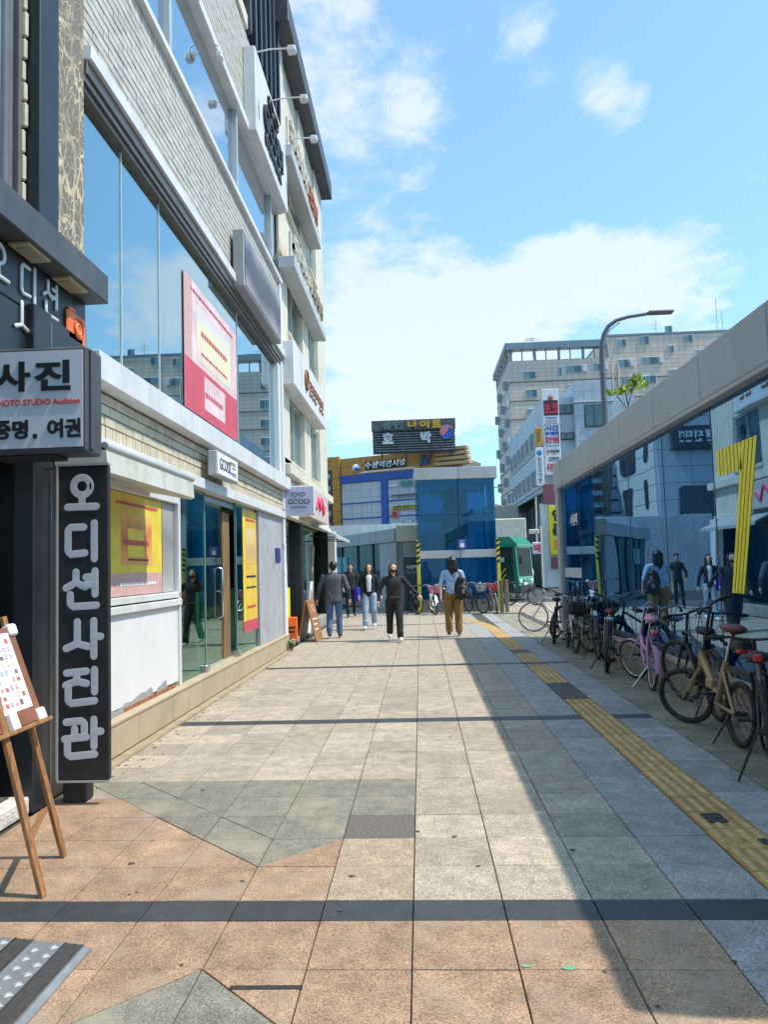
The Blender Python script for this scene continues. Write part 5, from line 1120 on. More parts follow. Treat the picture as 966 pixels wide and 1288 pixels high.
for k in range(6):
    b = MB(); y = TYf+3+k*3.1; b.bbox(TX0-.1, TX0+.3, y, y+.35, 32.3, 33.9, .02); part('frame_post', b, M('blue_grey_metal', (0, 0, 0)), tk)
b = MB(); b.box(18, 28, 120, 122, 32.3, 33.5); part('roof_plant', b, m_offwhite, tk)
for z in (30.9-2.0, 27.2-1.2, 23.2, 19.8, 16.4, 13.0, 9.6, 6.2):
    b = MB(); b.box(TX0-.06, TX1, TYf-.06, TYb, z, z+.16); part('storey_band', b, m_band, tk)
def farwin(x0, x1, z0, z1, par, y, side=False, ac=False, xface=None, pm=None):
    b = MB()
    if not side:
        b.bbox(x0, x1, y-.10, y+.05, z0, z1, .03); w = part('window', b, m_white, par)
        n = 2; wd = (x1-x0-.16)/n; b = MB()
        for k in range(n): b.mi = k % 2; b.box(x0+.06+k*(wd+.04), x0+.06+k*(wd+.04)+wd, y-.112, y-.102, z0+.07, z1-.07)
        part('pane', b, [m_darkw2, m_darkw], w, kind='stuff')
        if ac: b = MB(); b.bbox(x1+.15, x1+.75, y-.4, y-.02, z0+.1, z0+1.2, .03); part('outdoor_unit', b, m_white, par)
    else:
        b.bbox(xface-.08, xface+.05, x0, x1, z0, z1, .03); w = part('window', b, m_white, par)
        b = MB(); b.box(xface-.092, xface-.082, x0+.1, x1-.1, z0+.08, z1-.08); part('pane', b, pm or m_darkw2, w)
        if ac: b = MB(); b.bbox(xface-.7, xface-.02, x1-.2, x1-.12, z0, z1, .02); part('open_sash', b, m_gray, par)
PX = lambda x: 14.6+(x-641)*.1198
PZ = lambda x, y: 35.2-(y-430)*.1198-(x-641)*.1198*-.0297*1.0-(x-641)*.0008
for x0, x1, y0, y1, ac in ((658, 674, 469, 479, 0), (660, 675, 492, 503, 0), (661, 675, 517, 527, 0), (701, 707, 466, 476, 0), (712, 731, 465, 475, 1), (746, 757, 464, 474, 1), (778, 789, 435, 445, 0), (805, 818, 433, 444, 0), (838, 847, 422, 430, 0), (840, 848, 447, 456, 0), (778, 791, 461, 472, 1), (807, 827, 460, 470, 1), (780, 793, 486, 497, 1), (808, 824, 484, 494, 0), (746, 757, 488, 498, 0), (712, 728, 489, 500, 0), (840, 852, 478, 488, 0), (860, 872, 435, 445, 0), (662, 675, 541, 551, 0), (662, 675, 566, 576, 0), (875, 888, 455, 465, 0)):
    z1 = PZ((x0+x1)/2, y0); farwin(PX(x0), PX(x1), z1-(y1-y0)*.1198, z1, tk, TYf, ac=bool(ac))
for r in range(9):
    for c in range(4): farwin(TYf+2.0+c*4.4, TYf+4.0+c*4.4, 28.6-r*2.95, 30.1-r*2.95, tk, 0, True, (r+c) % 2 == 0, TX0)
b = MB()
for x in (30.0, 30.9): b.tube([(x, TYf-.2, 31.4-(.4 if x > 30.5 else 0)), (x, TYf-.2, 12)], .12, 6)
part('drain_pipe', b, m_offwhite, tk, kind='stuff')
b = MB()
for x, z0, h in ((37.5, 35.7, 2.6), (46.8, 35.7, 5.5), (47.6, 35.7, 3.6), (50.3, 35.7, 2.0)): b.tube([(x, 114, z0), (x, 114, z0+h)], .05, 5)
for k in range(3): b.tube([(36.6+.1*k, 114, 37.0+k*.35), (38.4-.1*k, 114, 37.0+k*.35)], .035, 5)
b.tube([(18.5, 113.6, 33), (18.5, 113.6, 36.1)], .05, 5); b.tube([(17.2, 113.6, 35.8), (19.6, 113.6, 35.9)], .06, 5); b.tube([(17.5, 113.6, 36.1), (18.9, 113.6, 36.15)], .08, 5)
part('aerial', b, m_gray, tk, kind='stuff')
# pale blue panelled commercial building in front of it
m_matglass = M('dull_dark_glass', (.05, .06, .07), .5, var=.3, scale=1)
wb2 = thing('panel_clad_building', 'pale blue panelled building with vertical banners and dark windows right of the lift tower', 'building', (11, 50, 0))
m_bp = M('pale_blue_cladding', (.44, .49, .55), .5, var=.06, scale=1.0, dirt=(.33, .36, .4), dscale=.8)
b = MB(); b.box(8.15, 14, 45.1, 63, 0, 12.0); b.box(10.1, 12.5, 44.7, 52, 0, 12.9); part('wall', b, m_bp, wb2, kind='stuff')
for c in range(4):
    for r in range(2):
        b = MB(); b.bbox(10.1+c*.6+.006, 10.7+c*.6-.006, 44.6, 44.7, 11.55+r*.68-(0 if r else 0), 12.22+r*.68, .01); part('cladding_panel', b, m_bp, wb2)
for c in range(4):
    for r in range(5):
        if c in (1, 2) and r in (2, 3): continue
        b = MB(); b.bbox(10.1+c*.6+.006, 10.7+c*.6-.006, 44.62, 44.7, 7.5+r*.80, 8.29+r*.80, .01); part('cladding_panel', b, m_bp, wb2)
b = MB(); b.bbox(10.0, 12.6, 44.5, 44.72, 11.49, 11.56, .01); part('ledge', b, m_gray, wb2)
for x0, x1, z0, z1, y in ((10.72, 11.88, 9.95, 11.35, 44.66), (9.12, 10.05, 10.9, 11.5, 45.04), (9.12, 10.05, 9.25, 9.7, 45.04), (9.12, 10.05, 7.6, 8.1, 45.04)):
    b = MB(); b.bbox(x0, x1, y-.08, y+.08, z0, z1, .02); w = part('window', b, m_dgray, wb2)
    b = MB(); b.box(x0+.06, (x0+x1)/2-.03, y-.09, y-.082, z0+.06, z1-.06); b.box((x0+x1)/2+.03, x1-.06, y-.09, y-.082, z0+.06, z1-.06); part('pane', b, m_darkw, w, kind='stuff')
for r in range(3):
    for c in range(7): farwin(46.2+c*2.35, 48.0+c*2.35, 9.2-r*2.6, 10.5-r*2.6, wb2, 0, True, False, 8.15, m_matglass)
b = MB(); b.prism([(7.2, 5.55), (8.2, 6.0), (8.2, 6.12), (7.2, 5.66)], 1, 45.2, 66); part('awning', b, M('grey_green_awning', (.22, .27, .25), .7), wb2)
for c in range(8):
    b = MB(); b.bbox(8.08, 8.14, 45.3+c*2.2, 47.4+c*2.2, 6.4, 7.2, .02); part('cladding_panel', b, m_bp, wb2)
    b = MB(); b.bbox(8.08, 8.14, 45.3+c*2.2, 47.4+c*2.2, 9.0-.05, 9.15, .02); part('cladding_panel', b, m_bp, wb2)
def vsign(name, lab, x0, x1, z0, z1, y, mat, d=.25):
    t = thing(name, lab, 'sign', ((x0+x1)/2, y, z0)); b = MB(); b.bbox(x0, x1, y, y+d, z0, z1, .02); part('panel', b, mat, t); return t
m_dkred = M('magenta_red', (.6, .02, .06), .4)
t = vsign('vertical_banner', 'long white vertical banner with red 초코 panel and blue and red lines', 8.12, 9.12, 7.0, 12.45, 44.55, m_paper)
b = MB(); b.box(8.17, 9.07, 44.535, 44.548, 10.75, 11.72); part('red_panel', b, M('dark_red_panel', (.10, .02, .03), .4, var=.3, scale=6), t)
for c, x in (('초', 8.40), ('코', 8.85)): letters(c, t, (x, 44.52, 11.2), FRONT, 1., m_dkred, .06, .008, 'letter', fit=(.4, .62))
b = MB()
for k in range(8): a = k*math.pi/4; b.tube([(8.62, 44.52, 11.85), (8.62+.2*math.cos(a), 44.52, 11.85+.2*math.sin(a))], .025, 5)
part('star_emblem', b, m_dkred, t, kind='stuff')
mb1 = M('banner_blue', (.03, .06, .42), .5)
for txt, z, w, h, mt in (('시간', 9.95, .82, .36, mb1), ('무제한', 9.60, .84, .26, mb1), ('만원', 9.2, .82, .42, m_dkred), ('무한리필', 7.45, .84, .5, m_dkred)):
    letters(txt, t, (8.62, 44.53, z), FRONT, .3, mt, .012, .006, 'line', fit=(w, h))
marks(t, (8.62, 44.545, 10.58), FRONT, .72, .13, 7, mb1, .01, seed=2); marks(t, (8.62, 44.545, 10.38), FRONT, .72, .13, 6, m_dkred, .01, seed=3); marks(t, (8.33, 44.545, 8.42), FRONT, .26, .3, 2, m_dkred, .01, seed=5); marks(t, (8.76, 44.545, 8.42), FRONT, .56, .3, 5, m_dgray, .01, seed=6); marks(t, (8.66, 44.545, 7.98), FRONT, .66, .28, 5, m_dgray, .01, seed=7)
b = MB(); b.bbox(8.22, 9.02, 44.53, 44.545, 8.80, 8.83, .004); b.bbox(8.22, 9.02, 44.53, 44.545, 10.2, 10.23, .004); b.bbox(8.2, 8.225, 44.53, 44.545, 8.8, 10.23, .004); b.bbox(9.02, 9.045, 44.53, 44.545, 8.8, 10.23, .004); part('printed_frame', b, m_ink, t, kind='stuff')
t = vsign('orange_blade_sign', 'small orange vertical sign at the left of the long white banner', 7.55, 7.98, 8.85, 10.0, 44.4, M('amber_panel', (.62, .30, .03), .5), .12); [marks(t, (7.76, 44.395, 9.75-k*.27), FRONT, .26, .2, 1, m_dgray, .01, seed=20+k) for k in range(3)]
t = vsign('white_blade_sign', 'narrow white vertical sign with blue disc under the orange one', 7.50, 7.98, 6.3, 8.7, 44.3, m_paper, .12)
b = MB(); b.ell((7.74, 44.28, 8.38), (.17, .02, .17), 14, 6); part('blue_disc', b, M('disc_blue', (.04, .2, .5), .5), t)
for k in range(5): marks(t, (7.74, 44.295, 7.95-k*.33), FRONT, .26, .26, 1, m_ink, .01, seed=30+k)
b = MB(); b.tube([(7.4, 44.4, 6.3), (8.9, 44.4, 6.35)], .05, 6); part('bracket', b, m_dgray, t)
t = vsign('maroon_panel', 'plain maroon panel above the yellow sign, beside the station corner', 7.85, 9.4, 5.2, 6.4, 44.2, M('maroon_paint', (.24, .07, .09), .5))
t = vsign('yellow_vertical_sign', 'bright yellow vertical sign with black letters beside the station corner', 8.15, 9.25, 2.0, 5.05, 44.2, M('sign_yellow', (.80, .66, .02), .45))
for c, z, mt in (('인', 4.45, m_ink), ('문', 3.55, m_ink), ('회', 2.6, m_orange)): letters(c, t, (8.70, 44.18, z), FRONT, 1., mt, .05, .01, 'letter', fit=(.75, .75))
gsx = thing('white_shop_front', 'white rendered ground floor shop under the yellow sign', 'shop', (9, 44.8, 0))
b = MB(); b.box(7.7, 10.6, 44.45, 45.1, 0, 5.2); part('wall', b, m_white, gsx)
b = MB(); b.bbox(8.2, 9.4, 44.3, 44.45, 1.15, 1.85, .02); part('maroon_fascia', b, M('maroon_paint', (0, 0, 0)), gsx)
b = MB(); b.box(8.9, 9.6, 44.43, 44.449, 0, 1.1); part('dark_door', b, m_darkw, gsx)
ds = thing('pharmacy_sign', 'small white sign with red 약 beside the street', 'sign', (7.0, 42, 3))
b = MB(); b.bbox(6.72, 7.28, 42, 42.15, 2.05, 2.75, .02); part('panel', b, m_paper, ds); letters('약', ds, (7.0, 41.98, 2.4), FRONT, 1., m_dkred, .05, .006, 'letter', fit=(.45, .5))
b = MB(); b.tube([(7.0, 42.07, 2.75), (7.05, 42.07, 5.4)], .05, 6); part('pole', b, m_offwhite, ds)
lw = thing('low_white_building', 'low white roofed stall building between the lift tower and the bus', 'building', (6, 45, 0))
b = MB(); b.bbox(3.5, 6.4, 42, 48, 2.95, 4.2, .05); part('fascia', b, m_offwhite, lw); b = MB(); b.box(3.6, 6.3, 42.3, 47.8, 0, 2.95); part('wall', b, m_dint, lw)
b = MB(); b.box(3.5, 7.0, 50, 58, 0, 5.6); part('rear_wall', b, m_offwhite, lw); b = MB(); b.box(3.9, 5.2, 49.96, 49.99, 4.4, 5.2); part('rear_window', b, m_darkw, lw)
b = MB(); b.tube([(3.4, 46, 6.6), (5.9, 46, 6.4), (6.6, 47, 5.9)], .04, 6); b.tube([(3.4, 46, 5.9), (5.6, 46, 5.2)], .04, 6); b.tube([(4.9, 46, 6.5), (4.9, 46, 4.2)], .04, 6); part('railing', b, m_offwhite, lw, kind='stuff')
# ------------------------------------------------------------------ bus
bu = thing('city_bus', 'green city bus with open door waiting right of the lift tower', 'bus', (4.15, 28.9, -.014), R(-24), local=True)
m_bgreen = M('bus_green', (.01, .25, .14), .3, var=.05, coat=.5); m_bdark = M('bus_glass', (.02, .03, .03), .08, spec=.8)
b = MB()
prof = [(-8, .42), (-8, 2.3), (-7.85, 2.62), (-.35, 2.62), (-.06, 2.3), (0, 1.2), (.04, .8), (.04, .35), (-.2, .3)]
b.prism(prof, 1, .012, 2.288); part('body', b, m_bgreen, bu)
b = MB(); b.box(-7.9, -.16, -.006, .006, .38, 2.28); part('side_panel', b, M('bus_side_dark', (.03, .045, .04), .35), bu)
b = MB(); b.prism([(-8, 2.3), (-7.85, 2.68), (-.3, 2.68), (.02, 2.36), (.02, 2.26), (-8, 2.26)], 1, -.02, 2.32); part('roof', b, m_bgreen, bu)
b = MB(); b.bbox(-7.7, -.22, -.012, .01, 1.05, 2.2, .005); b.bbox(-1.5, -.38, -.014, .01, .38, 2.15, .005); part('side_glass', b, m_bdark, bu, kind='stuff')
dr = MB(); dr.bbox(-1.0, -.45, -.03, -.015, .4, 2.1, .01); dr = part('door', dr, m_bdark, bu)
b = MB(); b.tube([(-.95, -.05, .8), (-.5, -.05, 1.35)], .022, 6); b.tube([(-.95, -.05, .55), (-.5, -.05, 1.1)], .022, 6); part('handrail', b, m_yellow, dr, kind='stuff')
b = MB(); b.box(-.9, -.55, -.034, -.031, 1.62, 1.8); part('route_card', b, M('route_card_green', (.45, .62, .5), .5), dr)
b = MB(); b.prism([(-.04, 2.2), (.012, 1.2), (.03, .98), (.015, .98), (-.06, 2.2)], 1, .15, 2.15); part('windscreen', b, M('windscreen_glass', (.02, .028, .03), .4, spec=.1), bu)
b = MB(); b.bbox(-.15, .10, .02, 2.28, .28, .62, .03); part('bumper', b, M('bumper_dark', (.03, .02, .03), .5), bu)
for y in (.3, 2.0):
    b = MB(); b.ell((.045, y, .78), (.03, .14, .09), 12, 6); part('headlight', b, m_paper, bu)
b = MB(); b.box(.101, .108, .55, 1.05, .58, .72); part('number_plate', b, m_paper, bu)
b = MB(); b.tube([(-.02, -.02, 2.2), (.22, -.25, 2.1), (.25, -.28, 1.9)], .02, 6); b.bbox(.2, .3, -.38, -.18, 1.5, 1.9, .03); part('wing_mirror', b, m_black2, bu)
for x in (-1.9, -6.2):
    for y in (-.02, 2.05):
        b = MB(); b.tube([(x, y, .45), (x, y+.27, .45)], .45, 20); part('wheel', b, m_rubber, bu)
# a short line of street things between the bus and the shops
pp = thing('parking_sign_pole', 'slim white pole with a small tilted camera box by the crossing', 'pole', (6.3, 36, 0))
b = MB(); b.tube([(6.3, 36, 0), (6.3, 36, 3.4)], .05, 8); part('pole', b, m_offwhite, pp); b = MB(); b.bbox(5.7, 6.2, 35.9, 36.1, 3.0, 3.25, .03); part('camera_box', b, m_offwhite, pp)
for k, x in enumerate((2.62, 2.78)):
    t = thing('wooden_post', ['left', 'right'][k]+' weathered wooden post beside the lift tower corner', 'post', (x, 20.9+.05*k, 0), group='wooden posts by the lift tower')
    b = MB(); b.bbox(x-.06, x+.06, 20.84+.05*k, 20.96+.05*k, 0, .98, .015); part('shaft', b, M('weathered_post_wood', (.22, .17, .11), .8, var=.4, scale=3, stretch=(10, 10, 1)), t)
    b = MB(); b.bbox(x-.07, x+.07, 20.83+.05*k, 20.97+.05*k, .98, 1.01, .008); part('cap', b, M('weathered_post_wood', (0, 0, 0)), t)
# ------------------------------------------------------------------ bicycles
def bike(lab, rear, front, r=.34, frame='diamond', fcol=None, steer=0, lean=6, acc=(), tyre=.022, saddle=None, seat_h=.52, bars='flat', fender=None, basket=None, side=1, simple=False, group='bicycles parked along the station wall', bar_h=None):
    """built along local x; rear hub at the origin side, front contact ahead"""
    rv, fv = Vector((*rear, 0)), Vector((*front, 0)); hd = (fv-rv); wb = 1.02 if r > .3 else .96
    mid = rv.lerp(fv, .5); rz = math.atan2(hd.y, hd.x)
    t = thing('bicycle', lab, 'bicycle', mid, group=group, local=True, rot=(R(lean), 0, rz))
    t.rotation_mode = 'XYZ'; fm = fcol or m_black; xr, xf = -wb/2, wb/2
    ha = R(20); hx, hz = xf-.05-r*0+ -.0, r
    head_b = Vector((xf-.20, 0, r+.30)); head_t = head_b+Vector((-.055, 0, .13)) if frame != 'fold' else head_b+Vector((-.04, 0, .12))
    bb = Vector((xr+.42, 0, .28)); st_t = Vector((xr+.27, 0, bb.z+.36)); rh, fh = Vector((xr, 0, r)), Vector((xf, 0, r))
    # wheels
    def wheel(c, M_=None):
        b = MB(); c = Vector(c); b.ring(c, (0, 1, 0), r-tyre*1.9, .011, 28, 5); b.tube([c+Vector((0, -.045, 0)), c+Vector((0, .045, 0))], .022, 8)
        ty = MB(); ty.ring(c, (0, 1, 0), r-tyre, tyre, 32, 7); sp = MB()
        for k in range(0 if simple else 20):
            a = 2*math.pi*k/20; sp.tube([c+Vector((0, .03*(1 if k % 2 else -1), 0)), c+Vector(((r-tyre*2)*math.cos(a), 0, (r-tyre*2)*math.sin(a)))], .0016, 3, caps=False)
        if M_ is not None:
            for q in (b, ty, sp): q.v = [tuple(M_ @ Vector(v)) for v in q.v]
        w = part('wheel', b, m_chrome if 'darkrim' not in acc else m_black, t); part('tyre', ty, m_rubber, w)
        if sp.v: part('spokes', sp, m_chrome, w, kind='stuff')
    axis_pt = head_b; sa = (head_t-head_b).normalized()
    Ms = Matrix.Translation(axis_pt) @ Matrix.Rotation(R(steer), 4, sa) @ Matrix.Translation(-axis_pt)
    wheel(rh); wheel(fh, Ms)
    # frame
    b = MB(); tr = .017 if frame != 'fold' else .026
    if frame == 'diamond':
        b.tube([head_t, st_t+Vector((.0, 0, -.02))], tr, 8); b.tube([head_b, bb], tr*1.15, 8)
    elif frame == 'step':
        b.tube([head_b+Vector((-.01, 0, .03)), head_b.lerp(bb, .5)+Vector((0, 0, .05)), bb+Vector((-.05, 0, .14))], tr*1.2, 8); b.tube([head_b, head_b.lerp(bb, .5)+Vector((0, 0, -.06)), bb], tr*1.2, 8)
    else:
        b.tube([head_t, head_b], .028, 8); b.tube([head_b+Vector((0, 0, .08)), Vector((xr+.52, 0, .43)), bb+Vector((.02, 0, .06))], [.036, .034, .03], 8); b.bbox(xr+.46, xr+.58, -.045, .045, .38, .47, .015)
    b.tube([bb, st_t], tr, 8); b.tube([head_b-sa*.01, head_t], tr*1.2, 8)
    for s in (-1, 1):
        b.tube([bb+Vector((0, s*.03, 0)), rh+Vector((0, s*.055, 0))], tr*.6, 6); b.tube([st_t+Vector((.03, s*.02, -.06)), rh+Vector((0, s*.055, 0))], tr*.55, 6)
    part('frame', b, fm, t)
    b = MB()
    for s in (-1, 1): b.tube([head_b+Vector((0, s*.05, -.02)), head_b+Vector((.06, s*.05, -.10)), fh+Vector((0, s*.052, 0))], [.015, .014, .011], 6)
    b.tube([head_b+Vector((0, -.05, -.02)), head_b+Vector((0, .05, -.02))], .016, 6); b.v = [tuple(Ms @ Vector(v)) for v in b.v]; part('fork', b, fm if 'silverfork' not in acc else m_chrome, t)
    # bars
    bh = bar_h or (.30 if frame == 'fold' else .16); top = head_t+sa*bh; b = MB(); b.tube([head_t, top], .014, 8); g = MB()
    if bars == 'flat': pts = lambda s: [top, top+Vector((.03, s*.06, .0)), top+Vector((0, s*.18, .02)), top+Vector((-.04, s*.30, .02))]
    else: pts = lambda s: [top, top+Vector((.06, s*.05, .02)), top+Vector((.05, s*.16, .06)), top+Vector((-.05, s*.24, .06)), top+Vector((-.18, s*.27, .03))]
    for s in (-1, 1):
        p = pts(s); b.tube(p, .0115, 6); d_ = (p[-1]-p[-2]).normalized(); g.tube([p[-1]-d_*.10, p[-1]+d_*.02], .018, 8)
        b.tube([p[-1]-d_*.11+Vector((.03, 0, -.01)), p[-1]-d_*.01+Vector((.045, 0, -.03))], .006, 5)
        b.tube([p[-2]+Vector((.03, 0, 0)), p[-2]+Vector((.14, -s*.05, -.02)), head_b+Vector((.06, s*.03, .05)), fh.lerp(head_b, .75)+Vector((.02, 0, .0))], .004, 4)
    for q in (b, g): q.v = [tuple(Ms @ Vector(v)) for v in q.v]
    hb = part('handlebar', b, m_chrome if 'blackbar' not in acc else m_black, t); part('grips', g, m_black2, hb, kind='stuff')
    # saddle
    sp_top = st_t+(st_t-bb).normalized()*(seat_h-.36); b = MB(); b.tube([st_t, sp_top], .013, 8); part('seat_post', b, m_chrome, t)
    b = MB(); b.ell(sp_top+Vector((-.05, 0, .045)), (.13, .085, .04), 14, 8); b.ell(sp_top+Vector((.08, 0, .045)), (.13, .035, .032), 12, 8); b.tube([sp_top+Vector((-.08, 0, .01)), sp_top+Vector((.08, 0, .02))], .012, 6); part('saddle', b, saddle or m_black2, t)
    # cranks, chain, pedals
    b = MB(); b.ring(bb+Vector((0, -.05, 0)), (0, 1, 0), .085, .008, 20, 5); b.tube([bb+Vector((0, -.08, 0)), bb+Vector((0, .08, 0))], .02, 8)
    ca = R(-35); cv = Vector((math.cos(ca)*.165, 0, math.sin(ca)*.165))
    b.tube([bb+Vector((0, -.075, 0)), bb+cv+Vector((0, -.085, 0))], .011, 6); b.tube([bb+Vector((0, .075, 0)), bb-cv+Vector((0, .085, 0))], .011, 6)
    b.tube([bb+Vector((0, -.05, .085)), rh+Vector((0, -.05, .035))], .005, 4); b.tube([bb+Vector((0, -.05, -.085)), rh+Vector((0, -.05, -.035))], .005, 4); cs = part('crankset', b, m_chrome if 'darkrim' not in acc else m_black, t)
    for s, c in ((-1, bb+cv), (1, bb-cv)):
        b = MB(); b.bbox(c.x-.045, c.x+.045, min(c.y+s*.09, c.y+s*.18), max(c.y+s*.09, c.y+s*.18), c.z-.012, c.z+.012, .005); part('pedal', b, m_black2, cs)
    b = MB(); b.tube([rh+Vector((.05, side*.06, 0)), Vector((xr+.0, side*.22, .0+.02))], .009, 6); b.tube([bb+Vector((-.06, side*.05, -.0)), Vector((xr+.26, side*.24, .03))], .009, 6) if False else None; part('kickstand', b, m_chrome if 'darkrim' not in acc else m_black, t)
    if fender:
        for c, a0, a1, mm in ((rh, 20, 185, None), (fh, 15, 130, Ms)):
            b = MB(); rad = r+.022; vs = []; n = 16
            for k in range(n+1):
                a = R(a0+(a1-a0)*k/n); 
                for y_, dz in ((-.03, -.012), (0, 0), (.03, -.012)): vs.append(c+Vector((math.cos(a)*(rad+dz), y_, math.sin(a)*(rad+dz))))
            if mm is not None: vs = [mm @ v for v in vs]
            b.add(vs, [(k*3+j, k*3+j+1, k*3+j+4, k*3+j+3) for k in range(n) for j in range(2)], True); part('mudguard', b, fender, t)
    if 'light' in acc:
        b = MB(); p = rh+Vector((-.02, 0, r+.15)); b.bbox(p.x-.03, p.x+.03, -.03, .03, p.z-.025, p.z+.025, .01); part('rear_reflector', b, M('reflector_red', (.5, .02, .02), .25), t)
    if 'rack' in acc:
        b = MB(); zz = r*2+.06
        for s in (-1, 1): b.tube([st_t+Vector((-.02, s*.03, .0-.05)), Vector((xr+.1, s*.05, zz)), Vector((xr-.2, s*.05, zz))], .007, 5); b.tube([Vector((xr-.08, s*.05, zz)), rh+Vector((0, s*.06, 0))], .006, 5)
        for k in range(4): b.tube([Vector((xr-.18+k*.08, -.05, zz)), Vector((xr-.18+k*.08, .05, zz))], .005, 5)
        part('rack', b, m_chrome, t)
    if 'tailbag' in acc:
        b = MB(); p = sp_top+Vector((-.14, 0, -.06)); b.bbox(p.x-.13, p.x+.07, -.06, .06, p.z-.075, p.z+.03, .025); tb2 = part('tail_bag', b, m_black2, t); b = MB(); b.bbox(p.x-.136, p.x-.06, -.062, .062, p.z-.08, p.z-.04, .012); part('reflector_strip', b, M('reflector_red', (0, 0, 0)), tb2)
    if basket:
        b = MB(); p = head_t+Vector((.20, 0, .08)); w0, w1, h0 = .11, .16, .22
        if 'solidbag' in acc: b.bbox(p.x-.12, p.x+.12, -.16, .16, p.z-.12, p.z+.10, .05)
        else:
            for kz in range(6):
                f = kz/5; ww = w0+(w1-w0)*f; z = p.z-.14+h0*f; q = [Vector((p.x-ww*.8, -ww, z)), Vector((p.x+ww*.8, -ww, z)), Vector((p.x+ww*.8, ww, z)), Vector((p.x-ww*.8, ww, z))]; b.tube(q, .006, 4, closed=True)
            for k in range(16):
                f = k/16*4; i = int(f); ff = f-i; cs_ = [(-.8, -1), (.8, -1), (.8, 1), (-.8, 1)]; a_, c_ = cs_[i], cs_[(i+1) % 4]; ux, uy = a_[0]+(c_[0]-a_[0])*ff, a_[1]+(c_[1]-a_[1])*ff
                b.tube([Vector((p.x+ux*w0, uy*w0, p.z-.14)), Vector((p.x+ux*w1, uy*w1, p.z+.08))], .004, 4)
            b.box(p.x-w0*.8, p.x+w0*.8, -w0, w0, p.z-.145, p.z-.14)
        b.v = [tuple(Ms @ Vector(v)) for v in b.v]; part('basket', b, basket, t)
    return t
m_tan = M('tan_frame_paint', (.36, .24, .13), .4, .2, var=.12, scale=8); m_pinkp2 = M('pink_frame_paint', (.58, .30, .50), .4, var=.08); m_pinks = M('pink_saddle', (.66, .33, .42), .5)
m_bluefr = M('dark_blue_frame', (.03, .05, .12), .35, .3); m_silver = M('silver_frame', (.5, .5, .5), .35, .7, var=.1)
bike('black bicycle cut by the right edge of the photo, nearest the camera', (2.38, 1.72), (2.74, 2.62), .34, 'diamond', m_black, -8, -4, ('darkrim', 'light', 'blackbar'), bars='flat', seat_h=.50, side=1, bar_h=.12)
bike('tan folding bicycle with brown saddle and front wheel turned left', (2.57, 2.72), (2.52, 3.70), .26, 'fold', m_tan, 46, 4, ('tailbag', 'blackbar', 'darkrim'), tyre=.023, saddle=M('brown_leather', (.14, .045, .03), .4), seat_h=.62, side=1, bar_h=.42)
bike('black bicycle leaning close to the station glass behind the tan folding bicycle', (2.80, 3.80), (2.84, 4.75), .33, 'diamond', m_black, 20, -2, ('darkrim', 'blackbar'), seat_h=.5, bar_h=.2)
bike('dark bicycle close to the glass between the black city bicycle and the bag carrying one', (2.76, 8.45), (2.84, 9.45), .33, 'step', M('dark_green_frame', (.02, .04, .035), .4), 25, -2, ('darkrim',), bars='swept', fender=m_black)
bike('pink step through bicycle with pink saddle and mudguards', (2.70, 5.50), (2.78, 6.45), .25, 'step', m_pinkp2, 34, 5, ('light', 'silverfork'), tyre=.018, saddle=m_pinks, fender=m_pinkp2, bars='swept', seat_h=.50, bar_h=.24)
bike('black city bicycle with wide black mudguards and red rear reflector', (2.56, 7.05), (2.86, 8.02), .34, 'diamond', m_black, -38, 5, ('darkrim', 'light', 'rack', 'blackbar'), fender=m_black, tyre=.026, seat_h=.50)
bike('small wheeled dark bicycle facing the camera with a black bag on its bars', (2.66, 10.35), (2.60, 9.42), .25, 'fold', m_silver, 6, -4, ('solidbag', 'darkrim'), basket=m_black2, seat_h=.52, bar_h=.25)
bike('dark blue mountain bicycle near the far station column', (2.52, 10.95), (2.74, 11.96), .34, 'diamond', m_bluefr, -25, 5, ('darkrim', 'blackbar'), tyre=.026, seat_h=.5)
bike('silver bicycle with large wheels standing past the far station column', (3.45, 13.35), (2.62, 13.62), .33, 'diamond', m_silver, 8, -4, ('light',), tyre=.014, seat_h=.52)
fg = 'bicycles parked around the lift tower'
bike('white bicycle with pink basket in front of the left half of the lift tower', (.42, 21.35), (.50, 20.4), .30, 'step', M('white_frame', (.6, .6, .6), .4), 10, 4, ('silverfork',), basket=M('rose_wire', (.5, .12, .16), .5), bars='swept', fender=m_paper, simple=True, group=fg)
bike('dark red bicycle beside the person with the backpack', (.98, 21.4), (.92, 20.5), .32, 'diamond', M('dark_red_frame', (.2, .02, .03), .4), 0, 3, ('darkrim',), simple=True, group=fg)
bike('black bicycle with pale basket in front of the right half of the lift tower', (1.62, 21.4), (1.98, 20.5), .33, 'step', m_black, 15, 4, ('darkrim',), basket=M('pale_basket', (.5, .47, .4), .6), bars='swept', simple=True, group=fg)
bike('red brown bicycle with orange red basket at the right corner of the lift tower', (2.32, 21.4), (2.40, 20.5), .32, 'step', M('red_brown_frame', (.3, .09, .05), .4), -8, 4, ('silverfork',), basket=M('red_basket', (.6, .06, .03), .5), bars='swept', simple=True, group=fg)
bike('black bicycle parked beyond the wooden posts near the bus', (3.3, 24.6), (4.15, 24.2), .33, 'diamond', m_black, 5, 4, ('darkrim',), simple=True, group=fg)
bike('dark bicycle between the second exit and the lift tower', (-.25, 21.9), (-.05, 21.0), .33, 'diamond', m_black, 20, 4, ('darkrim', 'blackbar'), simple=True, group=fg)
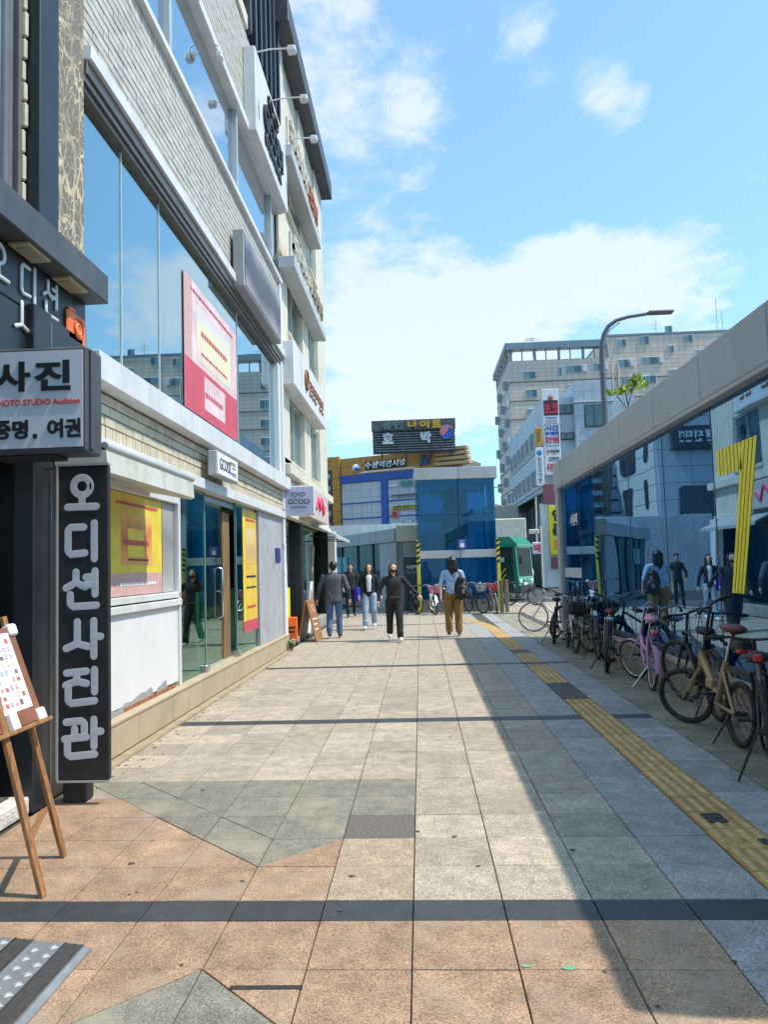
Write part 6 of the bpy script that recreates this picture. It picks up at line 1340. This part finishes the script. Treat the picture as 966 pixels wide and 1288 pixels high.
# ------------------------------------------------------------------ people
def blend(prims, vox, mats, name, parent, smooth=4, off=(0, 0, 0), kind=None):
    """joins tapered limbs and masses into ONE continuous skin, then paints each region with its cloth"""
    mb = MB()
    for p in prims:
        if p[0] == 'l':
            n = 20; rg = p[1]; vs = [Vector((rx*math.copysign(abs(math.cos(t))**.85, math.cos(t)), y+ry*math.copysign(abs(math.sin(t))**.85, math.sin(t)), z)) for z, rx, ry, y in rg for t in np.linspace(0, 2*math.pi, n+1)[:-1]]
            mb.add(vs, [(i*n+j, i*n+(j+1) % n, (i+1)*n+(j+1) % n, (i+1)*n+j) for i in range(len(rg)-1) for j in range(n)]+[tuple(range(n-1, -1, -1)), tuple(range((len(rg)-1)*n, len(rg)*n))], True)
        elif p[0] == 'c':
            _, a, ra, b_, rb, mi = p; a, b_ = Vector(a), Vector(b_); d = (b_-a); n = 5
            pts = [a-d.normalized()*ra*f for f in (.96, .75, .4)]+[a.lerp(b_, k/n) for k in range(n+1)]+[b_+d.normalized()*rb*f for f in (.4, .75, .96)]
            rad = [ra*f for f in (.28, .66, .92)]+[ra+(rb-ra)*k/n for k in range(n+1)]+[rb*f for f in (.92, .66, .28)]
            mb.tube(pts, rad, 12)
        else:
            _, c, rd, rot, mi = p; mb.ell(c, rd, 16, 10, Matrix.Rotation(rot[1], 3, rot[0]) if rot else None)
    me = mb.mesh(name+'_lump', mats); o = bpy.data.objects.new(name+'_tmp', me); COL.objects.link(o)
    m = o.modifiers.new('r', 'REMESH'); m.mode = 'VOXEL'; m.voxel_size = vox
    m2 = o.modifiers.new('s', 'SMOOTH'); m2.factor = .5; m2.iterations = smooth
    bpy.context.view_layer.update(); out = bpy.data.meshes.new_from_object(o.evaluated_get(bpy.context.evaluated_depsgraph_get()))
    bpy.data.objects.remove(o)
    n = len(out.polygons); cen = np.empty(n*3); out.polygons.foreach_get('center', cen); cen = cen.reshape(-1, 3); best = np.full(n, 1e9); mi_ = np.zeros(n, int)
    for p in prims:
        if p[0] == 'l':
            rg = np.array(p[1]); mi = p[2]; z = cen[:, 2]; rx, ry, yy = (np.interp(z, rg[:, 0], rg[:, k]) for k in (1, 2, 3))
            k = np.sqrt((cen[:, 0]/rx)**2+((cen[:, 1]-yy)/ry)**2); d = np.maximum((k-1)*ry, np.maximum(rg[0, 0]-z, z-rg[-1, 0]))
        elif p[0] == 'c':
            _, a, ra, b_, rb, mi = p; a = np.array(a, float); b2 = np.array(b_, float); ab = b2-a; t_ = np.clip(((cen-a) @ ab)/max(ab @ ab, 1e-9), 0, 1); d = np.linalg.norm(cen-a-t_[:, None]*ab, axis=1)-(ra+(rb-ra)*t_)
        else:
            _, c, rd, rot, mi = p; q = cen-np.array(c, float)
            if rot: q = q @ np.array(Matrix.Rotation(rot[1], 3, rot[0]))
            rd = np.array(rd if isinstance(rd, (list, tuple)) else (rd,)*3, float); k = np.linalg.norm(q/rd, axis=1); d = (k-1)*rd.min()
        u = d < best; best[u] = d[u]; mi_[u] = mi
    out.materials.clear()
    for mt in mats: out.materials.append(mt)
    out.polygons.foreach_set('material_index', mi_.astype(np.int32)); out.polygons.foreach_set('use_smooth', [True]*n); out.name = name
    ob = bpy.data.objects.new(name, out); COL.objects.link(ob)
    if parent: ob.parent = parent
    if kind: ob['kind'] = kind
    return ob
m_skin = M('skin', (.62, .38, .27), .55, var=.06, scale=20); m_hair = M('black_hair', (.012, .010, .009), .42, var=.3, scale=60, stretch=(3, 3, .6)); m_hairb = M('brown_black_hair', (.045, .020, .013), .42, var=.3, scale=60, stretch=(3, 3, .6))
m_lip = M('lip', (.36, .12, .10), .5); m_eye = M('eye_dark', (.015, .012, .012), .3)
def person(lab, loc, rz, H, top, pants, shoe, step, arms, cuff=None, pant_w=1., top_w=1., hem=.50, sole=None, mask=None, hood=False, neck_tee=None, knee=(.02, .06), hood_pocket=False):
    """front of the figure is local -Y; step: forward shift of (left, right) ankle; arms: elbow and wrist offsets for (left, right)"""
    t = thing('person', lab, 'person', loc, rz, local=True); P = []; mats = [m_skin, top, pants, shoe, m_eye, m_lip, cuff or top, sole or shoe, mask or m_skin, neck_tee or top]
    S_ = H/1.7
    hz, hw = .50*H, .055*H; sh, sw = .805*H, .105*H*top_w
    for s, st_, kb in ((-1, step[0], knee[0]), (1, step[1], knee[1])):
        hp = Vector((s*hw, 0, hz)); an = Vector((s*hw*1.1, -st_, .07*H+max(0, -st_)*.35)); kn = hp.lerp(an, .5)+Vector((s*.004, -kb*1.0, 0))
        P += [('c', hp, .088*S_*pant_w, kn, .066*S_*pant_w, 2), ('c', kn, .064*S_*pant_w, an+Vector((0, 0, .02)), .052*S_*pant_w*(1.12 if pant_w > 1.1 else 1), 2)]
        P += [('e', an+Vector((0, -.005, .055+.03*q)), (.062*S_*pant_w+.004*(q % 2), .064*S_*pant_w+.004*(q % 2), .022), None, 2) for q in range(3)]+[('c', kn+Vector((-.05*S_*pant_w, -.03, .04)), .012, kn+Vector((.04*S_*pant_w, -.045, -.02)), .012, 2), ('c', kn+Vector((-.04*S_*pant_w, .045, -.01)), .012, kn+Vector((.05*S_*pant_w, .03, .05)), .012, 2)]
        tilt = max(0, -st_)*1.2; toe = an+Vector((s*.015, -.15*S_, -.055*S_-tilt*.10)); heel = an+Vector((0, .045*S_, -.05*S_))
        P += [('c', heel, .038*S_, toe.lerp(heel, .25), .04*S_, 3), ('c', toe.lerp(heel, .3)+Vector((0, 0, .0)), .044*S_, toe, .034*S_, 3), ('c', heel+Vector((0, 0, -.018)), .028*S_, toe+Vector((0, 0, -.014)), .03*S_, 7)]
    P += [('e', (0, .01, hz+.02*H), (.108*S_*1.05*pant_w**.4, .088*S_*pant_w**.4, .085*S_), None, 2)]
    # trunk
    T_ = S_*top_w; rr = [(hem*H, .150*T_, .112*T_, .004), ((hem+.03)*H, .152*T_, .112*T_, .004), ((hem+.09)*H, .142*T_, .105*T_, .0), (.66*H, .146*T_, .104*T_, -.002), (.72*H, .158*T_, .106*T_, -.004), (.765*H, .165*T_, .100*T_, .0), (.80*H, .150*T_, .082*T_, .006), (.825*H, .100*T_, .06*T_, .01)]
    P += [('l', rr, 1), ('c', (-sw*.82, .005, sh-.022), .056*S_, (-.02, .005, sh+.012), .05*S_, 1), ('c', (sw*.82, .005, sh-.022), .056*S_, (.02, .005, sh+.012), .05*S_, 1), ('c', (-.04*S_, .01, sh+.022*H), .05*S_, (.04*S_, .01, sh+.022*H), .05*S_, 1)]
    for s in (-1, 1):      # folds of the cloth
        P += [('c', (s*.05*T_, -.098*T_, (hem+.06)*H), .014*S_, (s*.12*T_, -.07*T_, (hem+.15)*H), .010*S_, 1), ('c', (s*.03*T_, .108*T_, (hem+.05)*H), .013*S_, (s*.10*T_, .085*T_, (hem+.17)*H), .010*S_, 1), ('c', (s*.02, .1*T_, .70*H), .010*S_, (s*.11*T_, .07*T_, .77*H), .012*S_, 1)]
    if hood_pocket: P += [('c', (-.09*T_, -.105*T_, (hem+.07)*H), .018*S_, (.09*T_, -.105*T_, (hem+.07)*H), .018*S_, 1)]
    # neck and head
    hc = Vector((0, -.012, .925*H)); P += [('c', (0, .008, .83*H), .052*S_, (0, -.002, .885*H), .047*S_, 0), ('e', hc, (.073*S_, .092*S_, .108*S_), None, 0), ('e', hc+Vector((0, -.03*S_, -.055*S_)), (.055*S_, .058*S_, .055*S_), None, 0), ('c', hc+Vector((0, -.088*S_, .0)), .010*S_, hc+Vector((0, -.104*S_, -.030*S_)), .014*S_, 0)]
    for s in (-1, 1):
        P += [('e', hc+Vector((s*.074*S_, .005, -.01*S_)), (.012*S_, .02*S_, .03*S_), None, 0), ('e', hc+Vector((s*.031*S_, -.084*S_, .004*S_)), (.015*S_, .010*S_, .007*S_), None, 4), ('e', hc+Vector((s*.031*S_, -.087*S_, .026*S_)), (.018*S_, .008*S_, .005*S_), None, 4)]
    P += [('e', hc+Vector((0, -.088*S_, -.058*S_)), (.022*S_, .010*S_, .008*S_), None, 5)]
    if mask: P += [('e', hc+Vector((0, -.058*S_, -.045*S_)), (.062*S_, .055*S_, .045*S_), None, 8)]
    if hood: P += [('c', (-.07*S_, .045, .845*H), .05*S_, (.07*S_, .045, .845*H), .05*S_, 1), ('e', (0, .07, .83*H), (.1*S_, .06*S_, .08*S_), None, 1)]
    if neck_tee: P += [('l', [(.575*H, .085*S_, .118*S_, 0), (.70*H, .10*S_, .122*S_, -.002), (.78*H, .105*S_, .112*S_, 0), (.82*H, .07*S_, .09*S_, 0)], 9)]
    # arms and hands
    for s, (el, wr, curl) in ((-1, arms[0]), (1, arms[1])):
        shd = Vector((s*sw*.97, .005, sh-.03*S_)); e = shd+Vector(el)*S_; w = e+Vector(wr)*S_; d = (w-e).normalized()
        P += [('c', shd, .060*S_*top_w**.5, e, .048*S_*top_w**.5, 1), ('c', e, .046*S_*top_w**.5, w-d*.02, .036*S_*top_w**.5, 6 if cuff else 1), ('c', w-d*.02, .026*S_, w+d*.02, .027*S_, 0)]
        pal = w+d*.062*S_; fwd = Vector((0, -1, 0)); fwd = (fwd-d*fwd.dot(d)).normalized(); pn_ = d.cross(fwd)
        P += [('c', w+d*.02, .026*S_, w+d*.075*S_, .030*S_, 0), ('c', w+d*.03+fwd*.012, .022*S_, w+d*.08*S_+fwd*.018*S_, .02*S_, 0), ('c', w+d*.03-fwd*.012, .022*S_, w+d*.08*S_-fwd*.018*S_, .019*S_, 0)]
        inw = Vector((-s, 0, 0)); inw = (inw-d*inw.dot(d)).normalized()
        for k, (o_, ln) in enumerate(((.027, .066), (.010, .076), (-.009, .070), (-.027, .054))):
            b0 = w+d*.092*S_+fwd*o_*S_; b1 = b0+(d*.9+inw*curl*.5+fwd*o_*1.2).normalized()*ln*.55*S_; b2 = b1+(d*(.8-curl*.5)+inw*(.25+curl)).normalized()*ln*.5*S_
            P += [('c', b0, .0098*S_, b1, .009*S_, 0), ('c', b1, .009*S_, b2, .0075*S_, 0)]
        t0 = w+d*.035*S_+fwd*.026*S_; t1 = t0+(d*.5+fwd*.75+inw*.35).normalized()*.038*S_; t2 = t1+(d*.85+fwd*.3+inw*.3).normalized()*.03*S_
        P += [('c', t0, .0125*S_, t1, .0105*S_, 0), ('c', t1, .0105*S_, t2, .0085*S_, 0)]
    body = blend(P, .0085, mats, 'body', t, 3); t['h'] = H; return t, hc, S_
def hair(t, hc, S_, kind, mat, open_face=False):
    P = [('e', hc+Vector((0, .012*S_, .022*S_)), (.084*S_, .098*S_, .104*S_), None, 0)]
    # face opening is left by pushing the mass back
    P = [('e', hc+Vector((0, .022*S_, .022*S_)), (.090*S_, .094*S_, .102*S_), None, 0), ('c', hc+Vector((-.05*S_, -.052*S_, .072*S_)), .03*S_, hc+Vector((.05*S_, -.052*S_, .072*S_)), .03*S_, 0)]
    if open_face: P = [('e', hc+Vector((0, .036*S_, .026*S_)), (.086*S_, .084*S_, .098*S_), None, 0), ('c', hc+Vector((-.045*S_, -.030*S_, .088*S_)), .022*S_, hc+Vector((.045*S_, -.030*S_, .088*S_)), .022*S_, 0)]
    if kind == 'short':
        P += [('e', hc+Vector((0, .055*S_, -.03*S_)), (.068*S_, .05*S_, .06*S_), None, 0)]
    else:
        L_ = {'long': .34, 'mid': .25}[kind]
        for k in range(9):
            a = R(20+k*17.5); x, y = math.cos(a)*.075*S_, math.sin(a)*.078*S_+.012*S_
            P.append(('c', hc+Vector((x, y, .03*S_)), .034*S_, hc+Vector((x*1.12+random.uniform(-.015, .015), y*.9+.02, -.15*S_)), .027*S_, 0)); P.append(('c', hc+Vector((x*1.12, y*.9+.02, -.13*S_)), .026*S_, hc+Vector((x*random.uniform(.8, 1.2)+random.uniform(-.02, .02), y*.9+.03, -L_*S_*random.uniform(.72, 1.05))), .009*S_, 0))
        for s in (-1, 1): P.append(('c', hc+Vector((s*.078*S_, -.012*S_, .03*S_)), .018*S_, hc+Vector((s*.098*S_, -.03*S_, -L_*.8*S_)), .013*S_, 0))
    return blend(P, .0085, [mat], 'hair', t, 2)
m_jack = M('slate_jacket', (.075, .085, .115), .8, var=.15, scale=12, bump=.3, bscale=14); m_jackd = M('slate_jacket_sleeve', (.045, .05, .07), .8, var=.15, scale=12)
m_jean = M('blue_denim', (.07, .14, .27), .85, var=.28, scale=9, bump=.25, bscale=16, stretch=(2.5, 2.5, 1)); m_jeanl = M('pale_denim', (.28, .36, .48), .85, var=.22, scale=8, bump=.3, bscale=14, stretch=(2.5, 2.5, 1))
m_blk = M('black_cloth', (.018, .018, .021), .85, var=.3, scale=9, bump=.35, bscale=14); m_blk2 = M('black_trousers', (.014, .014, .016), .85, var=.3, scale=9, bump=.4, bscale=12, stretch=(2.5, 2.5, 1))
m_shirt = M('sky_blue_shirt', (.34, .50, .74), .8, var=.14, scale=10, bump=.4, bscale=12); m_ochrep = M('ochre_trousers', (.27, .155, .045), .85, var=.2, scale=8, bump=.4, bscale=12, stretch=(2.5, 2.5, 1))
t, hc, s_ = person('person in slate grey jacket and blue jeans walking away on the left', (-1.84, 13.25, 0), R(180), 1.69, m_jack, m_jean, m_black2, (.10, -.06), (((-.10, .02, -.26), (-.02, -.04, -.22), .5), ((.10, .0, -.26), (.05, -.05, -.21), .5)), cuff=m_jackd, pant_w=1.12, top_w=1.28, hem=.47)
hair(t, hc, s_, 'short', m_hair)
b = MB(); b.ring((0, .004, .484*1.69), (0, 0, 1), .158, .014, 28, 5); b.v = [(x, y*.78, z) for x, y, z in b.v]; part('shirt_hem', b, m_paper, t)
t, hc, s_ = person('person in pale blue jeans and white top under open black jacket, facing us', (-1.20, 15.4, 0), R(0), 1.63, m_blk, m_jeanl, m_paper, (.16, -.14), (((-.09, -.02, -.25), (.0, -.08, -.21), .4), ((.09, .04, -.25), (.03, .02, -.22), .4)), pant_w=1.25, top_w=1.0, hem=.50, neck_tee=m_paper, knee=(.03, .10))
hair(t, hc, s_, 'mid', m_hairb, True)
bgx = thing('shoulder_bag', 'royal blue shoulder bag hanging at the side of the person in pale jeans', 'bag', (-1.48, 15.4, .62))
b = MB(); b.bbox(-1.58, -1.42, 15.26, 15.54, .70, 1.06, .05); part('pouch', b, M('royal_blue_cloth', (.03, .03, .45), .8, var=.15), bgx); b = MB(); b.tube([(-1.5, 15.27, 1.03), (-1.46, 15.36, 1.3), (-1.44, 15.4, 1.36), (-1.46, 15.46, 1.3), (-1.5, 15.53, 1.03)], .012, 6); part('strap', b, m_black2, bgx)
t, hc, s_ = person('person in black hooded top and black trousers striding towards the camera', (-.48, 12.2, 0), R(4), 1.61, m_blk, m_blk2, m_paper, (-.16, .20), (((-.12, -.02, -.24), (-.02, -.06, -.22), .5), ((.17, .02, -.20), (.16, -.04, -.16), .8)), pant_w=1.22, top_w=1.14, hem=.48, hood_pocket=True, mask=m_black2, sole=m_paper, knee=(.08, .03))
hair(t, hc, s_, 'long', m_hairb, True)
wristp = Vector((-.48, 12.2, 0))
ph = thing('phone', 'dark phone held low by the person in black', 'phone', (-.02, 12.12, .78))
b = MB(); b.bbox(-.02+.0, .05, 12.10, 12.112, .68, .83, .006); part('case', b, m_black2, ph); b = MB(); b.box(-.012, .042, 12.098, 12.0995, .69, .82); part('screen', b, m_bdark, ph)
t, hc, s_ = person('person in sky blue shirt and ochre trousers seen from behind, long dark hair', (.76, 12.95, 0), R(180), 1.72, m_shirt, m_ochrep, M('brown_shoe', (.12, .06, .04), .6), (.03, -.06), (((-.09, .0, -.25), (-.01, -.05, -.2), .4), ((.09, .03, -.25), (.0, .04, -.2), .5)), cuff=m_skin, pant_w=1.32, top_w=1.0, hem=.53)
hair(t, hc, s_, 'long', m_hair)
b = MB(); b.ring((-.21, .0, .0), (0, 0, 1), .033, .007, 14, 5); 
bp_ = thing('backpack', 'black backpack slung over the right shoulder of the person in the blue shirt', 'backpack', (.93, 12.75, .8), local=True)
b = MB(); P = [('e', (0, 0, .22), (.155, .09, .25), None, 0), ('e', (.01, -.07, .15), (.125, .06, .15), None, 0), ('e', (0, -.02, .40), (.10, .07, .09), None, 0), ('c', (-.08, 0, .05), .06, (.09, 0, .05), .06, 0)]
bd_ = blend(P, .011, [M('black_nylon', (.014, .014, .017), .55, var=.2, scale=12, bump=.4, bscale=16)], 'pack', bp_, 3); BASE['pack'] = Vector((0, 0, 0))
b = MB(); b.tube([(-.02, .03, .47), (-.06, .10, .60), (-.07, .20, .64), (-.06, .30, .58), (-.03, .33, .40), (.02, .26, .16), (.04, .1, .06)], .018, 6); b.tube([(-.12, -.01, .05), (-.17, .0, -.05), (-.2, .02, -.07)], .012, 5); part('strap', b, m_black2, bp_, kind='stuff')
b = MB(); b.bbox(.01, .06, -.135, -.125, .12, .2, .006); b.bbox(.04, .075, -.125, -.11, .30, .37, .006); part('key_fob', b, M('grey_fob', (.3, .28, .28), .5), bp_, kind='stuff')
t, hc, s_ = person('person in dark clothes far behind, partly hidden by the person in the slate jacket', (-2.12, 20.4, 0), R(10), 1.70, m_blk, m_blk2, m_black2, (.08, -.08), (((-.09, -.03, -.25), (.03, -.12, -.18), .5), ((.09, -.03, -.25), (.0, -.06, -.2), .5)), top_w=1.08)
hair(t, hc, s_, 'short', m_hair)
t, hc, s_ = person('tiny figure in a white shirt standing beyond the bus on the right', (6.0, 39.0, -.05), R(-20), 1.68, m_paper, m_jean, m_black2, (.1, -.1), (((-.09, -.03, -.25), (.0, -.1, -.18), .5), ((.09, -.03, -.25), (.0, -.06, -.2), .5)))
hair(t, hc, s_, 'short', m_hair)
for o in list(COL.objects):
    if 'h' in o.keys(): del o['h']
